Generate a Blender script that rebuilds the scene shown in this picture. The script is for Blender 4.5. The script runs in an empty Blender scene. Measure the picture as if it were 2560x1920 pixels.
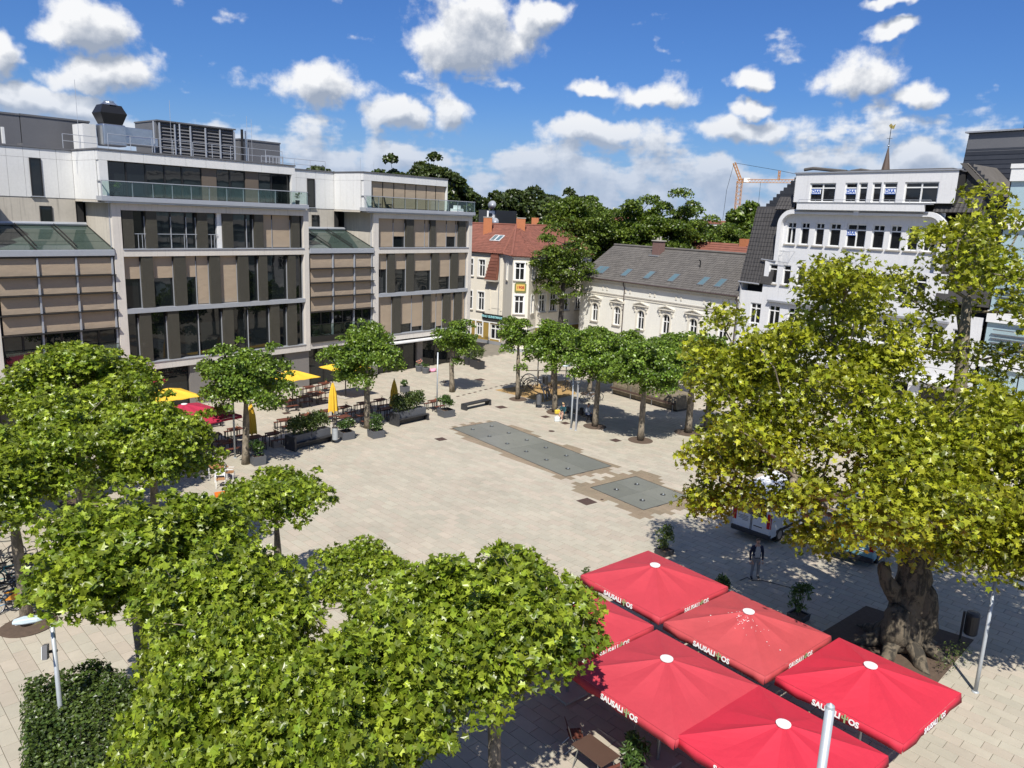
import bpy, bmesh, math, random
import numpy as np
from mathutils import Vector, Matrix, Euler

sc = bpy.context.scene
COL = sc.collection
R = math.radians
rnd = random.Random(7)

# ------------------------------------------------------------------ camera
CAM_H, PITCH, ROLL, FPX = 14.2, R(12.2), R(2.25), 1923.0
fw = Vector((0, math.cos(PITCH), -math.sin(PITCH)))
r0 = Vector((1, 0, 0)); u0 = Vector((0, math.sin(PITCH), math.cos(PITCH)))
rt = r0 * math.cos(ROLL) + u0 * math.sin(ROLL)
up = -r0 * math.sin(ROLL) + u0 * math.cos(ROLL)
cam = bpy.data.cameras.new('camera'); camo = bpy.data.objects.new('camera', cam); COL.objects.link(camo)
camo.matrix_world = Matrix(((rt.x, up.x, -fw.x, 0), (rt.y, up.y, -fw.y, 0), (rt.z, up.z, -fw.z, CAM_H), (0, 0, 0, 1)))
cam.sensor_width = 36; cam.lens = FPX / 2560 * 36; cam.clip_start = .1; cam.clip_end = 6000
sc.camera = camo

def gp(x, y, z=0.0):
    """ground (or height z) point seen at photo coordinates; used once to survey where things stand"""
    u, v = x - 1280, y - 960
    a = u * math.cos(ROLL) + v * math.sin(ROLL); b = -u * math.sin(ROLL) + v * math.cos(ROLL)
    d = Vector((a, FPX * math.cos(PITCH) - b * math.sin(PITCH), -FPX * math.sin(PITCH) - b * math.cos(PITCH)))
    t = (z - CAM_H) / d.z
    return Vector((d.x * t, d.y * t, z))
def azel(x, y):
    u, v = x - 1280, y - 960
    a = u * math.cos(ROLL) + v * math.sin(ROLL); b = -u * math.sin(ROLL) + v * math.cos(ROLL)
    d = Vector((a, FPX * math.cos(PITCH) - b * math.sin(PITCH), -FPX * math.sin(PITCH) - b * math.cos(PITCH))).normalized()
    return math.atan2(d.x, d.y), math.asin(d.z)

# ------------------------------------------------------------------ light and exposure
SUN_EL = R(52); SUN_H = Vector((-.12, -.993, 0)).normalized()
S = Vector((SUN_H.x * math.cos(SUN_EL), SUN_H.y * math.cos(SUN_EL), math.sin(SUN_EL)))
sl = bpy.data.lights.new('sun', 'SUN'); sl.energy = 4.9; sl.angle = R(.53); sl.color = (1, .955, .88)
slo = bpy.data.objects.new('sun', sl); COL.objects.link(slo); slo.rotation_euler = S.to_track_quat('Z', 'Y').to_euler()
vs = sc.view_settings; vs.view_transform = 'Standard'; vs.look = 'None'; vs.exposure = .38; vs.gamma = 1; vs.use_curve_mapping = False
cy = sc.cycles
cy.max_bounces = 7; cy.diffuse_bounces = 3; cy.glossy_bounces = 3; cy.transmission_bounces = 4; cy.transparent_max_bounces = 10
cy.caustics_reflective = False; cy.caustics_refractive = False; cy.sample_clamp_indirect = 6
cy.use_denoising = True

# ------------------------------------------------------------------ sky: Nishita air plus cumulus
world = bpy.data.worlds.new('World'); sc.world = world; world.use_nodes = True
wt = world.node_tree; wt.nodes.clear()
class NT:
    def __init__(s, t): s.t = t
    def n(s, typ, **k):
        nd = s.t.nodes.new(typ)
        for a, b in k.items(): setattr(nd, a, b)
        return nd
    def l(s, a, b): s.t.links.new(a, b)
    def m(s, op, a, b=None, c=None, clamp=False):
        nd = s.t.nodes.new('ShaderNodeMath'); nd.operation = op; nd.use_clamp = clamp
        for i, v in enumerate((a, b, c)):
            if v is None: continue
            if isinstance(v, (int, float)): nd.inputs[i].default_value = v
            else: s.t.links.new(v, nd.inputs[i])
        return nd.outputs[0]
    def vm(s, op, a, b=None):
        nd = s.t.nodes.new('ShaderNodeVectorMath'); nd.operation = op
        for i, v in enumerate((a, b)):
            if v is None: continue
            if isinstance(v, (tuple, list)): nd.inputs[i].default_value = v
            else: s.t.links.new(v, nd.inputs[i])
        return nd.outputs['Value'] if op in ('LENGTH', 'DOT_PRODUCT') else nd.outputs[0]
    def mr(s, v, a, b, c=0., d=1., smooth=True):
        nd = s.t.nodes.new('ShaderNodeMapRange'); nd.interpolation_type = 'SMOOTHSTEP' if smooth else 'LINEAR'
        s.t.links.new(v, nd.inputs[0])
        for i, q in enumerate((a, b, c, d)): nd.inputs[i + 1].default_value = q
        return nd.outputs[0]
    def noise(s, vec, scale, detail=6, rough=.55, dim='3D', color=False, dist=0.):
        nd = s.t.nodes.new('ShaderNodeTexNoise'); nd.noise_dimensions = dim
        nd.inputs['Scale'].default_value = scale; nd.inputs['Detail'].default_value = detail; nd.inputs['Roughness'].default_value = rough
        nd.inputs['Distortion'].default_value = dist
        if vec is not None: s.t.links.new(vec, nd.inputs['Vector'])
        return nd.outputs['Color'] if color else nd.outputs['Fac']
    def mix(s, f, a, b, mode='MIX'):
        nd = s.t.nodes.new('ShaderNodeMix'); nd.data_type = 'RGBA'; nd.blend_type = mode
        if isinstance(f, (int, float)): nd.inputs[0].default_value = f
        else: s.t.links.new(f, nd.inputs[0])
        for i, v in ((6, a), (7, b)):
            if isinstance(v, (tuple, list)): nd.inputs[i].default_value = tuple(v)[:3] + (1,)
            else: s.t.links.new(v, nd.inputs[i])
        return nd.outputs[2]

# cumulus seen over the roofs: centre x, y, half width, height above and below centre (photo units)
BLOBS = [(215, 95, 125, 78, 50), (270, 190, 170, 60, 55), (790, 225, 185, 78, 62), (1170, 95, 215, 130, 95),
         (1130, 285, 80, 70, 60), (-10, 160, 60, 60, 45), (1640, 245, 120, 60, 36), (1500, 222, 90, 36, 26),
         (1885, 195, 75, 42, 26), (1880, 268, 80, 30, 28), (2165, 205, 122, 85, 52), (2280, 262, 70, 50, 26),
         (2230, 82, 78, 34, 20), (2250, 0, 95, 12, 20), (1480, 325, 170, 46, 36), (1870, 325, 225, 44, 44),
         (90, 255, 200, 40, 60), (2290, 412, 120, 42, 40), (1000, 290, 90, 45, 45), (1320, 20, 120, 40, 60)]
g = bpy.data.node_groups.new('cloud_density', 'ShaderNodeTree')
g.interface.new_socket('P', in_out='INPUT', socket_type='NodeSocketVector')
g.interface.new_socket('D', in_out='OUTPUT', socket_type='NodeSocketFloat')
G = NT(g); gi = G.n('NodeGroupInput'); go = G.n('NodeGroupOutput')
P = gi.outputs[0]
wc = G.vm('SUBTRACT', G.noise(P, 11, 4, .6, color=True), (.5, .5, .5))
wv = G.vm('MULTIPLY', wc, (.10, .075, 0))
Pw = G.vm('ADD', P, wv)
sep = G.n('ShaderNodeSeparateXYZ'); G.l(Pw, sep.inputs[0]); AZ, EL = sep.outputs[0], sep.outputs[1]
acc = None
for (bx, by, bw, bu, bd) in BLOBS:
    a0, e0 = azel(bx, by); k = 1 / FPX * .95
    u = G.m('MULTIPLY', G.m('SUBTRACT', AZ, a0), 1 / (bw * k))
    dz = G.m('SUBTRACT', EL, e0)
    v = G.m('MAXIMUM', G.m('MULTIPLY', dz, 1 / (bu * k)), G.m('MULTIPLY', dz, -1 / (bd * k)))
    q = G.m('SUBTRACT', 1.0, G.m('SQRT', G.m('ADD', G.m('MULTIPLY', u, u), G.m('MULTIPLY', v, v))))
    q = G.m('MAXIMUM', q, -1.2)
    if acc is None: acc = q
    else:
        nd = G.n('ShaderNodeMath'); nd.operation = 'SMOOTH_MAX'; G.l(acc, nd.inputs[0]); G.l(q, nd.inputs[1]); nd.inputs[2].default_value = .18; acc = nd.outputs[0]
# the far bank of cloud piling up towards the horizon
sepP = G.n('ShaderNodeSeparateXYZ'); G.l(P, sepP.inputs[0])
bandv = G.n('ShaderNodeCombineXYZ'); G.l(sepP.outputs[0], bandv.inputs[0]); G.l(G.m('MULTIPLY', sepP.outputs[1], 2.4), bandv.inputs[1]); bandv.inputs[2].default_value = 3.1
bn = G.noise(bandv.outputs[0], 9, 4, .55)
bm_ = G.mr(sepP.outputs[1], .165, .02, 0., 1.)
band = G.m('ADD', G.m('MULTIPLY', bm_, 1.0), G.m('MULTIPLY', G.m('SUBTRACT', bn, .615), 3.0))
band = G.m('MINIMUM', band, .5)
nd = G.n('ShaderNodeMath'); nd.operation = 'SMOOTH_MAX'; G.l(acc, nd.inputs[0]); G.l(band, nd.inputs[1]); nd.inputs[2].default_value = .2
fb = G.noise(P, 26, 7, .58)
dens = G.m('ADD', nd.outputs[0], G.m('MULTIPLY', G.m('SUBTRACT', fb, .5), 1.35))
G.l(dens, go.inputs[0])

Wd = NT(wt)
tc = Wd.n('ShaderNodeTexCoord')
dn = Wd.vm('NORMALIZE', tc.outputs['Generated'])
sp = Wd.n('ShaderNodeSeparateXYZ'); Wd.l(dn, sp.inputs[0])
az = Wd.m('ARCTAN2', sp.outputs[0], sp.outputs[1]); el = Wd.m('ARCSINE', sp.outputs[2])
# the same kind of sky goes on round the whole horizon: azimuth folds every 84 degrees
azf = Wd.m('SUBTRACT', Wd.m('PINGPONG', Wd.m('ADD', az, R(42) + R(336)), R(84)), R(42))
def dens_at(dx, dz):
    c = Wd.n('ShaderNodeCombineXYZ'); Wd.l(Wd.m('ADD', azf, dx), c.inputs[0]); Wd.l(Wd.m('ADD', el, dz), c.inputs[1]); c.inputs[2].default_value = .37
    gr = Wd.n('ShaderNodeGroup'); gr.node_tree = g; Wd.l(c.outputs[0], gr.inputs[0]); return gr.outputs[0]
D0 = dens_at(0, 0); D1 = dens_at(-.008, .018)
# higher overhead, out of view: scattered cumulus, cover raised for whiter fill light
hn = Wd.noise(dn, 3.2, 4, .58)
hi = Wd.m('MULTIPLY', Wd.m('SUBTRACT', hn, .535), 5.0)
hm = Wd.mr(el, R(18), R(24))
D = Wd.m('ADD', Wd.m('MULTIPLY', D0, Wd.m('SUBTRACT', 1.0, hm)), Wd.m('MULTIPLY', hi, hm))
alpha = Wd.mr(D, .03, .50)
over = Wd.mr(D1, -.1, .85)
lit = Wd.m('ADD', Wd.m('SUBTRACT', .95, Wd.m('MULTIPLY', over, .78)), Wd.m('MULTIPLY', Wd.m('SUBTRACT', D0, D1), .75), clamp=True)
sky = Wd.n('ShaderNodeTexSky', sky_type='NISHITA', sun_disc=False, sun_elevation=SUN_EL, sun_rotation=math.atan2(S.x, S.y), air_density=1.15, dust_density=.5, ozone_density=2.2, altitude=0)
CL = 8.4
lowb = Wd.mr(el, R(2.0), R(9.0), .68, 0.)
ccol = Wd.mix(lit, (.36 * CL, .42 * CL, .53 * CL), (.98 * CL, .99 * CL, 1.01 * CL))
blue = Wd.mix(1.0, sky.outputs[0], (.29, .50, .90), 'MULTIPLY')
hz = Wd.mr(el, R(-2), R(9), .75, 0.)
blue = Wd.mix(hz, blue, (3.0, 4.6, 7.2))
ccol = Wd.mix(lowb, ccol, (.43 * CL, .54 * CL, .73 * CL))
out = Wd.mix(alpha, blue, ccol)
bg = Wd.n('ShaderNodeBackground'); bg.inputs['Strength'].default_value = .088
Wd.l(out, bg.inputs['Color'])
ow = Wd.n('ShaderNodeOutputWorld'); Wd.l(bg.outputs[0], ow.inputs[0])
world.cycles.sampling_method = 'MANUAL'; world.cycles.sample_map_resolution = 512

# ------------------------------------------------------------------ materials
MATS = {}
def mat(name, col, rough=.7, var=.10, scale=2.5, metal=0., spec=.5, bump=0., bscale=25., fine=.06, streak=0., perobj=0.):
    if name in MATS: return MATS[name]
    m = bpy.data.materials.new(name); m.use_nodes = True; t = m.node_tree; N = NT(t)
    b = t.nodes['Principled BSDF']
    tc = N.n('ShaderNodeTexCoord'); v = tc.outputs['Object']
    n1 = N.noise(v, scale, 5, .6); n2 = N.noise(v, scale * 11, 3, .6)
    f = N.m('ADD', 1.0, N.m('ADD', N.m('MULTIPLY', N.m('SUBTRACT', n1, .5), var * 3.), N.m('MULTIPLY', N.m('SUBTRACT', n2, .5), fine * 3.)))
    if streak:
        mp = N.n('ShaderNodeMapping'); mp.inputs['Scale'].default_value = (3.2, 3.2, .12); N.l(v, mp.inputs[0])
        ns = N.noise(mp.outputs[0], 2.2, 4, .65)
        f = N.m('MULTIPLY', f, N.m('SUBTRACT', 1.0, N.m('MULTIPLY', N.mr(ns, .5, .78), streak)))
    if perobj:
        oi = N.n('ShaderNodeObjectInfo'); ge = N.n('ShaderNodeNewGeometry')
        rr = N.m('FRACT', N.m('ADD', oi.outputs['Random'], ge.outputs['Random Per Island']))
        f = N.m('MULTIPLY', f, N.m('ADD', 1 - perobj, N.m('MULTIPLY', rr, perobj * 2)))
    cm = N.vm('SCALE', tuple(col)); nd = cm.node; nd.inputs[0].default_value = tuple(col); N.l(f, nd.inputs['Scale'])
    N.l(cm, b.inputs['Base Color'])
    b.inputs['Roughness'].default_value = rough; b.inputs['Metallic'].default_value = metal
    b.inputs['Specular IOR Level'].default_value = spec
    if bump:
        bn = N.n('ShaderNodeBump'); bn.inputs['Strength'].default_value = bump; bn.inputs['Distance'].default_value = .02
        N.l(N.noise(v, bscale, 4, .6), bn.inputs['Height']); N.l(bn.outputs[0], b.inputs['Normal'])
    MATS[name] = m
    return m

def glass_mat(name, tint, rough=.02, wav=.05):
    m = mat(name, tint, rough, .15, .6, spec=.5)
    t = m.node_tree; N = NT(t); b = t.nodes['Principled BSDF']
    tc = N.n('ShaderNodeTexCoord'); bn = N.n('ShaderNodeBump'); bn.inputs['Strength'].default_value = wav; bn.inputs['Distance'].default_value = .05
    N.l(N.noise(tc.outputs['Object'], .9, 2, .5), bn.inputs['Height']); N.l(bn.outputs[0], b.inputs['Normal'])
    b.inputs['IOR'].default_value = 1.55
    return m
def clear_glass(name, tint=(.80, .88, .86)):
    m = bpy.data.materials.new(name); m.use_nodes = True; t = m.node_tree; t.nodes.clear(); N = NT(t)
    tr = N.n('ShaderNodeBsdfTransparent'); tr.inputs[0].default_value = tint + (1,)
    gl = N.n('ShaderNodeBsdfGlossy'); gl.inputs['Roughness'].default_value = .03; gl.inputs[0].default_value = (.85, .95, .92, 1)
    fr = N.n('ShaderNodeLayerWeight'); fr.inputs[0].default_value = .5
    mx = N.n('ShaderNodeMixShader'); N.l(N.m('ADD', .05, N.m('MULTIPLY', N.m('POWER', fr.outputs['Facing'], 4.0), .7), clamp=True), mx.inputs[0]); N.l(tr.outputs[0], mx.inputs[1]); N.l(gl.outputs[0], mx.inputs[2])
    o = N.n('ShaderNodeOutputMaterial'); N.l(mx.outputs[0], o.inputs[0]); MATS[name] = m
    return m
def leaf_mat(name, col, col2, trans=.35, rough=.36, hue=.5, spec=.55):
    m = bpy.data.materials.new(name); m.use_nodes = True; t = m.node_tree; t.nodes.clear(); N = NT(t)
    ge = N.n('ShaderNodeNewGeometry'); tc = N.n('ShaderNodeTexCoord')
    rr = ge.outputs['Random Per Island']
    big = N.noise(tc.outputs['Object'], .55, 2, .5)
    f = N.m('ADD', N.m('MULTIPLY', rr, .75), N.m('MULTIPLY', N.m('SUBTRACT', big, .5), 1.1), clamp=True)
    c = N.mix(f, col, col2)
    k = N.m('ADD', .50, N.m('MULTIPLY', N.m('POWER', N.m('FRACT', N.m('MULTIPLY', rr, 7.31)), 1.5), 1.15))
    sc_ = N.n('ShaderNodeVectorMath'); sc_.operation = 'SCALE'; N.l(c, sc_.inputs[0]); N.l(k, sc_.inputs['Scale'])
    b = N.n('ShaderNodeBsdfPrincipled'); N.l(sc_.outputs[0], b.inputs['Base Color']); b.inputs['Roughness'].default_value = rough; b.inputs['Specular IOR Level'].default_value = spec
    tl = N.n('ShaderNodeBsdfTranslucent'); N.l(N.mix(1.0, sc_.outputs[0], (1.25, 1.25, .55), 'MULTIPLY'), tl.inputs[0])
    mx = N.n('ShaderNodeMixShader'); mx.inputs[0].default_value = trans; N.l(b.outputs[0], mx.inputs[1]); N.l(tl.outputs[0], mx.inputs[2])
    o = N.n('ShaderNodeOutputMaterial'); N.l(mx.outputs[0], o.inputs[0]); MATS[name] = m
    return m

# ------------------------------------------------------------------ mesh helpers
class MB:
    def __init__(s): s.v = []; s.f = []; s.mi = []; s.k = 0
    def add(s, vs, fs):
        o = len(s.v); s.v += [tuple(p) for p in vs]; s.f += [tuple(i + o for i in f) for f in fs]; s.mi += [s.k] * len(fs); return s
    def box(s, x0, x1, y0, y1, z0, z1):
        return s.add([(x0, y0, z0), (x1, y0, z0), (x1, y1, z0), (x0, y1, z0), (x0, y0, z1), (x1, y0, z1), (x1, y1, z1), (x0, y1, z1)],
                     [(0, 3, 2, 1), (4, 5, 6, 7), (0, 1, 5, 4), (1, 2, 6, 5), (2, 3, 7, 6), (3, 0, 4, 7)])
    def cbox(s, c, d, rz=0., rx=0., ry=0.):
        M = Matrix.Translation(c) @ Euler((rx, ry, rz)).to_matrix().to_4x4()
        h = [q / 2 for q in d]
        vs = [M @ Vector((a * h[0], b * h[1], e * h[2])) for e in (-1, 1) for a, b in ((-1, -1), (1, -1), (1, 1), (-1, 1))]
        return s.add(vs, [(0, 3, 2, 1), (4, 5, 6, 7), (0, 1, 5, 4), (1, 2, 6, 5), (2, 3, 7, 6), (3, 0, 4, 7)])
    def quad(s, *p): return s.add(p, [tuple(range(len(p)))])
    def slab(s, pts, off):
        """closed slab: polygon pts plus its copy shifted by off"""
        n = len(pts); q = [Vector(p) + Vector(off) for p in pts]
        return s.add(list(pts) + q, [tuple(range(n)), tuple(range(2 * n - 1, n - 1, -1))] + [(i, n + i, n + (i + 1) % n, (i + 1) % n) for i in range(n)])
    def tube(s, pts, rad, n=8, cap=True):
        pts = [Vector(p) for p in pts]; m = len(pts)
        if not isinstance(rad, (list, tuple)): rad = [rad] * m
        rings = []
        ref = None
        for i, p in enumerate(pts):
            d = (pts[min(i + 1, m - 1)] - pts[max(i - 1, 0)]).normalized()
            if ref is None: ref = Vector((1, 0, 0)) if abs(d.x) < .8 else Vector((0, 1, 0))
            a = (ref - d * ref.dot(d)).normalized(); ref = a; b = d.cross(a)
            rings.append([p + (a * math.cos(2 * math.pi * j / n) + b * math.sin(2 * math.pi * j / n)) * rad[i] for j in range(n)])
        vs = [q for r_ in rings for q in r_]
        fs = [(i * n + j, i * n + (j + 1) % n, (i + 1) * n + (j + 1) % n, (i + 1) * n + j) for i in range(m - 1) for j in range(n)]
        if cap: fs += [tuple(range(n - 1, -1, -1)), tuple((m - 1) * n + j for j in range(n))]
        return s.add(vs, fs)
    def lathe(s, c, prof, n=14):
        """prof: list of (r, z)"""
        vs = []; fs = []
        for r_, z in prof: vs += [(c[0] + r_ * math.cos(2 * math.pi * j / n), c[1] + r_ * math.sin(2 * math.pi * j / n), c[2] + z) for j in range(n)]
        m = len(prof)
        fs = [(i * n + j, i * n + (j + 1) % n, (i + 1) * n + (j + 1) % n, (i + 1) * n + j) for i in range(m - 1) for j in range(n)]
        fs += [tuple(range(n - 1, -1, -1)), tuple((m - 1) * n + j for j in range(n))]
        return s.add(vs, fs)
    def mesh(s, name, mats, smooth=False):
        me = bpy.data.meshes.new(name); me.from_pydata(s.v, [], s.f)
        if not isinstance(mats, (list, tuple)): mats = [mats]
        for m in mats: me.materials.append(m)
        if len(mats) > 1: me.polygons.foreach_set('material_index', s.mi)
        if smooth: me.polygons.foreach_set('use_smooth', [True] * len(s.f))
        me.update(); return me
    def build(s, name, mats, parent=None, smooth=False, bevel=0., loc=None, rz=0.):
        return ob(name, s.mesh(name, mats, smooth), parent, bevel, loc, rz)
def ob(name, me, parent=None, bevel=0., loc=None, rz=0.):
    o = bpy.data.objects.new(name, me); COL.objects.link(o)
    if parent: o.parent = parent
    if loc is not None: o.location = loc
    if rz: o.rotation_euler = (0, 0, rz)
    if bevel:
        b = o.modifiers.new('bevel', 'BEVEL'); b.width = bevel; b.segments = 2; b.limit_method = 'ANGLE'; b.angle_limit = R(40)
    return o
def tag(o, label=None, cat=None, group=None, kind=None):
    if label: o['label'] = label
    if cat: o['category'] = cat
    if group: o['group'] = group
    if kind: o['kind'] = kind
    return o
def empty(name, loc=(0, 0, 0), rz=0.):
    o = bpy.data.objects.new(name, None); COL.objects.link(o); o.location = loc; o.rotation_euler = (0, 0, rz); o.empty_display_size = .2; return o
def copy_tree(o, parent=None):
    c = o.copy(); COL.objects.link(c); c.parent = parent
    for ch in list(o.children): copy_tree(ch, c)
    return c
def place(proto, used, loc, rz, label, group=None, s=None):
    o = copy_tree(proto) if used[0] else proto
    used[0] = True
    o.location = loc; o.rotation_euler = (0, 0, rz); o['label'] = label
    if group: o['group'] = group
    if s: o.scale = (s, s, s) if isinstance(s, (int, float)) else s
    return o
def fast_mesh(name, verts, faces_flat, nper, mats, mi=None, smooth=False):
    """numpy mesh with faces of nper corners"""
    me = bpy.data.meshes.new(name); nf = len(faces_flat) // nper
    me.vertices.add(len(verts)); me.vertices.foreach_set('co', np.asarray(verts, np.float32).ravel())
    me.loops.add(len(faces_flat)); me.loops.foreach_set('vertex_index', np.asarray(faces_flat, np.int32))
    me.polygons.add(nf); me.polygons.foreach_set('loop_start', np.arange(0, nf * nper, nper, dtype=np.int32))
    me.polygons.foreach_set('loop_total', np.full(nf, nper, np.int32))
    if not isinstance(mats, (list, tuple)): mats = [mats]
    for m in mats: me.materials.append(m)
    if mi is not None: me.polygons.foreach_set('material_index', np.asarray(mi, np.int32))
    me.polygons.foreach_set('use_smooth', np.full(nf, bool(smooth)))
    me.update(calc_edges=True); return me
def field(parent, name, many, mesh, spots, near=300, Mw=None, key=None):
    """spots: list of 4x4 matrices in the parent's space. The nearest become objects of their own, the rest one mesh."""
    Mw = Mw or parent.matrix_basis
    cp = camo.matrix_world.translation
    key = key or (lambda p: (p - cp).length)
    idx = sorted(range(len(spots)), key=lambda i: key(Mw @ spots[i].translation))
    for i in idx[:near]:
        o = ob(name, mesh, parent); o.matrix_local = spots[i]
    rest = idx[near:]
    if not rest: return
    n = len(mesh.vertices); co = np.empty(n * 3, np.float32); mesh.vertices.foreach_get('co', co); co = co.reshape(-1, 3)
    co1 = np.c_[co, np.ones(n)]
    A = np.array([np.array(spots[i]) for i in rest])
    V = np.einsum('kij,nj->kni', A[:, :3, :], co1).reshape(-1, 3)
    F = np.array([list(p.vertices) for p in mesh.polygons if len(p.vertices) == 4])
    FF = (F[None] + (np.arange(len(rest)) * n)[:, None, None]).reshape(-1)
    me = fast_mesh(many, V, FF, 4, list(mesh.materials))
    o = ob(many, me, parent); o['kind'] = 'stuff'; return o
# ------------------------------------------------------------------ ground
m_far = mat('far_ground', (.10, .11, .075), .9, .35, .02)
gb = MB().quad((-3000, -400, -.06), (3000, -400, -.06), (3000, 4200, -.06), (-3000, 4200, -.06)).build('ground', m_far); tag(gb, kind='structure')
m_joint = mat('joint_sand', (.19, .168, .13), .95, .2, 1.5)
plaza = MB().quad((-60, -12, -.016), (62, -12, -.016), (62, 120, -.016), (-60, 120, -.016)).build('plaza_pavement', m_joint); tag(plaza, kind='structure')

def paver_mat(name, c1, c2, rough, dark=0.):
    m = bpy.data.materials.new(name); m.use_nodes = True; t = m.node_tree; N = NT(t); b = t.nodes['Principled BSDF']
    ge = N.n('ShaderNodeNewGeometry'); oi = N.n('ShaderNodeObjectInfo')
    r_ = N.m('FRACT', N.m('ADD', ge.outputs['Random Per Island'], oi.outputs['Random']))
    pos = ge.outputs['Position']
    c = N.mix(N.m('POWER', r_, 1.6), c1, c2)
    k = N.m('ADD', .955, N.m('MULTIPLY', N.m('FRACT', N.m('MULTIPLY', r_, 13.7)), .13))
    st = N.noise(pos, .22, 6, .65); st2 = N.noise(pos, 1.7, 5, .7); gr = N.noise(pos, 45, 3, .7)
    k = N.m('MULTIPLY', k, N.m('ADD', 1.0, N.m('ADD', N.m('MULTIPLY', N.m('SUBTRACT', st, .5), .34), N.m('ADD', N.m('MULTIPLY', N.m('SUBTRACT', st2, .5), .30), N.m('MULTIPLY', N.m('SUBTRACT', gr, .5), .22)))))
    sv = N.n('ShaderNodeVectorMath'); sv.operation = 'SCALE'; N.l(c, sv.inputs[0]); N.l(k, sv.inputs['Scale'])
    N.l(sv.outputs[0], b.inputs['Base Color']); b.inputs['Roughness'].default_value = rough; b.inputs['Specular IOR Level'].default_value = .3
    bn = N.n('ShaderNodeBump'); bn.inputs['Strength'].default_value = .25; bn.inputs['Distance'].default_value = .01
    N.l(gr, bn.inputs['Height']); N.l(bn.outputs[0], b.inputs['Normal']); MATS[name] = m
    return m
m_pav = paver_mat('paving_stone', (.385, .355, .282), (.405, .350, .280), .82)
m_wet = paver_mat('paving_stone_wet', (.235, .190, .130), (.26, .20, .14), .5)
m_granite = paver_mat('wet_granite', (.160, .164, .143), (.185, .187, .163), .32)
PA = R(-45.3); PL, PW, PJ = .74, .42, .015
def paver(L, W, h=.05):
    b = MB(); x, y = L / 2 - PJ / 2, W / 2 - PJ / 2; e = .006
    b.add([(-x, -y, -h), (x, -y, -h), (x, y, -h), (-x, y, -h), (-x, -y, -.004), (x, -y, -.004), (x, y, -.004), (-x, y, -.004),
           (-x + e, -y + e, 0), (x - e, -y + e, 0), (x - e, y - e, 0), (-x + e, y - e, 0)],
          [(0, 1, 5, 4), (1, 2, 6, 5), (2, 3, 7, 6), (3, 0, 4, 7), (4, 5, 9, 8), (5, 6, 10, 9), (6, 7, 11, 10), (7, 4, 8, 11), (8, 9, 10, 11)])
    return b
me_dry = paver(PL, PW).mesh('paving_stone', m_pav); me_wet = paver(PL, PW).mesh('paving_stone', m_wet)
def rect(cpix, ang, L, W):
    c = sum((gp(*p) for p in cpix), Vector()) / len(cpix); return c, ang, L, W
F1 = rect([(1130, 1065), (1250, 1060), (1525, 1165), (1405, 1190)], R(-52), 11.6, 3.6)
F2 = rect([(1477, 1217), (1592, 1193), (1724, 1243), (1605, 1274)], R(-52), 3.85, 3.5)
def loc2(F, p):
    d = p - F[0]; c, s_ = math.cos(F[1]), math.sin(F[1]); return d.x * c + d.y * s_, -d.x * s_ + d.y * c
# ground kept clear of stones: the fountain pads and the houses
U = Vector((math.cos(PA), math.sin(PA), 0)); Vv = Vector((-math.sin(PA), math.cos(PA), 0))
dry, wet = [], []
rp = random.Random(3)
lA = Vector((math.cos(R(49.9)), math.sin(R(49.9)), 0)); lN = Vector((math.sin(R(49.9)), -math.cos(R(49.9)), 0)); lP = Vector((-16.55, 61.6, 0))
wX = Vector((math.cos(R(-52.8)), math.sin(R(-52.8)), 0)); wN = Vector((-wX.y, wX.x, 0)); wO = Vector((20.04, 69.03, 0))
for j in range(-40, 260):
    vv = j * PW; offs = (j % 2) * PL * .5 + rp.choice((0, .06, -.05))
    for i in range(-120, 130):
        p = U * (i * PL + offs) + Vv * vv
        if p.y < 14 or p.y > 92: continue
        if abs(p.x) > p.y * .72 + 3.5: continue
        if (p - lP).dot(lN) < -.5: continue
        if (p - wO).dot(wN) > -.3: continue
        q1, q2 = loc2(F1, p), loc2(F2, p)
        w = 0
        for F, q in ((F1, q1), (F2, q2)):
            ax, ay = abs(q[0]) - F[2] / 2, abs(q[1]) - F[3] / 2
            if ax < .10 and ay < .10 and max(ax, ay) < -.30: w = -1; break
            dd = math.hypot(max(ax, 0), max(ay, 0))
            n_ = .75 + .35 * math.sin(q[0] * 1.3 + F[2]) + .25 * math.sin(q[1] * 2.1 + 1.)
            if dd < n_ * (1.0 if F is F2 else .62): w = 1
        if w < 0: continue
        M = Matrix.Translation(p + Vector((0, 0, rp.uniform(-.002, .002)))) @ Matrix.Rotation(PA, 4, 'Z')
        (wet if w else dry).append(M)
def vis_key(p):
    d = (p - camo.matrix_world.translation); f = d.dot(fw); x = d.dot(rt) / f * FPX + 1280; y = -d.dot(up) / f * FPX + 960
    if (x < 70 and 1580 < y < 1900) or (x > 2470 and 1760 < y < 1915) or (1150 < x < 1440 and 1260 < y < 1380): return d.length
    return d.length + 500
field(plaza, 'paving_stone', 'far_paving_stones', me_dry, dry, 300, Matrix(), vis_key)
field(plaza, 'wet_paving_stone', 'far_wet_paving_stones', me_wet, wet, 300, Matrix())

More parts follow.
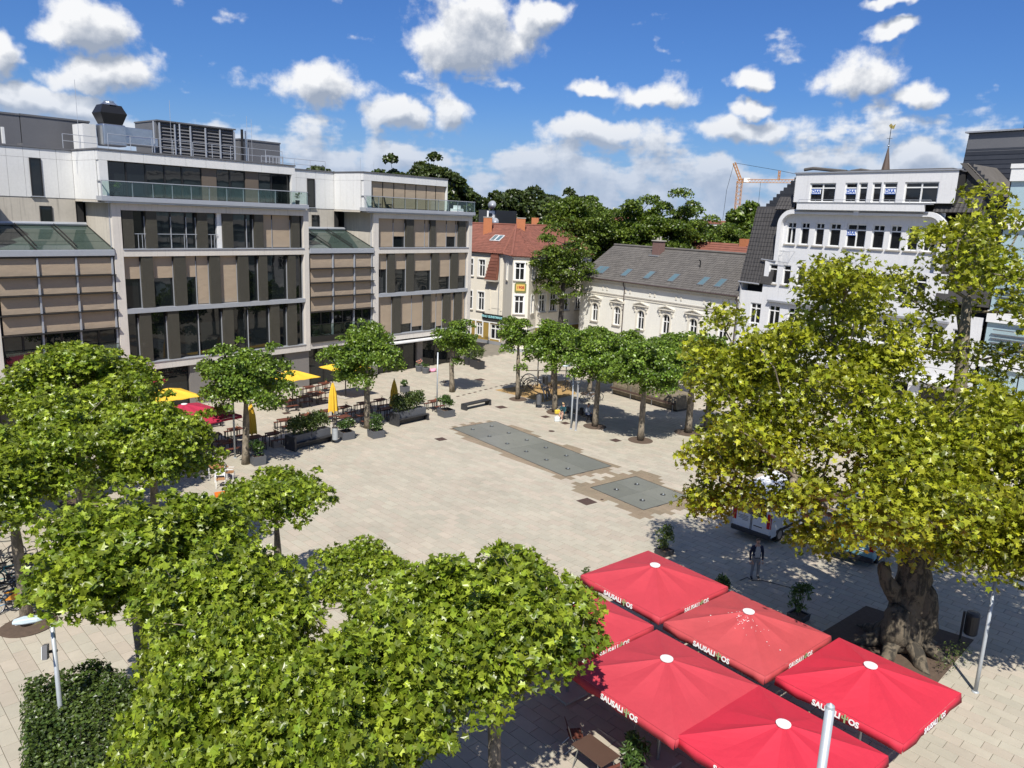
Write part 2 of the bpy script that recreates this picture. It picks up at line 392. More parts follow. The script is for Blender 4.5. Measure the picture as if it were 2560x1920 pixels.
m_dark = mat('dark_metal', (.03, .03, .032), .45, .2, 3, spec=.5)
m_steel = mat('galvanised_steel', (.34, .355, .37), .38, .12, 6, metal=.75)
m_water = mat('splash_water', (.30, .33, .34), .08, .1, 8, spec=1.)
def fountain(F, nx, noz, label):
    root = empty('ground_fountain', F[0], F[1]); tag(root, label, 'fountain', 'ground fountains in the plaza')
    w, h = F[2] / nx, F[3] / 2
    for i in range(nx):
        for k in range(2):
            b = MB(); x0 = -F[2] / 2 + i * w + .006; y0 = -F[3] / 2 + k * h + .006
            b.box(x0, x0 + w - .012, y0, y0 + h - .012, -.05, .006); b.build('granite_slab', m_granite, root)
    b = MB(); X, Y = F[2] / 2, F[3] / 2
    for a in ((-X - .04, X + .04, -Y - .04, -Y), (-X - .04, X + .04, Y, Y + .04), (-X - .04, -X, -Y, Y), (X, X + .04, -Y, Y)): b.box(a[0], a[1], a[2], a[3], -.05, .008)
    b.build('drain_channel', m_dark, root)
    for (x, y) in noz:
        n_ = MB().lathe((x, y, .006), [(.15, 0), (.15, .012), (.11, .016), (.0, .016)], 12).build('nozzle', m_dark, root)
        MB().lathe((x + .03, y, .02), [(.05, 0), (.07, .012), (.03, .03), (.012, .06), (.0, .07)], 8).build('water_jet', m_water, n_, True)
fountain(F1, 4, [(-4.9 + 1.95 * i, y) for i in range(6) for y in (-.78, .82)][:11], 'long wet granite fountain pad with nozzles sunk in the paving')
fountain(F2, 2, [(x, y) for x in (-.95, .95) for y in (-.8, .8)], 'nearly square wet granite fountain pad with four nozzles')

# drain covers and small dark plates in the paving
m_rust = mat('rusty_iron', (.075, .045, .035), .7, .25, 9, bump=.3)
def cover(px, s, label, round_=False):
    p = gp(*px); b = MB()
    if round_: b.lathe((0, 0, 0), [(s / 2, .0), (s / 2, .008), (s / 2 - .03, .010)], 18)
    else:
        b.box(-s / 2, s / 2, -s / 2, s / 2, 0, .008)
        for i in range(-2, 3): b.box(i * s / 6 - .02, i * s / 6 + .02, -s * .42, s * .42, .008, .014)
    return tag(b.build('drain_cover', m_rust, None, loc=(p.x, p.y, .003), rz=R(-52)), label, 'drain cover', 'iron covers let into the paving')
for px, s, lab, rd in [((1253, 1018), .72, 'rusty square cover in front of the low black bench', 0), ((1364, 1042), .55, 'rusty square cover before the seated woman in shorts', 0),
                   ((1413, 1058), .55, 'rusty square cover just left of the lamp post foot', 0), ((1539, 1101), .6, 'rusty square cover between two tree pits right of the lamp', 0),
                   ((1467, 1254), .78, 'dark square cover beside the nearly square fountain pad', 0), ((1102, 1098), .62, 'rusty square cover beside the long fountain pad corner', 0),
                   ((1200, 949), .75, 'rusty square cover in the open street before the yellow house', 0), ((1112, 955), .45, 'small rusty cover near the thin grey pole', 0),
                   ((1379, 1078), .42, 'round iron cover beside the far side of the long fountain', 1), ((1505, 1249), .16, 'tiny round iron cap left of the nearly square fountain', 1),
                   ((716, 1033), .5, 'rusty square cover beside the first row of beer tables', 0)]:
    cover(px, s, lab, rd)
a, b_ = gp(1145, 991), gp(1290, 955)
for i in range(12):
    p = a.lerp(b_, i / 11); o = MB().box(-.17, .17, -.10, .10, 0, .004).build('dark_paver', m_rust, plaza, loc=(p.x, p.y, .002), rz=math.atan2(b_.y - a.y, b_.x - a.x))
m_ochre = mat('ochre_gravel', (.36, .23, .09), .95, .2, 2., bump=.5, bscale=60)
pts = [gp(*q) for q in ((1236, 975), (1300, 965), (1420, 950), (1440, 985), (1360, 1006), (1322, 996))]
o = MB().add([(p.x, p.y, .008) for p in pts], [tuple(range(len(pts)))[::-1]]).build('gravel_path', m_ochre); tag(o, kind='structure')
# ------------------------------------------------------------------ office building on the left
m_conc = mat('pale_concrete', (.60, .56, .50), .8, .10, .8, streak=.22, bump=.1)
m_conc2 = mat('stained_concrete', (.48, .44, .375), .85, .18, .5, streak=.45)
m_panel = mat('white_cladding', (.66, .66, .64), .6, .06, .6, streak=.10)
m_fin = mat('olive_fin', (.050, .046, .033), .55, .10, 1.2)
t_ = m_fin.node_tree; N_ = NT(t_); vo = N_.n('ShaderNodeTexVoronoi', feature='DISTANCE_TO_EDGE'); vo.inputs['Scale'].default_value = 9
tc_ = N_.n('ShaderNodeTexCoord'); N_.l(tc_.outputs['Object'], vo.inputs['Vector']); bp_ = N_.n('ShaderNodeBump'); bp_.inputs['Distance'].default_value = .03; bp_.inputs['Strength'].default_value = .8
N_.l(N_.mr(vo.outputs[0], .0, .09), bp_.inputs['Height']); N_.l(bp_.outputs[0], t_.nodes['Principled BSDF'].inputs['Normal'])
m_frame = mat('dark_frame', (.016, .015, .014), .45, .1, 3)
m_glass = glass_mat('dark_glass', (.010, .013, .014))
m_blind = mat('beige_blind', (.37, .29, .205), .8, .05, 1.2)
t_ = m_blind.node_tree; N_ = NT(t_); tc_ = N_.n('ShaderNodeTexCoord'); mp_ = N_.n('ShaderNodeMapping'); mp_.inputs['Scale'].default_value = (1.2, 1, 2.6); N_.l(tc_.outputs['Object'], mp_.inputs[0])
bp_ = N_.n('ShaderNodeBump'); bp_.inputs['Distance'].default_value = .10; bp_.inputs['Strength'].default_value = .25; N_.l(N_.noise(mp_.outputs[0], 1.1, 2, .5), bp_.inputs['Height']); N_.l(bp_.outputs[0], t_.nodes['Principled BSDF'].inputs['Normal'])
m_alu = mat('aluminium', (.42, .44, .47), .45, .06, 2, metal=.35)
m_grey = mat('grey_sheet', (.145, .145, .15), .55, .06, 1.2, metal=.2)
m_cgl = clear_glass('balustrade_glass')
m_int = mat('interior_dark', (.02, .019, .018), .9)
m_gfw = mat('dark_stone_panel', (.20, .185, .17), .7, .1, 1.)
m_brown = mat('brown_panel', (.135, .105, .078), .6, .06, 1)
m_white = mat('white_paint', (.74, .74, .72), .5, .05, 1.5)
LB = empty('office_building', (-16.544, 61.601, 0), R(49.9))
tag(LB, 'modern office block with olive fins, beige blinds and pale concrete frame beside the plaza', 'building')
def bpart(name, m, *boxes, bevel=0., parent=None):
    b = MB()
    for q in boxes: b.box(*q)
    return b.build(name, m, parent or LB, bevel=bevel)
def window(x0, x1, z0, z1, y, root=None, blind=None, fw_=.05, frame=None, glass=None, fy=.06, bars=(), hbars=()):
    root = root or LB; b = MB()
    b.box(x0, x1, y - fy, y, z0, z0 + fw_); b.box(x0, x1, y - fy, y, z1 - fw_, z1)
    b.box(x0, x0 + fw_, y - fy, y, z0 + fw_, z1 - fw_); b.box(x1 - fw_, x1, y - fy, y, z0 + fw_, z1 - fw_)
    for q in bars: b.box(q - fw_ * .5, q + fw_ * .5, y - fy * .9, y, z0 + fw_, z1 - fw_)
    for q in hbars: b.box(x0 + fw_, x1 - fw_, y - fy * .8, y, q - fw_ * .5, q + fw_ * .5)
    w = b.build('window', frame or m_frame, root)
    MB().box(x0 + fw_ * .5, x1 - fw_ * .5, y - .012, y + .004, z0 + fw_ * .5, z1 - fw_ * .5).build('pane', glass or m_glass, w)
    if blind is not None and blind < z1 - .05:
        MB().box(x0 + fw_, x1 - fw_, y - fy - .055, y - fy - .035, max(blind, z0 + .04), z1 - .01).build('blind', m_blind, w)
    return w
def storey(x0, x1, z0, z1, fins, cells, y=.42, fy0=.06):
    for a, b in fins: bpart('fin', m_fin, (a, b, fy0, y - .02, z0 + .003, z1 - .003))
    for c in cells:
        xa, xb, bl = c[0], c[1], c[2]
        window(xa, xb, z0, z1, y, blind=bl)
        bpart('jamb', m_alu, (xb - .04, xb - .01, y - .16, y - .065, z0 + .01, z1 - .35))
def frame_block(x0, x1, nm):
    pw = .58
    bpart('pillar', m_conc, (x0, x0 + pw, 0, .46, 3.0, 14.14), bevel=.012); bpart('pillar', m_conc, (x1 - pw + .12, x1, 0, .46, 3.0, 14.14), bevel=.012)
    a, b = x0 + pw + .002, x1 - pw + .118
    bpart('beam', m_conc, (a, b, .003, .46, 3.0, 3.50), bevel=.01)
    bpart('sill', m_alu, (a, b, -.05, .46, 3.505, 3.57)); bpart('sill', m_alu, (a, b, -.03, .46, 6.96, 7.27))
    bpart('beam', m_conc, (a, b, .003, .46, 10.72, 11.16), bevel=.01); bpart('sill', m_alu, (a, b, -.05, .46, 11.165, 11.24))
    bpart('beam', m_conc, (a, b, .003, .46, 13.70, 14.14), bevel=.01)
    bpart('building_core', m_int, (x0 + .05, x1 - .05, .47, 18, 3.0, 14.12))
frame_block(-14.80, .10, 'a'); frame_block(6.60, 18.80, 'b')
storey(-14.2, -.36, 3.575, 6.955, [(-13.42, -12.64), (-11.48, -10.71), (-7.37, -6.56), (-3.45, -2.68), (-1.9, -1.1)],
       [(-14.2, -13.42, None), (-12.64, -11.48, None), (-10.71, -9.16, None), (-9.16, -7.37, None), (-6.56, -5.25, None), (-5.25, -3.45, None), (-2.68, -1.9, None), (-1.1, -.37, None)])
storey(-14.2, -.36, 7.275, 10.715, [(-13.07, -12.3), (-10.84, -10.01), (-8.24, -7.46), (-6.03, -5.2), (-4.3, -3.62), (-1.77, -1.12)],
       [(-14.2, -13.07, 9.24), (-12.3, -10.84, 9.24), (-10.01, -9.17, 9.24), (-9.17, -8.24, 7.3), (-7.46, -6.03, 7.3), (-5.2, -4.3, None), (-3.62, -1.77, None), (-1.12, -.37, None)])
storey(-14.2, -.36, 11.245, 13.695, [(-14.13, -13.43), (-12.6, -11.88), (-9.04, -8.29), (-7.13, -6.34), (-4.59, -3.86), (-1.41, -.69)],
       [(-13.43, -12.6, None), (-11.88, -10.81, None), (-10.81, -9.73, None), (-9.73, -9.04, None), (-8.29, -7.52, None), (-6.34, -5.12, None), (-5.12, -4.59, None), (-3.86, -3.0, 11.3), (-3.0, -1.41, 11.3), (-.69, -.37, None)])
bpart('wall_panel', m_white, (-7.5, -7.15, .2, .44, 11.25, 13.69))
for a, b in ((-13.4, -12.62), (-11.86, -9.06), (-8.27, -7.52)):
    bpart('loggia_rail', m_alu, (a, b, .12, .16, 12.18, 12.22), *[(a + (b - a) * k / 3 - .015, a + (b - a) * k / 3 + .015, .125, .155, 11.25, 12.18) for k in (1, 2)])
storey(7.2, 18.3, 3.575, 6.955, [(8.91, 9.81), (12.67, 13.5), (15.21, 16.09), (16.75, 17.66)],
       [(7.2, 8.91, 3.6), (9.81, 11.3, 4.35), (11.3, 12.67, 4.0), (13.5, 14.4, 4.2), (14.4, 15.21, 3.8), (16.09, 16.75, 3.6), (17.66, 18.33, 3.6)])
storey(7.2, 18.3, 7.275, 10.715, [(8.33, 9.08), (10.55, 11.34), (13.64, 14.48), (16.14, 17.03)],
       [(7.2, 8.33, 9.35), (9.08, 10.55, 9.31), (11.34, 13.64, 9.11), (14.48, 16.14, 8.48), (17.03, 18.33, 8.49)])
storey(7.2, 18.3, 11.245, 13.695, [(10.38, 11.28), (13.35, 13.97), (17.04, 17.94)],
       [(7.2, 9.04, 11.28), (9.04, 10.38, 12.19), (11.28, 12.8, 11.28), (12.8, 13.35, 11.28), (13.97, 15.57, 11.28), (15.57, 16.81, 12.22), (16.81, 17.04, 11.28), (17.94, 18.33, 11.28)])

# top storey, balconies and roof edge
def panels(xs, y0, y1, zs, m, side=None, name='wall_panel'):
    """cladding boards with open joints; side = x of a wall running into the building"""
    for i in range(len(xs) - 1):
        for k in range(len(zs) - 1):
            a, b = xs[i] + .008, xs[i + 1] - .008
            if side is None: bpart(name, m, (a, b, y0, y1, zs[k] + .006, zs[k + 1] - .006))
            else: bpart(name, m, (side, side + .05, a, b, zs[k] + .006, zs[k + 1] - .006))
def top_storey(x0, x1, xw0, xw1, cells, brown, bal0, bal1, posts, blinds=None):
    bpart('building_core', m_int, (x0 + .06, x1 - .02, .36, 18, 14.2, 17.36))
    n = max(2, round((x1 - x0) / 1.45))
    panels([x0 + (x1 - x0) * i / n for i in range(n + 1)], 0, .34, [16.75, 17.36], m_panel)
    bpart('wall_panel', m_panel, (x0 + .06, xw0, .002, .34, 14.56, 16.744)); bpart('wall_panel', m_panel, (xw1, x1 - .01, .002, .34, 14.56, 16.744))
    bpart('roof_edge', m_grey, (x0 - .05, x1 + .04, -.05, .5, 17.37, 17.47))
    bpart('roof', m_grey, (x0, x1, .5, 18, 17.37, 17.42))
    for c in cells: window(c[0], c[1], 14.57, 16.74, .34, blind=c[2])
    for a, b in brown: bpart('wall_panel', m_brown, (a, b, .24, .34, 14.57, 16.74))
    bpart('balcony_slab', m_alu, (bal0, bal1, -.42, .40, 14.26, 14.555)); bpart('balcony_slab', m_alu, (bal0 + .25, bal1 - .2, -.30, .40, 14.145, 14.255))
    bpart('handrail', m_alu, (bal0 + .05, bal1 - .05, -.40, -.35, 15.48, 15.53), (bal0 + .05, bal0 + .10, -.35, .3, 15.48, 15.53), (bal1 - .10, bal1 - .05, -.35, .3, 15.48, 15.53))
    ps = [bal0 + .07] + posts + [bal1 - .07]
    for p in ps: bpart('rail_post', m_alu, (p - .02, p + .02, -.36, -.30, 14.56, 15.48))
    for a, b in zip(ps[:-1], ps[1:]): bpart('glass_panel', m_cgl, (a + .03, b - .03, -.392, -.38, 14.60, 15.47))
top_storey(-15.42, -1.06, -14.84, -1.36, [(-14.82, -13.6, None), (-13.6, -12.34, None), (-12.34, -11.07, None), (-11.07, -9.86, None), (-9.86, -8.47, None), (-7.37, -6.32, None), (-6.32, -5.13, None), (-4.05, -2.96, None), (-2.96, -1.37, None)],
           [(-8.46, -7.38), (-5.12, -4.06)], -15.5, -.15, [-13.53, -12.21, -10.9, -9.58, -8.27, -6.96, -5.66, -4.43, -3.04, -1.67])
top_storey(5.52, 15.36, 6.38, 15.26, [(6.4, 7.79, 14.6), (7.79, 9.03, 14.6), (9.03, 10.32, 14.6), (10.32, 11.6, 14.6), (11.6, 12.86, 14.6), (12.86, 14.04, 14.6), (14.04, 15.24, 14.6)],
           [], 5.45, 18.75, [6.9, 8.4, 9.85, 11.25, 12.6, 13.9, 15.2, 16.4, 17.6])
bpart('roof', m_grey, (15.4, 18.78, .41, 18, 14.2, 14.30))
# recessed wall behind the glazed bays, with its side returns
for xa, xb, tw, sw in ((-24.0, -15.42, (-17.99, -17.31), (-17.62, -16.89)), (-1.06, 5.52, (2.77, 3.51), (3.19, 3.94))):
    bpart('building_core', m_int, (xa - .5, xb + .5, 4.07, 18, 3.0, 17.36))
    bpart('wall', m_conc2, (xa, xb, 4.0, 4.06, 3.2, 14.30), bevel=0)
    n = max(2, round((xb - xa) / 1.0)); xs = [xa + (xb - xa) * i / n for i in range(n + 1)]
    panels(xs, 3.97, 4.06, [14.31, 16.75, 17.36], m_panel)
    bpart('roof_edge', m_grey, (xa, xb, 3.9, 4.4, 17.37, 17.47)); bpart('roof', m_grey, (xa, xb, 4.4, 18, 17.37, 17.42))
    window(tw[0], tw[1], 14.40, 16.74, 3.962); window(sw[0], sw[1], 12.73, 13.78, 3.99)
    bpart('window_sill', m_alu, (tw[0] - .08, tw[1] + .08, 3.86, 3.99, 14.33, 14.39))
for side, lo in ((-15.42, -14.80), (5.52, 6.60)):
    panels([.36, 1.3, 2.2, 3.1, 3.96], 0, 0, [14.31, 16.75, 17.36], m_panel, side=side)
    bpart('roof_edge', m_grey, (side - .05, side + .3, .5, 3.9, 17.372, 17.472))
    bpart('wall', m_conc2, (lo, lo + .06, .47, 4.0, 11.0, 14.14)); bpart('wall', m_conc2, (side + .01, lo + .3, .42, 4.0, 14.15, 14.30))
    bpart('downpipe', m_alu, (lo - .06, lo - .01, .25, .31, 11.2, 14.14))

# glazed bays with rows of blinds
def bay(x0, x1, mull):
    bpart('building_core', m_int, (x0, x1, .34, 3.98, 3.2, 11.1))
    bpart('gutter', m_alu, (x0, x1, -.12, .30, 10.80, 11.19), bevel=.02); bpart('lintel', m_frame, (x0, x1, -.04, .33, 10.70, 10.795))
    xs = [x0 + .10] + mull + [x1 - .10]
    rows = [10.70, 9.58, 8.44, 7.30, 6.10]
    for k in range(4):
        bpart('sun_fin', m_frame, (x0 + .02, x1 - .02, -.20, .20, rows[k + 1] - .035, rows[k + 1] + .03))
        for a, b in zip(xs[:-1], xs[1:]):
            w = bpart('window', m_frame, (a, b, .24, .30, rows[k + 1] + .035, rows[k]))
            bpart('blind', m_blind, (a + .06, b - .06, .10, .13, rows[k + 1] + .06, rows[k] - .02), parent=w)
    for x in mull + [x1 - .16]: bpart('mullion', m_alu, (x - .05, x + .05, -.02, .09, 6.14, 10.69))
    for a, b in zip(xs[:-1], xs[1:]):
        h = (a + b) / 2
        window(a, h, 4.15, 6.06, .30, fw_=.06); window(h, b, 4.15, 6.06, .30, fw_=.06)
        bpart('mullion', m_alu, (b - .05, b + .05, .08, .24, 4.12, 6.05))
    bpart('glass_panel', m_cgl, (x0 + .12, x1 - .12, -.06, -.045, 4.12, 5.05)); bpart('handrail', m_frame, (x0 + .1, x1 - .1, -.08, -.03, 5.05, 5.09))
    bpart('sill', m_frame, (x0, x1, -.10, .34, 3.62, 4.11)); bpart('beam', m_conc, (x0, x1, .05, .34, 3.10, 3.61))
    # sloping glass roof
    z0, z1, n = 11.20, 12.55, 3
    for i in range(n):
        a, b = x0 + (x1 - x0) * i / n + .05, x0 + (x1 - x0) * (i + 1) / n - .05
        for k in range(3):
            ya, yb = .0 + 3.9 * k / 3 + .03, .0 + 3.9 * (k + 1) / 3 - .03
            za, zb = z0 + (z1 - z0) * ya / 3.9, z0 + (z1 - z0) * yb / 3.9
            MB().slab([(a, ya, za), (b, ya, za), (b, yb, zb), (a, yb, zb)], (0, 0, -.03)).build('glass_panel', m_rgl, LB)
    for i in range(n + 1):
        x = x0 + (x1 - x0) * i / n
        MB().slab([(x - .04, -.05, z0 + .03), (x + .04, -.05, z0 + .03), (x + .04, 3.95, z1 + .05), (x - .04, 3.95, z1 + .05)], (0, 0, -.14)).build('roof_rib', m_frame, LB)
        if 0 < i < n: MB().slab([(x + .1, .25, z0 + .26), (x + .15, .25, z0 + .26), (x + .15, 3.7, z1 + .13), (x + .1, 3.7, z1 + .13)], (0, 0, -.05)).build('access_rail', m_frame, LB)
    MB().tube([(x0 + .1, 3.84, z1 + .10), (x1 - .1, 3.84, z1 + .10)], .14, 8).build('blind_box', m_alu, LB)
m_rgl = glass_mat('roof_glass', (.045, .065, .055), .04)
bay(.11, 6.59, [2.38, 4.57]); bay(-21.6, -14.81, [-19.33, -17.14])
bpart('pillar', m_conc, (-22.3, -21.61, 0, .46, 3.0, 14.1)); bpart('building_core', m_int, (-36, -22.31, .1, 18, 0, 17.3))

# ground floor
bpart('building_core', m_int, (-36, 18.7, .62, 18, 0, 3.1))
def gf(x0, x1, kind):
    if kind == 'w': bpart('wall_panel', m_gfw, (x0, x1, .28, .60, 0, 3.09))
    else:
        n = max(1, round((x1 - x0) / 1.7)); w = (x1 - x0) / n
        for i in range(n): window(x0 + i * w, x0 + (i + 1) * w, .05, 3.05, .55, fw_=.07, hbars=(2.3,))
for a in [(-22, -18.5, 'g'), (-18.5, -17.0, 'w'), (-17.0, -14.2, 'g'), (-14.2, -12.37, 'w'), (-12.37, -10.02, 'g'), (-10.02, -8.2, 'w'), (-8.2, -5.6, 'g'), (-5.6, -3.8, 'w'), (-3.8, -2.1, 'g'), (-2.1, .1, 'w'), (.12, 6.55, 'g'), (6.55, 7.3, 'w'), (7.3, 12.05, 'g'), (12.05, 12.75, 'w'), (12.75, 18.0, 'g'), (18.0, 18.75, 'w')]: gf(*a)
bpart('canopy', m_white, (7.4, 18.4, -.55, .40, 2.72, 2.84))

# plant on the roof
m_zinc = mat('zinc_duct', (.50, .52, .54), .28, .15, 2.5, metal=.9)
m_black = mat('black_sheet', (.012, .012, .013), .45)
for q in [(-30, -17.0, 8, 16, 17.42, 19.6), (-16.95, -12.6, 8, 15, 17.42, 19.62), (-.9, 2.9, 8, 13, 17.42, 19.6)]:
    bpart('plant_room', m_grey, q, (q[0] - .05, q[1] + .05, q[2] - .05, q[3], q[5] + .002, q[5] + .12))
n_ = 22
for k in range(9):
    z = 17.95 + .24 * k; bb = MB()
    bb.slab([(-8.4, 5.95, z), (-2.7, 5.95, z), (-2.7, 6.12, z + .17), (-8.4, 6.12, z + .17)], (0, .03, -.02)).build('louvre', m_grey, LB)
for x in (-8.55, -7.4, -6.2, -5.0, -3.8, -2.58): bpart('louvre_post', m_alu, (x - .05, x + .05, 5.86, 5.95, 17.42, 20.0))
bpart('plant_room', m_grey, (-8.7, -2.5, 6.15, 9.5, 17.42, 20.1), (-8.75, -2.45, 5.85, 9.55, 20.102, 20.2))
hood = MB()
prof = [(.62, 19.40), (.88, 20.1), (.62, 20.65)]
vs = []; 
for r_, z in prof: vs += [(-12.4 - r_, 5 - r_ * .8, z), (-12.4 + r_, 5 - r_ * .8, z), (-12.4 + r_, 5 + r_ * .8, z), (-12.4 - r_, 5 + r_ * .8, z)]
hood.add(vs, [(i * 4 + j, i * 4 + (j + 1) % 4, i * 4 + 4 + (j + 1) % 4, i * 4 + 4 + j) for i in range(2) for j in range(4)] + [(3, 2, 1, 0), (8, 9, 10, 11)])
hd = hood.build('exhaust_hood', m_black, LB)
MB().lathe((-12.4, 5, 20.65), [(.6, 0), (.34, .2), (.34, .28)], 10).build('hood_cap', m_zinc, hd)
bpart('duct', m_zinc, (-13.15, -11.6, 4.4, 5.6, 17.95, 19.39), (-11.59, -9.3, 4.6, 5.4, 18.1, 18.75), bevel=.1)
bpart('duct', m_zinc, (-11.2, -9.2, 5.6, 6.3, 18.8, 19.4), bevel=.04); bpart('plant_room', m_panel, (-14.1, -13.3, 5.2, 7, 17.42, 19.3))
def railing(x0, x1, y, zb, zt, step, nm='roof_railing', m=None, bars=2):
    b = MB(); n = max(1, round((x1 - x0) / step))
    for i in range(n + 1):
        x = x0 + (x1 - x0) * i / n; b.tube([(x, y, zb), (x, y, zt)], .022, 6)
    for k in range(bars):
        z = zt - (zt - zb) * k / bars * .95; b.tube([(x0, y, z), (x1, y, z)], .02, 6)
    return b.build(nm, m or m_alu, LB)
railing(-14.3, -1.5, 1.0, 17.42, 18.45, 1.45); railing(-16.4, -14.3, 2.6, 17.42, 18.3, 1.05); railing(-.8, 5.4, 5, 17.42, 18.3, 1.6)
b = MB()
for x in (-11.2, -9.4): b.tube([(x, 1.2, 17.4), (x, 1.2, 19.6)], .05, 6)
b.build('mast', m_alu, LB)
for x, y, h in ((-14.5, 5, 4.6), (-7.9, 5.5, 4.2), (-1.4, 6, 3.9), (-1.0, 6, 3.7), (10, 6, 1.6), (12.4, 7, 1.5)): MB().tube([(x, y, 17.4), (x, y, 17.4 + h)], .014, 5).build('lightning_rod', m_alu, LB)
MB().tube([(-.9, 7.6, 17.4), (-.9, 7.6, 20.4)], .11, 8).build('flue', m_black, LB); MB().tube([(-1.3, 6.4, 17.4), (-1.3, 6.4, 20.2)], .07, 8).build('flue', m_zinc, LB)
bpart('vent_box', m_grey, (-17.6, -16.2, 6, 7, 17.42, 17.72)); bpart('flue', m_panel, (-18.35, -18.2, 7.2, 7.4, 17.4, 18.7))
bpart('stair_grating', m_alu, *[(x, x + .05, 3.2, 3.25, 17.42, 18.2) for x in (-1.5, -1.2, -.9, -.6, -.3, 0)], (-1.5, .05, 3.2, 3.26, 18.2, 18.25))
# ------------------------------------------------------------------ roof tiles, walls with openings
def tile_mesh(name, tw, th, m, roll=.035):
    b = MB(); xs = [0, .30, .52, .76, 1.0]; hs = [.010, .0, .016, roll, .012]
    vs = []
    for y, dz in ((-.03, .030), (th + .02, .0)):
        vs += [(x * tw, y, h + dz) for x, h in zip(xs, hs)]
    vs += [(x * tw, -.03, h - .015) for x, h in zip(xs, hs)]
    b.add(vs, [(i, i + 1, 6 + i, 5 + i) for i in range(4)] + [(10 + i, 11 + i, 1 + i, i) for i in range(4)])
    return b.mesh(name, m)
def tile_roof(roof, root, O, u, v, W, L, me, tw, th, inside=None, near=150, name='roof_tile'):
    u, v, O = Vector(u).normalized(), Vector(v).normalized(), Vector(O); n = u.cross(v)
    sp = []
    for j in range(int(L / th)):
        for i in range(int(W / tw)):
            a, c = i * tw, j * th
            if inside and not inside(a + tw / 2, c + th / 2): continue
            p = O + u * a + v * c
            sp.append(Matrix(((u.x, v.x, n.x, p.x), (u.y, v.y, n.y, p.y), (u.z, v.z, n.z, p.z), (0, 0, 0, 1))))
    field(roof, name, 'far_' + name + 's', me, sp, near, root.matrix_basis.copy() if root.matrix_basis else Matrix())
def wall(root, name, x0, x1, z0, z1, holes, y=0., depth=.22, m=None):
    """flat wall with rectangular openings and their reveals; looks towards -y"""
    xs = sorted({x0, x1, *[q for h in holes for q in h[:2]]}); zs = sorted({z0, z1, *[q for h in holes for q in h[2:4]]})
    b = MB()
    for i in range(len(xs) - 1):
        for k in range(len(zs) - 1):
            cx, cz = (xs[i] + xs[i + 1]) / 2, (zs[k] + zs[k + 1]) / 2
            if any(h[0] < cx < h[1] and h[2] < cz < h[3] for h in holes): continue
            b.quad((xs[i], y, zs[k]), (xs[i + 1], y, zs[k]), (xs[i + 1], y, zs[k + 1]), (xs[i], y, zs[k + 1]))
    d = y + depth
    for h in holes:
        a, c, e, f = h[:4]
        b.quad((a, y, e), (a, y, f), (a, d, f), (a, d, e)); b.quad((c, y, e), (c, d, e), (c, d, f), (c, y, f))
        b.quad((a, y, e), (a, d, e), (c, d, e), (c, y, e)); b.quad((a, y, f), (c, y, f), (c, d, f), (a, d, f))
    return b.build(name, m, root)
def pbox(root, name, m, *q, bevel=0.):
    b = MB()
    for k in q: b.box(*k)
    return b.build(name, m, root, bevel=bevel)
m_tile_g = mat('grey_roof_tile', (.105, .096, .086), .85, .25, 1.2, perobj=.14)
m_tile_d = mat('dark_roof_tile', (.052, .048, .046), .7, .2, 1.5, perobj=.12)
m_tile_r = mat('red_roof_tile', (.20, .075, .050), .8, .25, 1.2, perobj=.16)
m_slate = mat('slate', (.030, .032, .037), .45, .2, 2, perobj=.2)
m_cream = mat('cream_stucco', (.72, .70, .63), .85, .06, .7, streak=.10, bump=.1)
m_creamt = mat('cream_trim', (.64, .60, .51), .8, .06, 1.)
m_stone = mat('stone_trim', (.40, .37, .32), .85, .1, 2)
m_wwall = mat('white_render', (.66, .66, .66), .85, .05, .6, streak=.12, bump=.08)
m_hglass = glass_mat('house_glass', (.012, .013, .015), .03)
m_brick = mat('chimney_brick', (.17, .10, .085), .85, .2, 6, bump=.4)
m_obrick = mat('orange_brick', (.42, .155, .065), .85, .15, 5, bump=.4)
m_zincr = mat('zinc_gutter', (.36, .37, .39), .5, .1, 3, metal=.4)
m_brownp = mat('brown_pipe', (.07, .05, .045), .5)

# ------------------------------------------------------------------ cream town house with arched windows
CH = empty('town_house', (20.04, 69.03, 0), R(-52.8)); tag(CH, 'long cream town house with arched pedimented windows and grey tiled roof', 'house')
WX = [-18.7, -15.27, -11.84, -8.41, -4.98, -1.55]
holes = [(x - .47, x + .47, 3.5, 5.45) for x in WX] + [(x - .5, x + .5, .9, 2.7) for x in WX]
wall(CH, 'wall', -21.2, 0, 0, 8.1, holes, 0, .22, m_cream)
pbox(CH, 'house_core', m_int, (-21.15, -.02, .24, 9.9, 0, 8.0))
MB().add([(-21.2, 0, 0), (-21.2, 10, 0), (-21.2, 10, 8.1), (-21.2, 5, 11.45), (-21.2, 0, 8.1)], [(0, 1, 2, 3, 4)][::1]).build('gable_wall', m_cream, CH)
pbox(CH, 'string_course', m_stone, (-21.25, 0, -.10, .02, 6.60, 6.72)); pbox(CH, 'string_course', m_creamt, (-21.25, 0, -.06, .02, 6.40, 6.59))
pbox(CH, 'cornice', m_creamt, (-21.25, 0, -.22, .0, 7.86, 8.06)); pbox(CH, 'cornice', m_stone, (-21.25, 0, -.28, .0, 8.065, 8.13))
pbox(CH, 'dentils', m_creamt, *[(-21.1 + i * .21, -21.1 + i * .21 + .11, -.15, -.002, 7.70, 7.855) for i in range(100)])['kind'] = 'stuff'
for x in WX:
    for dx in (-.42, .22): pbox(CH, 'frieze_block', m_creamt, (x + 1.4 + dx, x + 1.4 + dx + .2, -.05, .0, 7.0, 7.4))
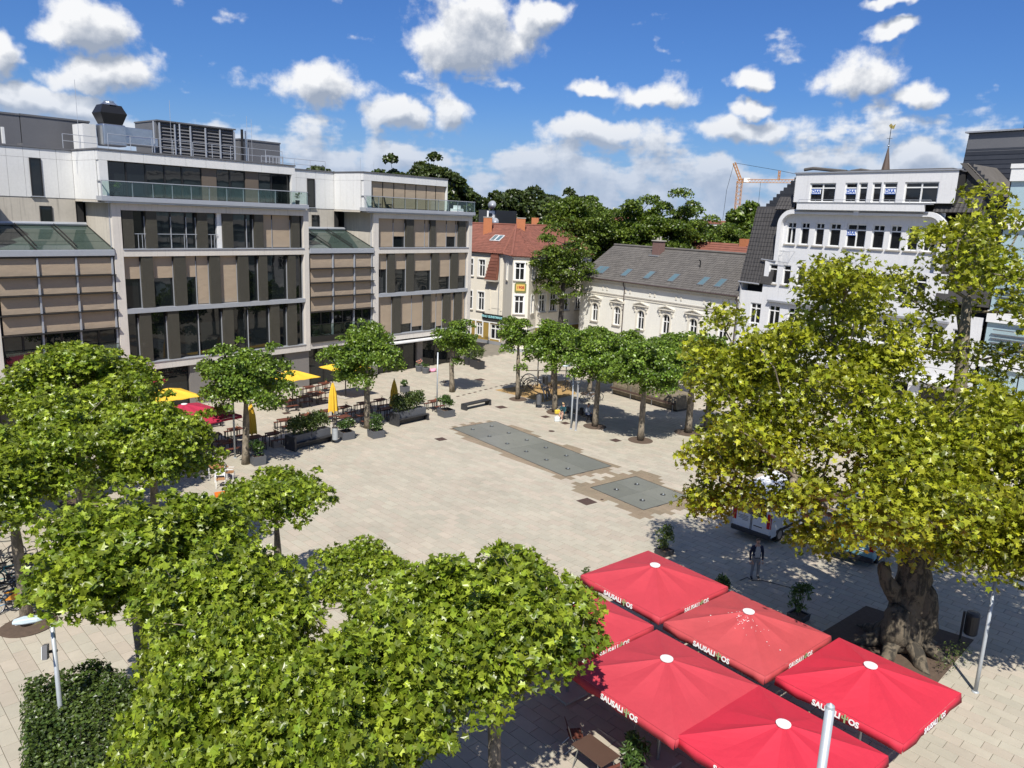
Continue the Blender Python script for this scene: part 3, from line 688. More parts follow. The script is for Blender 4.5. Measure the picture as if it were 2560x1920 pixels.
for x in WX:
    w = window(x - .47, x + .47, 3.5, 5.45, .20, root=CH, frame=m_white, glass=m_hglass, fw_=.085, fy=.09, bars=(x,), hbars=(4.72,))
    for s_ in (-1, 1):   # corners above the round arch
        arc = [(x + s_ * .47 * math.cos(t), 0.004, 4.98 + .47 * math.sin(t)) for t in [R(90 * k / 8) for k in range(9)]]
        MB().slab([(x + s_ * .472, .004, 5.452)] + arc[::-1] if s_ > 0 else [(x + s_ * .472, .004, 5.452)] + arc, (0, .19, 0)).build('spandrel', m_cream, CH)
    b = MB()
    for k in range(16):
        t0, t1 = R(180 * k / 16), R(180 * (k + 1) / 16)
        b.slab([(x + r_ * math.cos(t), -.06, 4.98 + r_ * math.sin(t)) for r_, t in ((.50, t0), (.68, t0), (.68, t1), (.50, t1))], (0, .058, 0))
    for s_ in (-1, 1): b.box(*sorted((x + s_ * .50, x + s_ * .68)), -.06, -.002, 3.5, 4.98)
    b.build('arch_surround', m_creamt, CH)
    b = MB()
    b.slab([(x - 1.02, -.24, 5.86), (x + 1.02, -.24, 5.86), (x + 1.02, -.24, 5.96), (x - 1.02, -.24, 5.96)], (0, .23, 0))
    for s_ in (-1, 1):
        b.slab([(x + s_ * 1.04, -.25, 5.965), (x + s_ * 1.04, -.25, 6.06), (x, -.25, 6.34), (x, -.25, 6.235)], (0, .24, 0))
    b.slab([(x - .9, -.06, 5.965), (x + .9, -.06, 5.965), (x, -.06, 6.22)], (0, .05, 0))
    b.build('pediment', m_creamt, CH)
    b = MB()
    for s_ in (-1, 1):
        c = x + s_ * .80; b.box(c - .10, c + .10, -.17, -.002, 5.58, 5.855); b.box(c - .075, c + .075, -.11, -.002, 5.26, 5.578)
    b.build('bracket', m_creamt, CH)
    pbox(CH, 'window_sill', m_stone, (x - .62, x + .62, -.14, .02, 3.40, 3.495))
    window(x - .5, x + .5, .9, 2.7, .20, root=CH, frame=m_white, glass=m_hglass, fw_=.085, bars=(x,), hbars=(2.1,))
for x in (-14.35, -.14): MB().tube([(x, -.28, 8.05), (x, -.28, 7.8), (x, -.08, 7.5), (x, -.08, 0)], .055, 8).build('downpipe', m_brownp, CH)
MB().tube([(-21.45, -.42, 8.16), (.05, -.42, 8.10)], .075, 8).build('gutter', m_brownp, CH)
me_tg = tile_mesh('roof_tile', .30, .34, m_tile_g)
ey, ez, ry, rz_ = -.38, 8.16, 5.0, 11.58
sl_ = math.hypot(ry - ey, rz_ - ez)
rf = MB().slab([(-21.45, ey, ez), (.02, ey, ez), (.02, ry, rz_), (-21.45, ry, rz_)], (0, 0, -.10)).build('roof', m_tile_g, CH)
MB().slab([(-21.45, 10.3, 8.16), (-21.45, ry, rz_), (.02, ry, rz_), (.02, 10.3, 8.16)], (0, 0, -.10)).build('roof', m_tile_g, CH)
tile_roof(rf, CH, (-21.45, ey, ez + .012), (1, 0, 0), (0, ry - ey, rz_ - ez), 21.5, sl_, me_tg, .30, .34, None, 300)
MB().tube([(-21.45, ry, rz_ + .06), (.02, ry, rz_ + .06)], .13, 8).build('ridge_tiles', m_tile_g, rf)
vd = Vector((0, ry - ey, rz_ - ez)).normalized(); nd_ = Vector((1, 0, 0)).cross(vd)
m_sky = glass_mat('skylight_glass', (.10, .16, .18), .05)
for x in (-19.35, -18.55, -15.09, -11.86, -8.6, -4.86, -2.89):
    o = Vector((x - .34, .35, ez + (rz_ - ez) * (.35 - ey) / (ry - ey)))
    def sp(a, c, h): return o + Vector((1, 0, 0)) * a + vd * c + nd_ * h
    f = MB().slab([sp(-.06, -.06, .0), sp(.74, -.06, .0), sp(.74, 1.31, .0), sp(-.06, 1.31, .0)], nd_ * .11).build('skylight', m_grey, rf)
    MB().slab([sp(.02, .03, .112), sp(.66, .03, .112), sp(.66, 1.22, .112), sp(.02, 1.22, .112)], nd_ * .006).build('skylight_pane', m_sky, rf)
ck = pbox(CH, 'chimney', m_brick, (-14.6, -13.55, 3.9, 4.7, 10.2, 12.35), bevel=.01)
pbox(CH, 'chimney_cap', m_stone, (-14.7, -13.45, 3.8, 4.8, 12.352, 12.45), (-14.3, -14.15, 4.2, 4.35, 12.45, 12.7), (-13.9, -13.8, 4.2, 4.35, 12.45, 12.85))
pbox(CH, 'flashing', m_zincr, (-14.75, -13.4, 3.55, 3.9, 10.78, 10.9))
MB().tube([(-7.0, 2.7, 10.1), (-7.0, 2.7, 10.75), (-7.0, 2.5, 10.85)], .06, 8).build('vent_pipe', m_black, rf)

# ------------------------------------------------------------------ white office house with mansard roof and DAA posters
WH = empty('white_office_house', (20.04, 69.03, 0), R(-52.8)); tag(WH, 'white rendered office house with dark mansard roof and blue DAA posters', 'building')
def wwin(x0, x1, z0, z1, y, kind='t', bars=None):
    bars = bars if bars is not None else ((x0 + x1) / 2,) if x1 - x0 > 1.3 else ()
    w = window(x0, x1, z0, z1, y, root=WH, frame=m_white, glass=m_hglass, fw_=.09, fy=.10, bars=bars, hbars=(z0 + (z1 - z0) * .74,))
    return w
dw = [(5.7, 7.98), (8.75, 9.76), (9.88, 10.6), (10.97, 11.68), (11.81, 12.88), (13.42, 15.86)]
wall(WH, 'wall', 4.31, 17.08, 16.35, 18.6, [(a, b, 16.36, 17.84) for a, b in dw], 0, .2, m_wwall)
for a, b in dw: wwin(a, b, 16.36, 17.84, .19)
pbox(WH, 'house_core', m_int, (4.36, 17.0, .22, 9, 16.2, 18.55)); pbox(WH, 'house_core', m_int, (3.4, 16.3, .75, 12, 0, 16.2)); pbox(WH, 'house_core', m_int, (.1, 20, .9, 12, 0, 12))
pbox(WH, 'wall', m_wwall, (4.31, 4.36, .0, 3.2, 16.35, 18.6)); pbox(WH, 'roof_edge', m_zincr, (4.22, 17.18, -.09, .4, 18.602, 18.70)); pbox(WH, 'roof', m_grey, (4.3, 17.1, .4, 9, 18.55, 18.64))
pbox(WH, 'parapet', m_wwall, (4.9, 15.2, -.32, -.1, 15.75, 16.24)); pbox(WH, 'balcony_slab', m_zincr, (4.85, 15.7, -.34, .0, 16.242, 16.30))
b = MB()
b.tube([(5.0, -.25, 16.55), (15.6, -.25, 16.55)], .02, 6)
for i in range(8): b.tube([(5.0 + i * 10.6 / 7, -.25, 16.3), (5.0 + i * 10.6 / 7, -.25, 16.55)], .015, 5)
b.build('handrail', m_alu, WH)
f3 = [(3.68, 4.55), (4.98, 5.8), (6.3, 7.13), (7.58, 8.56), (9.05, 10.68), (11.15, 12.13), (12.53, 13.43), (13.87, 14.71), (15.07, 16.0)]
wall(WH, 'wall', 3.40, 16.4, 11.3, 15.75, [(a, b, 12.93, 14.74) for a, b in f3], .5, .2, m_wwall)
for i, (a, b) in enumerate(f3):
    w = wwin(a, b, 12.93, 14.74, .69, bars=((a + b) / 2,) if i in (0, 4, 8) else ())
    zt = 12.93 + 1.81 * .74
    MB().box((a + b) / 2 - .03, (a + b) / 2 + .03, .60, .68, zt, 14.68).build('glazing_bar', m_white, w)
    pbox(WH, 'window_sill', m_stone, (a - .12, b + .1, .38, .52, 12.82, 12.925))
# frame of the big niche: rounded upper corners, proud of the wall
fr_o, fr_i = .0, .5
def ring(x, z, r0_, r1_, t0, t1, n=8):
    b = MB()
    for k in range(n):
        a0, a1 = t0 + (t1 - t0) * k / n, t0 + (t1 - t0) * (k + 1) / n
        b.slab([(x + r_ * math.cos(t), 0, z + r_ * math.sin(t)) for r_, t in ((r0_, a0), (r1_, a0), (r1_, a1), (r0_, a1))], (0, .5, 0))
    return b
ring(4.35, 14.45, .95, 1.30, R(180), R(90)).build('niche_frame', m_wwall, WH); ring(15.45, 14.45, .95, 1.30, R(0), R(90)).build('niche_frame', m_wwall, WH)
pbox(WH, 'niche_frame', m_wwall, (3.05, 3.40, 0, .5, 11.45, 14.45)); pbox(WH, 'niche_frame', m_wwall, (16.40, 16.75, 0, .5, 11.45, 14.45))
pbox(WH, 'niche_frame', m_wwall, (4.352, 9.78, .0, .5, 15.40, 15.75)); pbox(WH, 'niche_frame', m_wwall, (10.22, 15.448, .0, .5, 15.40, 15.75)); pbox(WH, 'niche_frame', m_wwall, (9.782, 10.218, -.12, .5, 15.38, 16.24))
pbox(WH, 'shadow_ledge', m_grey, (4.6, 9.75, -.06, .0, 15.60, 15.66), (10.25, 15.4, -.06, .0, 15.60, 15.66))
f2 = [(2.7, 3.53), (4.08, 4.82), (5.40, 6.1), (6.65, 7.38), (8.0, 8.7), (9.05, 10.2), (10.9, 12.1), (12.6, 13.4), (13.9, 14.7), (15.2, 16.0)]
wall(WH, 'wall', 2.3, 17.6, 8.7, 11.44, [(a, b, 9.55, 11.17) for a, b in f2 if a < 7.5 or a > 10.5], .02, .2, m_wwall)
for a, b in f2:
    if 7.5 < a < 10.5: continue
    wwin(a, b, 9.55, 11.17, .21, bars=()); pbox(WH, 'window_sill', m_stone, (a - .1, b + .1, -.10, .03, 9.44, 9.545))
wall(WH, 'wall', 7.6, 10.4, 9.3, 11.75, [(8.0, 8.7, 9.75, 11.2), (9.05, 10.2, 9.75, 11.2)], -.3, .2, m_wwall); pbox(WH, 'wall', m_wwall, (7.6, 7.64, -.298, .0, 9.3, 11.75)); pbox(WH, 'roof', m_zincr, (7.55, 10.45, -.34, .1, 11.752, 11.80))
for a, b in ((8.0, 8.7), (9.05, 10.2)): wwin(a, b, 9.75, 11.2, -.11)
low = [(x, x + 1.1) for x in (1.2, 3.1, 5.0, 6.9, 8.8, 10.7, 12.6, 14.5, 16.4, 18.3)]
wall(WH, 'wall', 0.0, 20.2, 4.7, 8.7, [(a, b, 5.9, 7.7) for a, b in low], .02, .2, m_wwall)
for a, b in low: wwin(a, b, 5.9, 7.7, .21, bars=((a + b) / 2,))
pbox(WH, 'string_course', m_zincr, (3.0, 18, -.25, .01, 8.0, 8.15))
wall(WH, 'wall', 0.0, 20.2, 0, 4.68, [(x, x + 2.4, .3, 3.2) for x in (.6, 3.8, 7.0, 10.2, 13.4, 16.6)], .02, .3, m_wwall)
for x in (.6, 3.8, 7.0, 10.2, 13.4, 16.6):
    window(x, x + 2.4, .3, 3.2, .3, root=WH, frame=m_frame, glass=m_hglass, fw_=.08, bars=(x + 1.2,))
    pbox(WH, 'awning', m_white, (x - .2, x + 2.6, -.5, .0, 3.6, 3.75))
pbox(WH, 'wall', m_wwall, (0.0, .06, .03, 1.2, 4.0, 9.5)); pbox(WH, 'wall', m_wwall, (2.25, 2.30, .02, .6, 8.7, 11.4))
# mansard slopes left and right of the middle part
me_td = tile_mesh('mansard_tile', .30, .36, m_tile_d)
def mans(pts, u0_, W, inside, near):
    O = Vector(pts[0]); u = Vector((1, 0, 0)); v = (Vector(pts[3]) - Vector(pts[0])); v.x = 0
    r = MB().slab([Vector(p) for p in pts], (0, .12, -.05)).build('mansard_roof', m_tile_d, WH)
    L = v.length
    tile_roof(r, WH, O + Vector((0, -.012, .01)), u, v, W, L, me_td, .30, .36, lambda a, c: inside(a, c / L), near, 'mansard_tile')
    return r
mans([(-.05, -.12, 9.45), (3.12, -.12, 9.45), (3.12, 1.30, 16.0), (-.05, 1.30, 16.0)], 0, 3.0, lambda a, t: a + .05 > .0 and (a < 1.95 or t > .31) and a < 3.05, 150)
mans([(16.8, -.12, 9.45), (20.4, -.12, 9.45), (20.4, 1.30, 16.0), (16.8, 1.30, 16.0)], 0, 3.5, lambda a, t: t > .25, 60)
for x0_, W_ in ((2.55, 1.75), (15.65, 3.0)):
    r = MB().slab([(x0_, .15, 15.76), (x0_ + W_, .15, 15.76), (x0_ + W_, .75, 16.80), (x0_, .75, 16.80)], (0, .1, -.05)).build('mansard_roof', m_tile_d, WH)
    tile_roof(r, WH, (x0_, .138, 15.77), (1, 0, 0), (0, .6, 1.04), W_, 1.2, me_td, .30, .36, None, 20, 'mansard_tile')
MB().tube([(-.15, -.22, 9.42), (2.0, -.22, 9.38)], .07, 8).build('gutter', m_zincr, WH); MB().tube([(1.75, .1, 11.50), (3.3, -.05, 11.44)], .06, 8).build('gutter', m_zincr, WH)
MB().tube([(-.05, -.2, 9.4), (.02, -.06, 8.9), (.02, -.06, 0)], .05, 8).build('downpipe', m_zincr, WH)
# slate cheeks and upper roof
sm = MB()
sm.slab([(.75, 1.35, 15.95), (4.4, 1.35, 15.95), (4.4, 1.35, 18.55), (3.6, 1.35, 18.4)], (0, .2, 0)).build('slate_gable', m_slate, WH)
for k in range(9):
    z = 16.0 + k * .27; xa = .75 + (2.85) * min(1, (z - 15.95) / 2.45)
    pbox(WH, 'slate_course', m_slate, (xa, 4.3, 1.31, 1.345, z, z + .255))
    xb = 17.1 + (19.6 - 17.1) * (1 - k / 9.)
    pbox(WH, 'slate_course', m_slate, (17.1, max(xb, 17.25), 1.28, 1.345, z + .75, z + .75 + .255))
MB().slab([(17.05, 1.35, 16.2), (20.1, 1.35, 16.2), (17.05, 1.35, 19.2)], (0, .2, 0)).build('slate_gable', m_slate, WH)
r = MB().slab([(16.55, 1.1, 19.15), (16.95, 1.1, 19.15), (20.35, 1.1, 15.9), (19.95, 1.1, 15.9)], (0, 7, 0)).build('tiled_verge', m_tile_g, WH)
tile_roof(r, WH, (20.25, 1.1, 16.02), (0, 1, 0), (-3.4, 0, 3.25), .3, 4.7, tile_mesh('verge_tile', .26, .3, m_tile_g), .26, .3, None, 16, 'verge_tile')
MB().slab([(.0, 8, 16.), (16, 8, 16.0), (13, 8, 19.4), (3, 8, 19.4)], (0, 1, 0)).build('back_roof', m_tile_g, WH)
for a, b, z in ((-.2, 4.0, 19.66), (4.4, 7.6, 19.4)): MB().tube([(a, 8, z - .1), (a + .9, 8, z), (b, 8, z - .35)], .15, 7).build('ridge_tiles', m_tile_g, WH)
# window guard grille
b = MB()
for i in range(8): b.tube([(3.72 + i * .13, -.16, 11.35), (3.72 + i * .13, -.16, 12.35)], .012, 5)
for z in (11.4, 12.3): b.tube([(3.66, -.16, z), (4.7, -.16, z)], .02, 5)
b.tube([(3.66, .5, 12.35), (3.66, -.16, 12.35)], .015, 5); b.tube([(4.7, .5, 12.35), (4.7, -.16, 12.35)], .015, 5)
b.build('window_guard', m_alu, WH)
# posters
m_blue = mat('poster_blue', (.02, .10, .42), .5, .03); m_pw = mat('poster_white', (.78, .80, .84), .5, .03)
def text_mesh(body, size, m, name, ext=.002, bold=0.):
    cu = bpy.data.curves.new(name, 'FONT'); cu.body = body; cu.size = size; cu.extrude = ext; cu.align_x = 'CENTER'; cu.align_y = 'CENTER'; cu.offset = bold; cu.resolution_u = 3
    tmp = bpy.data.objects.new('tmp', cu); COL.objects.link(tmp); dg = bpy.context.evaluated_depsgraph_get(); me = bpy.data.meshes.new_from_object(tmp.evaluated_get(dg))
    bpy.data.objects.remove(tmp); me.name = name; me.materials.clear(); me.materials.append(m); return me
me_daa = text_mesh('DAA', .34, m_blue, 'poster_lettering', .004, .012)
for x, z, y in ((6.28, 17.18, .07), (9.26, 17.18, .07), (12.36, 17.18, .07), (9.42, 14.05, .57)):
    p = MB().box(x - .42, x + .42, y - .01, y, z - .20, z + .20).build('poster', m_pw, WH)
    bd = MB(); bd.box(x - .42, x + .42, y - .014, y - .011, z - .2, z - .155); bd.box(x - .42, x + .42, y - .014, y - .011, z + .155, z + .2); bd.build('poster_border', m_blue, p)
    l = ob('poster_lettering', me_daa, p); l.location = (x, y - .016, z); l.rotation_euler = (R(90), 0, 0)
# ------------------------------------------------------------------ corner house with red roof
def pt(x, y, Y):
    """point at depth Y along the line of sight through a photo coordinate (survey helper)"""
    p = gp(x, y, CAM_H - 1.0); d = Vector((p.x, p.y, -1.0)) if True else None
    u, v = x - 1280, y - 960
    a = u * math.cos(ROLL) + v * math.sin(ROLL); b = -u * math.sin(ROLL) + v * math.cos(ROLL)
    d = Vector((a, FPX * math.cos(PITCH) - b * math.sin(PITCH), -FPX * math.sin(PITCH) - b * math.cos(PITCH)))
    return Vector((d.x * Y / d.y, Y, CAM_H + d.z * Y / d.y))
def rebase(tmp, root):
    Mx = Matrix.Translation(tmp.location) @ tmp.rotation_euler.to_matrix().to_4x4()
    for c in list(tmp.children):
        ml = c.matrix_basis.copy(); c.parent = root; c.matrix_basis = Mx @ ml
    bpy.data.objects.remove(tmp)
def tile_poly(root, poly, me, tw, th, near, name, m, thick=.1, part='roof'):
    P_ = [Vector(p) for p in poly]; u = (P_[1] - P_[0]).normalized(); n = u.cross(P_[-1] - P_[0]).normalized(); v = n.cross(u)
    q = [((p - P_[0]).dot(u), (p - P_[0]).dot(v)) for p in P_]
    r = MB().slab(P_, -n * thick).build(part, m, root)
    def ins(a, c):
        k = False
        for i in range(len(q)):
            (x1, y1), (x2, y2) = q[i], q[(i + 1) % len(q)]
            if (y1 > c) != (y2 > c) and a < (x2 - x1) * (c - y1) / (y2 - y1) + x1: k = not k
        return k
    x0 = min(a for a, _ in q); W = max(a for a, _ in q) - x0; L = max(c for _, c in q)
    tile_roof(r, root, P_[0] + u * x0 + n * .012, u, v, W, L, me, tw, th, lambda a, c: ins(a + x0, c), near, name)
    return r
KH = empty('corner_house', (0, 0, 0)); tag(KH, 'cream corner house with red tiled roof, bay window and 1908 shield', 'house')
m_kwall = mat('pale_stucco', (.69, .64, .54), .85, .06, .8, streak=.12, bump=.1)
m_ochrew = mat('ochre_panel', (.30, .20, .045), .8, .08, 1)
def pl(p, a): return Vector((p[0], p[1], 0)), R(a)
A38 = Vector((math.cos(R(-38)), math.sin(R(-38)), 0))
p1 = Vector((-3.18, 87.56, 0)); kB = Vector((-1.417, 86.086, 0)); kC = Vector((-.374, 82.193, 0)); kD = Vector((1.373, 82.10, 0)); kE = Vector((2.325, 84.456, 0)); kF = kE + Vector((math.cos(R(42)), math.sin(R(42)), 0)) * 8.5
kA = p1 - A38 * 6.0
def seg(a, b, holes, gf, extra=None):
    d = b - a; L = d.length; t = empty('tmp', a, math.atan2(d.y, d.x))
    up_h = [h for h in holes]
    wall(t, 'wall', 0, L, 2.45, 10.25, up_h, 0, .2, m_kwall)
    wall(t, 'wall', 0, L, 0.0, 2.45, gf, .0, .2, m_ochrew if gf is not None and len(gf) > 1 else m_kwall)
    for h in holes:
        zt = h[2] + (h[3] - h[2]) * .68
        window(h[0], h[1], h[2], h[3], .18, root=t, frame=m_white, glass=m_hglass, fw_=.09, fy=.09, bars=((h[0] + h[1]) / 2,) if h[1] - h[0] > .7 else (), hbars=(zt,))
        b_ = MB(); w = .12
        b_.box(h[0] - w, h[0], -.05, -.002, h[2], h[3] + w); b_.box(h[1], h[1] + w, -.05, -.002, h[2], h[3] + w); b_.box(h[0], h[1], -.05, -.002, h[3], h[3] + w)
        b_.build('window_surround', m_white, t); pbox(t, 'window_sill', m_stone, (h[0] - .18, h[1] + .18, -.12, .02, h[2] - .12, h[2] - .003))
    for h in gf or []:
        window(h[0], h[1], h[2], h[3], .18, root=t, frame=m_white, glass=m_hglass, fw_=.11, fy=.12, bars=((h[0] + h[1]) / 2,), hbars=(h[2] + (h[3] - h[2]) * .7,))
        pbox(t, 'window_surround', m_white, (h[0] - .18, h[0], -.05, -.002, h[2] - .15, h[3] + .15), (h[1], h[1] + .18, -.05, -.002, h[2] - .15, h[3] + .15))
    pbox(t, 'plinth_band', m_white, (0, L, -.04, -.002, 2.40, 2.52)); pbox(t, 'cornice', m_white, (0, L, -.12, -.001, 10.05, 10.22))
    pbox(t, 'plinth', m_zincr, (0, L, -.06, -.001, 0, .35))
    if extra: extra(t, L)
    rebase(t, KH)
o6 = 6.0
def exA(t, L):
    board = pbox(t, 'shop_sign', m_frame, (o6 - .45, L + .3, -.22, -.10, 2.80, 3.42))
    l = ob('sign_lettering', text_mesh('FRAU GUNSTMANN', .36, mat('sign_cyan', (.30, .62, .66), .5), 'sign_lettering', .01, .012), board); l.location = ((o6 - .45 + L + .3) / 2, -.235, 3.11); l.rotation_euler = (R(90), 0, 0)
    pbox(t, 'relief_panel', m_kwall, (o6 + .75, o6 + 1.9, -.035, -.002, 4.1, 6.0)); pbox(t, 'relief_panel', m_kwall, (o6 + .30, o6 + .5, -.05, -.002, 3.9, 6.2)); pbox(t, 'relief_panel', m_kwall, (o6 + 2.0, o6 + 2.2, -.05, -.002, 3.9, 6.2))
    P_ = [(o6 + .10, -.62, 7.30), (o6 + 1.65, -.62, 7.30), (o6 + 1.65, -.15, 10.2), (o6 + .75, -.15, 10.6)]
    MB().slab(P_, (0, .4, .06)).build('flared_roof', m_tile_r, t); pbox(t, 'corbel', m_stone, (o6 + .05, o6 + 1.7, -.66, -.01, 7.12, 7.29))
    for k in range(9):
        f = k / 9.; x0_ = o6 + .10 + .62 * f; y_ = -.65 + .47 * f
        pbox(t, 'flared_tile_row', m_tile_r, (x0_, o6 + 1.66, y_ - .02, y_ + .08, 7.31 + 3.1 * f, 7.31 + 3.1 * f + .30))
    MB().tube([(o6 + 1.75, -.08, 10.1), (o6 + 1.75, -.08, 2.5)], .045, 7).build('downpipe', m_zincr, t)
seg(kA, kB, [(x, x + .95, z0, z1) for x in (o6 - 1.4, o6 - 3.2, o6 - 5.0) for z0, z1 in ((7.5, 9.42), (3.65, 5.78))], [(o6 - 1.5, o6 - .6, .75, 2.25), (o6 + .6, o6 + 2.0, .55, 2.3), (o6 - 3.6, o6 - 2.4, .6, 2.25)], exA)
seg(kB, kC, [(1.45, 1.95, 7.55, 9.5)], [], None)
def exC(t, L):
    sh = MB(); c = L / 2
    sh.slab([(c - .62, -.07, 6.5), (c - .45, -.07, 6.42), (c + .45, -.07, 6.42), (c + .62, -.07, 6.5), (c + .62, -.07, 7.35), (c + .4, -.07, 7.5), (c - .4, -.07, 7.5), (c - .62, -.07, 7.35)], (0, .068, 0)).build('date_shield', mat('shield_green', (.16, .17, .05), .7), t)
    f = pbox(t, 'shield_field', mat('shield_yellow', (.62, .40, .10), .7), (c - .46, c + .46, -.10, -.071, 6.62, 7.3))
    l = ob('shield_date', text_mesh('1908', .40, mat('shield_red', (.35, .04, .02), .6), 'shield_date', .008, .012), f); l.location = (c, -.112, 6.97); l.rotation_euler = (R(90), 0, 0)
seg(kC, kD, [(.22, 1.25, 7.72, 9.58), (.28, 1.28, 4.14, 6.1)], [], exC)
seg(kD, kE, [(.9, 1.6, 7.75, 9.58), (.9, 1.6, 4.14, 6.1)], [], None)
seg(kE, kF, [(x, x + .95, z0, z1) for x in (.4, 2.1, 4.1, 6.2) for z0, z1 in ((7.75, 9.5), (4.1, 6.05))], [(1.0, 2.2, .6, 2.25), (4.0, 5.2, .6, 2.25)], None)
core = [kA, kB, kC, kD, kE, kF, kF + Vector((-4, 6, 0)), kA + Vector((4, 7, 0))]
cc = sum(core, Vector()) / len(core)
MB().slab([cc + (p - cc) * .93 + Vector((0, .35, 0)) for p in core], (0, 0, 10.0)).build('house_core', m_int, KH)
me_tr = tile_mesh('red_tile', .28, .33, m_tile_r)
K_ = Vector((-.2, 91.2, 13.35)); dF = Vector((math.cos(R(42)), math.sin(R(42)), 0))
ov = lambda p, n: Vector((p.x + n[0] * .35, p.y + n[1] * .35, 10.25))
eA, eB, eC, eD, eE, eF = ov(kA, (-.6, -.8)), ov(kB, (-.45, -.75)), ov(kC, (-.5, -.85)), ov(kD, (.5, -.85)), ov(kE, (.55, -.65)), ov(kF, (.66, -.75))
KL, KR = K_ - A38 * 7.5 + Vector((0, 0, -.05)), K_ + dF * 8.5
tile_poly(KH, [eA, eB, K_, KL], me_tr, .28, .33, 170, 'red_tile', m_tile_r)
tile_poly(KH, [eB, eC, K_], me_tr, .28, .33, 20, 'red_tile', m_tile_r)
tile_poly(KH, [eC, eD, K_], me_tr, .28, .33, 40, 'red_tile', m_tile_r)
tile_poly(KH, [eD, eE, K_], me_tr, .28, .33, 30, 'red_tile', m_tile_r)
tile_poly(KH, [eE, eF, KR, K_], me_tr, .28, .33, 40, 'red_tile', m_tile_r)
for a, b in ((eB, K_), (eE, K_), (eC, K_), (K_, KL), (K_, KR)): MB().tube([a + Vector((0, 0, .05)), b + Vector((0, 0, .08))], .11, 7).build('ridge_tiles', m_tile_r, KH)
def chim(x, y, Y, w, d, h, m, zb):
    c = pt(x, y, Y); pbox(KH, 'chimney', m, (c.x - w / 2, c.x + w / 2, c.y - d / 2, c.y + d / 2, zb, c.z + h), bevel=.01); pbox(KH, 'chimney_cap', m_stone, (c.x - w / 2 - .05, c.x + w / 2 + .05, c.y - d / 2 - .05, c.y + d / 2 + .05, c.z + h + .002, c.z + h + .09))
chim(1302, 585, 90.5, .95, .8, 1.75, m_obrick, 11.5); chim(1219, 582, 92, 1.0, .8, 1.75, m_obrick, 11.2)
nAB = A38.cross(K_ - eB).normalized(); nAB = nAB if nAB.z > 0 else -nAB; vAB = nAB.cross(A38)
so = eB - A38 * 3.6 + vAB * 2.3
for k in range(2):
    q = [so + A38 * (k * .75 + a) + vAB * c + nAB * .06 for a, c in ((0, 0), (.68, 0), (.68, 1.2), (0, 1.2))]
    s_ = MB().slab(q, nAB * .09).build('skylight', m_white, KH); MB().slab([so + A38 * (k * .75 + a) + vAB * c + nAB * .155 for a, c in ((.07, .07), (.61, .07), (.61, 1.13), (.07, 1.13))], nAB * .005).build('skylight_pane', m_sky, s_)

# ------------------------------------------------------------------ houses further back
def gable_house(name, label, c, w, d, he, hr, rz, mw, mr, chims=(), wins=True, group='houses behind the square'):
    h = empty(name, (c.x, c.y, 0), rz); tag(h, label, 'house', group)
    MB().slab([(-w / 2, -d / 2, 0), (w / 2, -d / 2, 0), (w / 2, d / 2, 0), (-w / 2, d / 2, 0)], (0, 0, he)).build('wall', mw, h)
    MB().slab([(-w / 2, -d / 2 + .01, he), (-w / 2, d / 2 - .01, he), (-w / 2, 0, hr - .12)], (w, 0, 0)).build('gable', mw, h)
    for s_ in (-1, 1):
        r = MB().slab([(-w / 2 - .3, s_ * (d / 2 + .3), he - .1), (w / 2 + .3, s_ * (d / 2 + .3), he - .1), (w / 2 + .3, 0, hr), (-w / 2 - .3, 0, hr)], (0, 0, -.12)).build('roof', mr, h)
        L = math.hypot(d / 2 + .3, hr - he + .1); n = int(L / .42)
        for k in range(n):
            f = k / n; y = s_ * (d / 2 + .3) * (1 - f); z = he - .1 + (hr - he + .1) * f
            if s_ < 0: MB().box(-w / 2 - .3, w / 2 + .3, y - .03, y + .03, z - .01, z + .05).build('tile_row', mr, r)
    for x, y, q in chims: pbox(h, 'chimney', m_obrick, (x - .5, x + .5, y - .4, y + .4, he, hr + q))
    if wins:
        for i in range(int(w / 2.4)):
            x = -w / 2 + 1.2 + i * 2.4
            for z in (1.2, 4.2, 7.2):
                if z + 1.6 < he: window(x - .5, x + .5, z, z + 1.5, -d / 2 - .01, root=h, frame=m_white, glass=m_hglass, fw_=.1, fy=.06)
    return h
c = pt(1215, 600, 99); h = gable_house('party_wall_house', 'white rendered house wall with white chimney behind the red roof', c, 6, 8, 12.9, 13.2, R(-38), mat('rough_white_render', (.72, .72, .71), .9, .05, 1.5, bump=1., bscale=2.), m_tile_d, (), False)
pbox(h, 'chimney', m_white, (-2.9, -1.6, -3.6, -2.6, 13, 15.0)); pbox(h, 'chimney_cap', m_white, (-2.6, -1.9, -3.4, -2.8, 15.0, 15.4))
pbox(h, 'dormer', m_slate, (.4, 3.2, -2, 2, 12.8, 15.0)); pbox(h, 'dormer_front', m_white, (1.9, 3.0, -2.2, -2.0, 13, 14.9)); pbox(h, 'dormer_window', m_hglass, (2.2, 2.7, -2.25, -2.2, 13.3, 14.6))
for x, z in ((3.0, 15.6), (3.5, 13.6)):
    d_ = MB().lathe((0, 0, 0), [(.02, -.10), (.3, -.07), (.5, .0), (.52, .02)], 14).build('satellite_dish', m_alu, h, True, loc=(x, -2.6, z)); d_.rotation_euler = (R(75), 0, R(20))
    MB().tube([(x, -2.4, z - 1.2), (x, -2.4, z)], .03, 6).build('dish_mast', m_alu, h)
gable_house('red_roof_house', 'red tiled house with brick chimneys behind the corner house', pt(1400, 585, 112), 17, 10, 9.5, 13.4, R(-8), m_kwall, m_tile_r, ((-6.5, -1, .8), (-3.5, -1, .9), (-1.5, -1, .9), (1, -1, .8)))
gable_house('far_red_roof_house', 'far house with steep orange roof between the locust trees', pt(1565, 560, 130), 10, 9, 9, 15.5, R(50), m_kwall, m_tile_r)
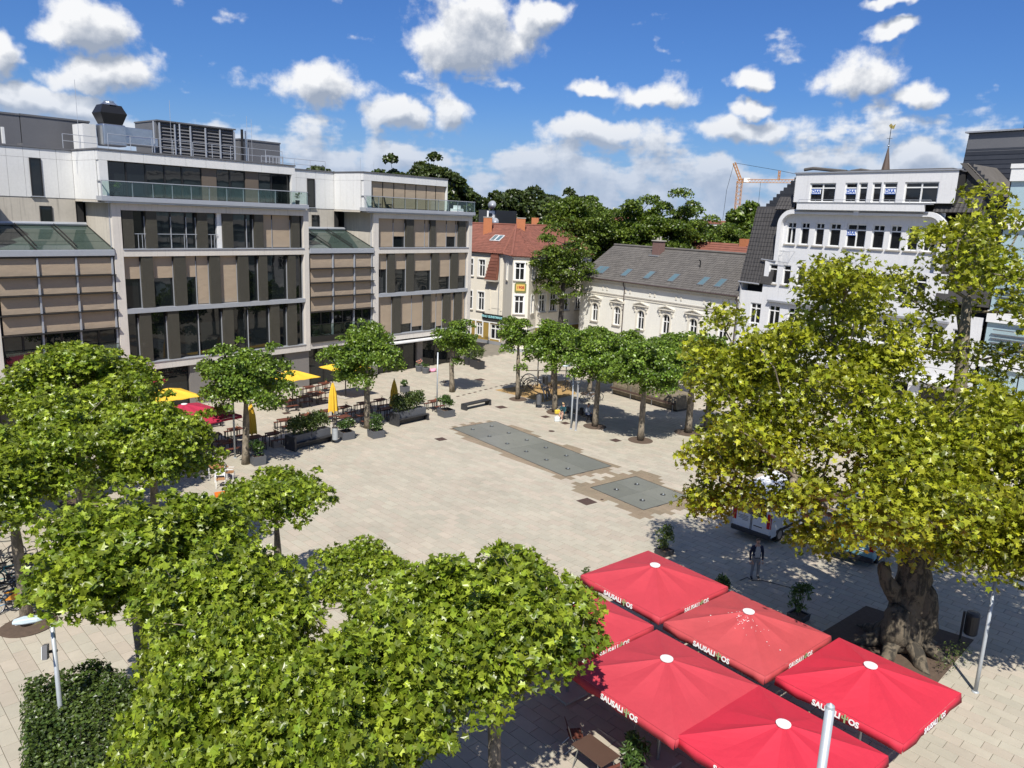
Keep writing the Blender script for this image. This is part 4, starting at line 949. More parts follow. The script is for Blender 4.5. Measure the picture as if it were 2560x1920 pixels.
gable_house('low_red_roof_house', 'low red tiled roof showing behind the grey town house ridge', pt(1790, 640, 95), 12, 8, 9.3, 12.2, R(-52.8), m_kwall, m_tile_r, ((4, 0, .6),))
gable_house('white_gable_house', 'white house low between trees behind the grey ridge', pt(1660, 640, 110), 10, 8, 8, 9.8, R(-40), m_white, m_tile_g)
fb_ = empty('far_flat_building', (pt(1795, 545, 230).x, 230, 0), R(8)); tag(fb_, 'far white flat roofed building with red strip below the crane', 'building')
pbox(fb_, 'wall', m_white, (-13, 4, 0, 14, 0, 14.5), (4.01, 9, 0, 14, 0, 13)); pbox(fb_, 'red_band', m_tile_r, (-6, 6, -.1, .5, 14.6, 15.6)); pbox(fb_, 'roof_edge', m_grey, (-13.1, 4.1, -.1, 14, 14.51, 14.8))
for i in range(7): pbox(fb_, 'window', m_hglass, (-12 + i * 2.2, -10.8 + i * 2.2, -.05, .02, 11, 12.6))
# tall slate-hung building on the right and the pale glass front beside it
SB = empty('slate_hung_building', (20.04, 69.03, 0), R(-52.8)); tag(SB, 'tall building hung with dark slates right of the white house', 'building')
pbox(SB, 'wall', m_grey, (14.6, 34, 6.2, 16, 12, 21.7))
for k in range(13): MB().slab([(14.45 + k * .01, 6.0 + .02 * k, 17.4 + k * .34), (34, 6.0 + .02 * k, 17.4 + k * .34), (34, 6.05 + .02 * k, 17.4 + k * .34 + .335), (14.46 + k * .01, 6.05 + .02 * k, 17.4 + k * .34 + .335)], (0, .12, 0)).build('slate_course', m_slate, SB)
pbox(SB, 'roof_edge', m_zincr, (14.4, 34, 5.95, 16, 21.75, 21.86)); pbox(SB, 'chimney', m_black, (18.1, 19.4, 6.6, 7.6, 21.8, 22.6), (18.3, 19.2, 6.7, 7.5, 22.6, 22.7), (18.7, 18.9, 7, 7.2, 22.7, 23.1))
MB().slab([(16.4, 5.5, 17.3), (24, 5.5, 17.3), (24, 3.0, 16.2), (16.4, 3.0, 16.2)], (0, 0, -.1)).build('slate_roof', m_slate, SB)
MB().lathe((19.3, 4.6, 17.2), [(1.0, 0), (.98, .12), (.7, .3), (.3, .4), (0, .42)], 16).build('roof_dome', m_white, SB, True)
PBu = empty('glass_front_building', (20.04, 69.03, 0), R(-52.8)); tag(PBu, 'pale blue glass fronted building with white bands behind the big tree', 'building')
m_pglass = mat('pale_glass', (.36, .48, .52), .12, .08, .6, spec=.9)
for k in range(6):
    z = 0 + k * 3.1
    pbox(PBu, 'spandrel_band', m_white, (20.45, 46, -.25, .1, z + 2.3, z + 3.09))
    for i in range(10): pbox(PBu, 'window', m_pglass, (20.5 + i * 2.5, 22.9 + i * 2.5, -.05, .02, z, z + 2.29))
    if k in (2, 3): 
        for j in range(6): pbox(PBu, 'louvre', m_grey, (21, 44, -.32, -.22, z + .3 + j * .3, z + .36 + j * .3))
pbox(PBu, 'building_core', m_int, (20.4, 46, .03, 14, 0, 18.6)); pbox(PBu, 'parapet', m_white, (20.4, 46, -.3, 14, 18.61, 18.9))

# ------------------------------------------------------------------ church spire and tower crane
sp_ = pt(2215, 415, 150)
SPI = empty('church_spire', (sp_.x, 150, 0)); tag(SPI, 'thin dark church spire with golden weathercock above the white house', 'spire')
top = pt(2222, 370, 150).z
MB().lathe((0, 0, 0), [(2.6, 0), (2.4, 14), (1.25, sp_.z - 3.5), (.12, top)], 8).build('spire_roof', mat('spire_copper', (.10, .07, .055), .7), SPI)
MB().tube([(0, 0, top - .2), (0, 0, top + 3.9)], .06, 6).build('finial_rod', m_black, SPI); MB().lathe((0, 0, top + .35), [(.05, -.2), (.24, 0), (.05, .22)], 10).build('finial_ball', m_zinc, SPI, True)
m_gold = mat('gilding', (.75, .52, .14), .3, .1, 5, metal=.9)
MB().slab([(-.15, -.03, top + 3.5), (.55, -.03, top + 3.4), (.75, -.03, top + 4.3), (.3, -.03, top + 3.95), (-.1, -.03, top + 4.35), (-.45, -.03, top + 4.0)], (0, .06, 0)).build('weathercock', m_gold, SPI)
b = MB(); b.tube([(-.5, 0, top + 1.7), (.5, 0, top + 1.7)], .035, 5); b.build('cross_arm', m_black, SPI)
cb = pt(1843, 520, 260); m_yel = mat('crane_yellow', (.58, .26, .05), .6, .1, 2)
CR = empty('tower_crane', (cb.x, 260, 0)); tag(CR, 'orange tower crane far behind the trees', 'crane')
zt = pt(1843, 452, 260).z
def lattice(b, a, c, w, n, r=.09):
    r *= .72; w *= .85
    a, c = Vector(a), Vector(c); d = (c - a).normalized(); s1 = (Vector((0, 1, 0)) if abs(d.y) < .9 else Vector((1, 0, 0))); s2 = d.cross(s1).normalized()
    cor = [(s1 * i + s2 * j) * w / 2 for i, j in ((-1, -1), (1, -1), (1, 1), (-1, 1))]
    for q in cor: b.tube([a + q, c + q], r, 4)
    for k in range(n):
        p0, p1_ = a.lerp(c, k / n), a.lerp(c, (k + 1) / n)
        for i in range(4): b.tube([p0 + cor[i], p1_ + cor[(i + 1) % 4]], r * .7, 3)
b = MB(); lattice(b, (0, 0, 0), (0, 0, zt), 1.7, 22, .13); b.build('mast', m_yel, CR)
b = MB(); lattice(b, (-1, 0, zt), (26, -4, zt + .6), 1.2, 26, .10); b.build('jib', m_yel, CR)
b = MB(); lattice(b, (.3, 0, zt), (-2.4, 0, zt + 5.6), .9, 6, .12); b.build('tower_head', m_yel, CR)
b = MB(); lattice(b, (12, -1.8, zt + .6), (12, -1.8, zt + 3.6), .6, 3, .1); b.build('jib_post', m_yel, CR)
b = MB(); b.tube([(-2.4, 0, zt + 5.6), (12, -1.8, zt + 3.6), (25, -3.9, zt + 1.2)], .06, 4); b.tube([(-2.4, 0, zt + 5.6), (-4.0, 0, zt - 3), (-4.4, 0, zt - 13)], .06, 4); b.build('stay_cable', m_black, CR)
pbox(CR, 'cab', m_white, (1.0, 3.0, -1, 1, zt - .4, zt + 1.0)); b = MB(); b.tube([(6.5, -1, zt), (6.5, -1, zt - 9)], .05, 4); b.build('hoist_rope', m_black, CR); pbox(CR, 'counterweight', m_stone, (-5.2, -3.6, -1, 1, zt - 15.5, zt - 12.8))
# ------------------------------------------------------------------ trees
def bark_mat(name, c1, c2, sc_=5.):
    m = bpy.data.materials.new(name); m.use_nodes = True; t = m.node_tree; N = NT(t); b = t.nodes['Principled BSDF']
    tc = N.n('ShaderNodeTexCoord'); mp = N.n('ShaderNodeMapping'); mp.inputs['Scale'].default_value = (1, 1, .5); N.l(tc.outputs['Object'], mp.inputs[0])
    n1 = N.noise(mp.outputs[0], sc_, 5, .65, dist=.8); n2 = N.noise(mp.outputs[0], sc_ * 6, 4, .6)
    c = N.mix(N.mr(n1, .42, .58), c1, c2); k = N.m('ADD', .7, N.m('MULTIPLY', n2, .6))
    sv = N.n('ShaderNodeVectorMath'); sv.operation = 'SCALE'; N.l(c, sv.inputs[0]); N.l(k, sv.inputs['Scale']); N.l(sv.outputs[0], b.inputs['Base Color']); b.inputs['Roughness'].default_value = .9
    bn = N.n('ShaderNodeBump'); bn.inputs['Strength'].default_value = .6; bn.inputs['Distance'].default_value = .03; N.l(n2, bn.inputs['Height']); N.l(bn.outputs[0], b.inputs['Normal']); MATS[name] = m
    return m
m_bark = bark_mat('plane_bark', (.27, .225, .165), (.14, .118, .085)); m_bark2 = bark_mat('old_plane_bark', (.13, .105, .072), (.035, .030, .022), 3.5)
m_barkd = bark_mat('dark_bark', (.06, .05, .04), (.03, .027, .022))
m_lf_near = leaf_mat('plane_leaf_near', (.120, .190, .013), (.345, .405, .038), .34)
m_lf_mid = leaf_mat('plane_leaf', (.090, .165, .018), (.245, .335, .045), .34)
m_lf_big = leaf_mat('old_plane_leaf', (.190, .235, .014), (.440, .430, .032), .36)
m_lf_loc = leaf_mat('locust_leaf', (.075, .130, .016), (.195, .250, .036), .40)
m_lf_dark = leaf_mat('dark_leaf', (.040, .065, .016), (.105, .135, .036), .38)
m_lf_hedge = leaf_mat('hedge_leaf', (.045, .080, .014), (.130, .175, .034), .30)
m_lf_shr = leaf_mat('shrub_leaf', (.035, .080, .014), (.115, .180, .040), .3)
m_lf_bam = leaf_mat('bamboo_leaf', (.06, .10, .02), (.17, .21, .06), .35)
m_soil = mat('bark_mulch', (.095, .065, .045), .95, .3, 6, bump=.6, bscale=40)
LEAF5 = (np.array([(0, 0, 0), (.42, .06, .07), (.27, .28, .03), (.55, .55, .10), (.20, .58, .02), (0, 1.0, -.10), (-.20, .58, .02), (-.55, .55, .10), (-.27, .28, .03), (-.42, .06, .07)]),
         [(0, 1, 2), (0, 2, 4), (2, 3, 4), (0, 4, 5), (0, 9, 8)[::-1], (0, 8, 6)[::-1], (8, 7, 6)[::-1], (0, 6, 5)[::-1]])
LEAF2 = (np.array([(0, 0, 0), (.42, .5, .08), (0, 1., -.05), (-.42, .5, .08)]), [(0, 1, 2), (0, 2, 3)])
LEAFN = (np.array([(0, 0, 0), (.16, .45, .03), (0, 1., -.06), (-.16, .45, .03)]), [(0, 1, 2), (0, 2, 3)])
def leaves(C_, Nr, size, shape, rs):
    sh, tr = shape; n = len(C_)
    Nr = Nr / np.linalg.norm(Nr, axis=1, keepdims=True)
    t = rs.normal(size=(n, 3)); t -= (t * Nr).sum(1, keepdims=True) * Nr; t /= np.linalg.norm(t, axis=1, keepdims=True)
    b = np.cross(Nr, t)
    s_ = (size * rs.uniform(.65, 1.25, n))[:, None, None]
    V = C_[:, None, :] + s_ * (sh[None, :, 0:1] * t[:, None] + (sh[None, :, 1:2] - .4) * b[:, None] + sh[None, :, 2:3] * Nr[:, None])
    F = (np.array(tr)[None] + (np.arange(n) * len(sh))[:, None, None]).reshape(-1)
    return V.reshape(-1, 3), F
def clump_leaves(cs, rads, per, size, shape, rs, flat=1., up=.5, rand=1.0, out=.55, core=None, w_core=.25):
    C_, Nn = [], []
    for c, r_ in zip(cs, rads):
        n = max(4, int(per * (r_ / .75) ** 2)); d = rs.normal(size=(n, 3)); d /= np.linalg.norm(d, axis=1, keepdims=True)
        d[:, 2] = np.where(d[:, 2] < -.35, -d[:, 2], d[:, 2])
        rr = r_ * rs.uniform(.25, 1., n)[:, None] ** .6
        p = d * rr; p[:, 2] *= flat
        C_.append(np.asarray(c) + p)
        o = d * out + np.array([0, 0, up]) + rs.normal(size=(n, 3)) * rand
        if core is not None:
            q = (np.asarray(c) - core); q = q / (np.linalg.norm(q) + 1e-6); o = o + q * w_core
        Nn.append(o)
    return leaves(np.concatenate(C_), np.concatenate(Nn), size, shape, rs)
def skeleton(trunk, targets, rs, step=.7, r0=.012, rexp=2.3, bend=.18, pref=.25, rtrunk=None):
    """grow branches from trunk nodes to every target; pipe-model radii"""
    nodes = [np.array(p, float) for p in trunk]; par = [-1] + list(range(len(trunk) - 1)); first = max(1, len(trunk) - 3)
    base = nodes[-1]
    for tgt in sorted(targets, key=lambda q: np.linalg.norm(np.asarray(q) - base)):
        tgt = np.asarray(tgt, float); A_ = np.array(nodes[first:]); dd = np.linalg.norm(A_ - tgt, axis=1) + pref * np.linalg.norm(A_ - base, axis=1) + np.where(A_[:, 2] > tgt[2] + .3, 1.2, 0)
        i = int(dd.argmin()) + first; a = nodes[i]; L = np.linalg.norm(tgt - a); k = max(1, int(L / step)); prev = i
        off = rs.normal(size=3) * bend * L; off[2] = abs(off[2]) * .4
        for j in range(1, k + 1):
            f = j / k; p = a + (tgt - a) * f + off * math.sin(math.pi * f) + (rs.normal(size=3) * .05 if j < k else 0)
            nodes.append(p); par.append(prev); prev = len(nodes) - 1
    ch = [0.] * len(nodes); rad = [0.] * len(nodes)
    for i in range(len(nodes) - 1, -1, -1):
        rad[i] = max(r0, ch[i] ** (1 / rexp) if ch[i] else r0)
        if par[i] >= 0: ch[par[i]] += rad[i] ** rexp
    b = MB()
    for i in range(len(trunk), len(nodes)):
        a, c = nodes[par[i]], nodes[i]
        ra = min(rad[par[i]], rad[i] * 1.25); n = 8 if rad[i] > .08 else 5
        b.tube([a, c], [ra, rad[i]], n, cap=rad[i] > .05)
    return b, rad
def crown_targets(rs, n, rx, rz, cz, cx=0., cy=0., low=-.55, hollow=.5):
    out = []
    while len(out) < n:
        d = rs.normal(size=3); d /= np.linalg.norm(d)
        if d[2] < low: continue
        f = rs.uniform(hollow, 1.) * rs.uniform(.86, 1.08)
        out.append((cx + d[0] * rx * f, cy + d[1] * rx * f, cz + d[2] * rz * f))
    return out
TREE_MESH = {}
def plane_tree(key, seed, rx, rz, cz, fork, rt_, nc, per, size, shape, ml, cr=.8, cx=0., cy=0., low=-.55, tuft=None, hollow=.5):
    """meshes of one pollarded plane tree: trunk, limbs, crown"""
    if key in TREE_MESH: return TREE_MESH[key]
    rs = np.random.RandomState(seed)
    tg = crown_targets(rs, nc, rx - cr * .55, rz - cr * .5, cz, cx, cy, low, hollow)
    lean = rs.normal(size=2) * .05
    tr = [(0, 0, -.05), (lean[0] * .3, lean[1] * .3, fork * .35), (lean[0] * .7, lean[1] * .7, fork * .7), (lean[0], lean[1], fork), (lean[0] + cx * .3, lean[1] + cy * .3, fork + (cz - fork) * .5), (cx * .7, cy * .7, cz + .2)]
    spr = crown_targets(rs, nc // 3, rx * .97, rz * 1.02, cz, cx, cy, -.4, .92)
    limbs, rad = skeleton(tr, tg + spr, rs, .6, .012, 2.5, .12)
    t = MB(); t.tube(tr, [rt_ * 1.25, rt_ * 1.02, rt_ * .95, rt_ * .98, rt_ * .6, rt_ * .3], 12)
    rads = [cr * rs.uniform(.7, 1.15) for _ in tg]
    tg = tg + spr; rads += [cr * rs.uniform(.28, .45) for _ in spr]
    if tuft: tg = tg + [tuft]; rads.append(.6)
    V, F = clump_leaves(tg, rads, per, size, shape, rs, .8, core=np.array((cx, cy, cz)))
    TREE_MESH[key] = (t.mesh('trunk', m_bark, True), limbs.mesh('limbs', m_bark, True), fast_mesh('crown', V, F, 3, ml))
    return TREE_MESH[key]
def put_tree(meshes, p, rz, label, group, name='plane_tree', pit=0., s=1., cat='tree'):
    t = empty(name, (p[0], p[1], 0), rz); t.rotation_euler = (rnd.uniform(-.035, .035), rnd.uniform(-.035, .035), rz); tag(t, label, cat, group); t.scale = (s, s, s) if not isinstance(s, tuple) else s
    for nm, me in zip(('trunk', 'limbs', 'crown'), meshes): ob(nm, me, t)
    if pit: MB().lathe((0, 0, 0), [(pit, .0), (pit, .012), (pit - .06, .02), (.0, .03)], 26).build('soil_disc', m_soil, t)
    return t
GN = 'young plane trees in the foreground'
A_ = plane_tree('nA', 11, 2.75, 2.05, 4.95, 2.9, .17, 52, 300, .165, LEAF5, m_lf_near, .80)
B_ = plane_tree('nB', 12, 2.55, 1.95, 4.85, 2.8, .16, 48, 300, .165, LEAF5, m_lf_near, .78)
C2 = plane_tree('nC', 13, 2.35, 1.35, 4.55, 2.75, .13, 30, 260, .165, LEAF5, m_lf_near, .70, low=-.3)
D_ = plane_tree('nD', 14, 2.45, 2.0, 4.8, 2.7, .15, 48, 280, .175, LEAF5, m_lf_near, .80)
for me, p, rz, s, lab in [
    (A_, (-16.2, 23.8), .3, (1.05, 1.05, 1.), 'plane tree with bare trunk behind the rental bikes at left'),
    (A_, (-20.3, 34.8), 2.1, (1.35, 1.35, 1.12), 'plane tree at far left before the glazed bay'),
    (B_, (-13.5, 27.7), 1.2, (1.14, 1.14, 1.05), 'plane tree left of the orange box, its crown over the red parasol'),
    (D_, (-17.4, 29.2), 5.1, (1.1, 1.1, 1.02), 'plane tree in the middle of the left edge thicket'),
    (B_, (-24.2, 29.5), 4.0, (1.3, 1.3, 1.1), 'plane tree cut by the left edge of the picture'),
    (D_, (-9.8, 19.1), .8, (1.17, 1.17, 1.), 'plane tree right of the hanging street lamp, above the bikes'),
    (C2, (-7.8, 24.5), 2.4, .98, 'small open plane tree beside the orange box'),
    (C2, (-4.3, 20.6), 5.2, .80, 'smaller plane tree between the open one and the parasols'),
    (D_, (0.0, 16.0), 2.9, (1.08, 1.08, 1.), 'plane tree next to the red parasols with trunk at the bottom edge'),
    (B_, (-6.3, 15.9), 3.3, (.98, .98, 1.), 'plane tree in the middle of the foreground thicket'),
    (A_, (-5.1, 12.7), 4.4, (.76, .76, .95), 'plane tree at the bottom edge beside the clipped hedge'),
    (D_, (-2.9, 13.7), 1.6, (.95, .95, .98), 'plane tree low in the foreground left of the bare trunk'),
    (A_, (-3.5, 11.2), 5.6, (.80, .80, .95), 'nearest plane tree at the bottom edge of the picture')]:
    put_tree(me, p, rz, lab, GN, pit=.85, s=s)
GM = 'plane trees around the cafe terrace'
M1 = plane_tree('mA', 21, 2.75, 2.75, 4.5, 2.4, .19, 48, 300, .175, LEAF2, m_lf_mid, .85, low=-.75, hollow=.35)
M2 = plane_tree('mB', 22, 2.75, 2.65, 4.7, 2.5, .20, 50, 300, .175, LEAF2, m_lf_mid, .85, low=-.75, hollow=.35)
M3 = plane_tree('mC', 23, 1.95, 2.15, 4.3, 2.5, .20, 34, 300, .175, LEAF2, m_lf_mid, .75, .25, 0, low=-.75, tuft=(.45, -.3, 2.5), hollow=.35)
put_tree(M1, (-14.9, 41.5), .4, 'round plane tree in front of the beer tables beside the white chairs', GM)
put_tree(M2, (-9.6, 49.9), 1.9, 'broad plane tree between the two long planters', GM)
put_tree(M3, (-4.9, 61.7), .0, 'slim plane tree beside the low black bench', GM)
GR = 'plane trees in the double row before the cream house'
R_ = [plane_tree('rA', 31, 1.8, 2.0, 4.95, 3.0, .16, 30, 280, .175, LEAF2, m_lf_mid, .7, low=-.7, tuft=(.25, -.2, 2.55), hollow=.35),
      plane_tree('rB', 32, 2.3, 2.15, 4.6, 2.4, .17, 42, 280, .175, LEAF2, m_lf_mid, .75, low=-.7, hollow=.35),
      plane_tree('rC', 33, 2.75, 2.15, 4.5, 2.3, .18, 52, 280, .175, LEAF2, m_lf_mid, .8, low=-.75, hollow=.35)]
for k, px, rz, s, lab in [(0, (1294, 998), 0., 1., 'slim plane tree left of the bicycle rack arch'), (1, (1387, 1030), .9, (1.12, 1.12, 1.02), 'plane tree behind the seated woman'),
                          (2, (1487, 1066), 2., (1.1, 1.1, 1.02), 'plane tree beside the man on the bench'), (2, (1601, 1101), 3.6, (1.1, 1.1, 1.03), 'plane tree standing alone between lamp post and big tree'),
                          (2, (1720, 1082), 5., (1.28, 1.28, 1.05), 'dark trunked plane tree touching the big tree'), (1, (1765, 1072), 1., (1.1, 1.1, .95), 'plane tree half hidden behind the big tree, left of the vans'),
                          (1, (1382, 968), 2.2, (1., 1., .88), 'plane tree with mossy trunk behind the bicycle rack'), (2, (1473, 985), .5, (1., 1., .85), 'plane tree with mossy trunk behind the silver bike'),
                          (1, (1560, 985), 3., (1.05, 1.05, .82), 'plane tree behind the tarpaulin stall, left'), (2, (1665, 990), 4., (1.05, 1.05, .80), 'plane tree behind the tarpaulin stall, right')]:
    g_ = gp(*px); put_tree(R_[k], (g_.x, g_.y), rz, lab, GR, pit=.75, s=s)

# ------------------------------------------------------------------ the old plane tree on the right
rs = np.random.RandomState(77)
BX, BY = 13.95, 24.5
trunk = [(0, 0, -.1), (.02, .02, .8), (.08, .05, 1.7), (.15, .05, 2.6), (.05, .1, 3.5), (-.3, .3, 4.6), (-.9, .4, 5.9), (-1.6, .5, 7.3), (-2.3, .5, 8.6)]
trunk2 = [(.05, .1, 3.3), (.6, .3, 4.8), (.9, .5, 6.6), (1.0, .6, 8.6), (.9, .7, 10.4), (.7, .6, 12.2)]
trunk3 = [(.1, .1, 3.0), (1.6, -.3, 4.6), (3.2, -.5, 6.4), (4.6, -.4, 8.2)]
trunk4 = [(-.2, .2, 4.2), (-1.6, -.8, 5.2), (-3.4, -1.6, 6.0), (-5.0, -1.5, 6.6)]
tg = []
def vol(n, c, r_, hollow=.3):
    k = 0
    while k < n:
        d = rs.normal(size=3); d /= np.linalg.norm(d); f = rs.uniform(hollow, 1.)
        p = np.array(c) + d * np.array(r_) * f
        if p[2] < 3.4: continue
        tg.append(tuple(p)); k += 1
vol(70, (-4.6, .8, 8.2), (3.9, 4.2, 2.3)); vol(40, (-2.2, 1., 10.6), (3.4, 3.6, 2.4)); vol(28, (.6, .8, 13.0), (2.1, 2.6, 2.4)); vol(48, (3.2, .4, 8.8), (3.4, 4.0, 3.8))
vol(40, (-.4, -1.4, 7.6), (3.4, 3.0, 1.9)); vol(22, (-6.5, .4, 6.6), (1.5, 2.0, 1.4)); vol(10, (-7.0, .2, 5.0), (.7, .9, .7)); vol(12, (-4.9, -.9, 5.7), (1.6, 1.4, .6)); vol(5, (-3.6, -.6, 4.2), (.6, .5, .4)); vol(12, (3.4, -1.6, 5.0), (1.8, 1.6, .8)); vol(6, (2.6, -2.2, 3.9), (.8, .6, .3)); vol(26, (-6.0, 1.2, 9.6), (2.1, 2.4, 1.7)); vol(14, (-3.4, .5, 12.3), (1.7, 1.8, 1.0)); vol(30, (2.0, -3.0, 5.9), (3.2, 2.0, 1.9)); vol(18, (-3.2, -2.4, 7.4), (3.0, 1.6, 1.4)); vol(18, (3.6, -1.0, 12.0), (2.4, 2.4, 2.0)); vol(16, (-6.4, 1.5, 9.2), (1.9, 2., 1.4)); vol(26, (5.2, -2.4, 8.4), (2.4, 2.6, 3.2)); vol(30, (.2, -2.8, 6.9), (3.0, 1.2, 2.0)); vol(28, (-3.5, -5.3, 7.0), (2.7, 1.7, .9)); vol(44, (.9, -2.8, 5.1), (3.4, 1.1, 1.1)); vol(26, (3.4, -3.0, 4.9), (2.2, 1.4, 1.1)); vol(16, (-2.0, -2.2, 5.6), (1.5, 1.0, .8)); vol(10, (4.6, -3.2, 3.9), (1.2, 1., .5)); vol(30, (4.0, -2.4, 6.2), (2.8, 2.0, 2.4)); vol(20, (-1.0, -3.4, 8.8), (3.4, 1.4, 1.6))
allb = MB(); BT = empty('old_plane_tree', (BX, BY, 0)); tag(BT, 'huge old plane tree with gnarled mossy trunk and yellow green open crown', 'tree')
groups_ = {0: [], 1: [], 2: [], 3: []}
for q in tg:
    a = np.array(q); ds = [min(np.linalg.norm(a - np.array(t)) for t in tt) for tt in (trunk, trunk2, trunk3, trunk4)]; groups_[int(np.argmin(ds))].append(q)
for tt, key, r0_, first in ((trunk, 0, .62, 0), (trunk2, 1, .36, 1), (trunk3, 2, .30, 1), (trunk4, 3, .28, 1)):
    sk, rad = skeleton(tt, groups_[key], rs, .75, .024, 2.25, .20, .18)
    allb.add(sk.v, sk.f)
    n = len(tt)
    if key: allb.tube(tt, [r0_ * (1 - .62 * i / (n - 1)) for i in range(n)], 10)
allb.build('limbs', m_bark, BT, True)
t = MB(); t.tube(trunk, [.85, .66, .58, .56, .50, .40, .36, .30, .22], 18)
t.tube([(-.35, -.3, .2), (-.5, -.35, 1.0), (-.42, -.3, 1.9)], [.45, .55, .3], 10); t.tube([(.5, -.2, .1), (.6, -.25, 1.4), (.45, -.2, 2.6)], [.4, .45, .3], 10); t.tube([(-.2, .1, 1.6), (-.9, -.1, 2.5), (-1.0, .1, 3.2)], [.42, .30, .12], 10)
for k in range(7):
    a = k * .9 + .3; t.tube([(.5 * math.cos(a), .5 * math.sin(a), .6), (1.25 * math.cos(a), 1.25 * math.sin(a), .0), (1.9 * math.cos(a), 1.9 * math.sin(a), -.08)], [.38, .2, .06], 8)
to = t.build('trunk', m_bark2, BT, True); md = to.modifiers.new('sub', 'SUBSURF'); md.levels = 2; md.render_levels = 2
tx = bpy.data.textures.new('burl', 'CLOUDS'); tx.noise_scale = .45; dm = to.modifiers.new('burl', 'DISPLACE'); dm.texture = tx; dm.strength = .28; dm.mid_level = .5
V, F = clump_leaves(tg, [rs.uniform(.65, 1.15) for _ in tg], 74, .185, LEAF5, rs, .7, up=.7, rand=.9, out=.45)
ob('crown', fast_mesh('crown', V, F, 3, m_lf_big), BT)
b = MB(); q = [gp(*p) for p in ((1990, 1620), (2165, 1515), (2435, 1600), (2300, 1760), (2080, 1700))]
o = b.add([(p.x, p.y, .012) for p in q], [tuple(range(5))[::-1]]).build('tree_bed', m_soil); tag(o, kind='structure')
# vacant shoots of leaves at the foot
V, F = clump_leaves([(1.0, -1.3, .5), (1.5, -.9, .4), (.7, -1.6, .3)], [.5, .5, .4], 200, .10, LEAFN, rs); ob('root_shoots', fast_mesh('root_shoots', V, F, 3, m_lf_hedge), BT)

# ------------------------------------------------------------------ background trees
def bg_tree(name, label, px, Y, w, h_top, z_low, seed, ml, nc, per, size, shape, flat=.8, cr=1.5, group='trees behind the houses', bark=None, up=.7, layer=False, base=None):
    c = pt(px[0], px[1], Y); rs = np.random.RandomState(seed)
    cz = (h_top + z_low) / 2; rz = (h_top - z_low) / 2
    tg = crown_targets(rs, nc, w / 2 - cr * .4, rz - cr * .3, cz, 0, 0, -.8, .35)
    if layer: tg = [(a, b, z_low + round((z - z_low) / 1.15) * 1.15 + rs.uniform(-.2, .2)) for a, b, z in tg]
    tr = [(0, 0, -.1), (.1, 0, z_low * .5), (0, .1, z_low), (.1, 0, cz), (0, 0, h_top - rz * .5)]
    sk, rad = skeleton(tr, tg, rs, 1.2, .03, 2.4, .12)
    t_ = empty(name, (c.x, Y, 0)); tag(t_, label, 'tree', group)
    r_ = .14 + w * .02; MB().tube(tr, [r_ * 1.3, r_, r_ * .9, r_ * .6, r_ * .25], 10).build('trunk', bark or m_barkd, t_, True)
    sk.build('limbs', bark or m_barkd, t_, True)
    V, F = clump_leaves(tg, [cr * rs.uniform(.65, 1.15) for _ in tg], per, size, shape, rs, flat, up=up)
    ob('crown', fast_mesh('crown', V, F, 3, ml), t_)
    return t_
def zt_(x, y, Y): return pt(x, y, Y).z
bg_tree('locust_tree', 'feathery locust tree hanging over the right wall of the corner house', (1405, 740), 83, 8.2, zt_(1400, 545, 83), 3.6, 41, m_lf_loc, 95, 60, .27, LEAF2, .5, 1.1, 'feathery locust trees', m_barkd, .6)
bg_tree('locust_tree', 'tall feathery locust tree rising left of the grey town house', (1445, 560), 97, 9.5, zt_(1440, 478, 97), 8.5, 46, m_lf_loc, 110, 60, .30, LEAF2, .55, 1.45, 'feathery locust trees', m_barkd, .6)
for px, Y, w, top, low, sd, lab in [((1590, 600), 100, 11, 480, 6, 42, 'feathery locust tree behind the grey roof, left of its chimney'), ((1700, 580), 98, 12, 472, 5, 43, 'largest feathery locust tree behind the grey roof'),
                                   ((1790, 600), 104, 9, 540, 4, 44, 'feathery locust tree behind the grey roof at its right end'), ((1500, 600), 104, 9, 505, 5, 45, 'feathery locust tree behind the tall one')]:
    bg_tree('locust_tree', lab, px, Y, w, zt_(px[0], top, Y), low, sd, m_lf_loc, 105, 62, .34, LEAF2, .55, 1.6, 'feathery locust trees', m_barkd, .6)
for px, Y, w, top, low, sd, lab in [((975, 440), 118, 12, 388, 6, 51, 'dark tree rising behind the flat roof, left of two'), ((1085, 440), 120, 13, 384, 6, 52, 'dark tree rising behind the flat roof, right of two'),
                                   ((1150, 470), 124, 10, 430, 6, 53, 'dark tree behind the right end of the glass balcony'), ((1255, 500), 128, 11, 452, 5, 54, 'dark tree behind the satellite dish'),
                                   ((1335, 500), 132, 12, 470, 5, 55, 'dark broad tree behind the red roof chimneys'), ((1420, 500), 138, 12, 468, 5, 56, 'dark tree behind the tall locust top'),
                                   ((805, 420), 112, 6, 403, 8, 57, 'small treetop above the roof edge of the office block'), ((1875, 545), 125, 10, 505, 5, 58, 'leafy tree left of the white office house mansard'),
                                   ((1480, 520), 150, 12, 490, 5, 59, 'distant leafy tree between locusts')]:
    bg_tree('broadleaf_tree', lab, px, Y, w, zt_(px[0], top, Y), low, sd, m_lf_dark if sd < 58 else m_lf_loc, 95, 60, .6, LEAF2, .8, 1.7)
# distant wood along the horizon
rs = np.random.RandomState(5); cs = [(rs.uniform(-260, 300), rs.uniform(230, 420), rs.uniform(2, 9.5)) for _ in range(900)]
V, F = clump_leaves(cs, [rs.uniform(2.5, 4.5) for _ in cs], 3, 3.0, LEAF2, rs); o = ob('distant_woods', fast_mesh('distant_woods', V, F, 3, m_lf_dark)); tag(o, 'dark band of distant trees along the horizon', 'trees', kind='stuff')
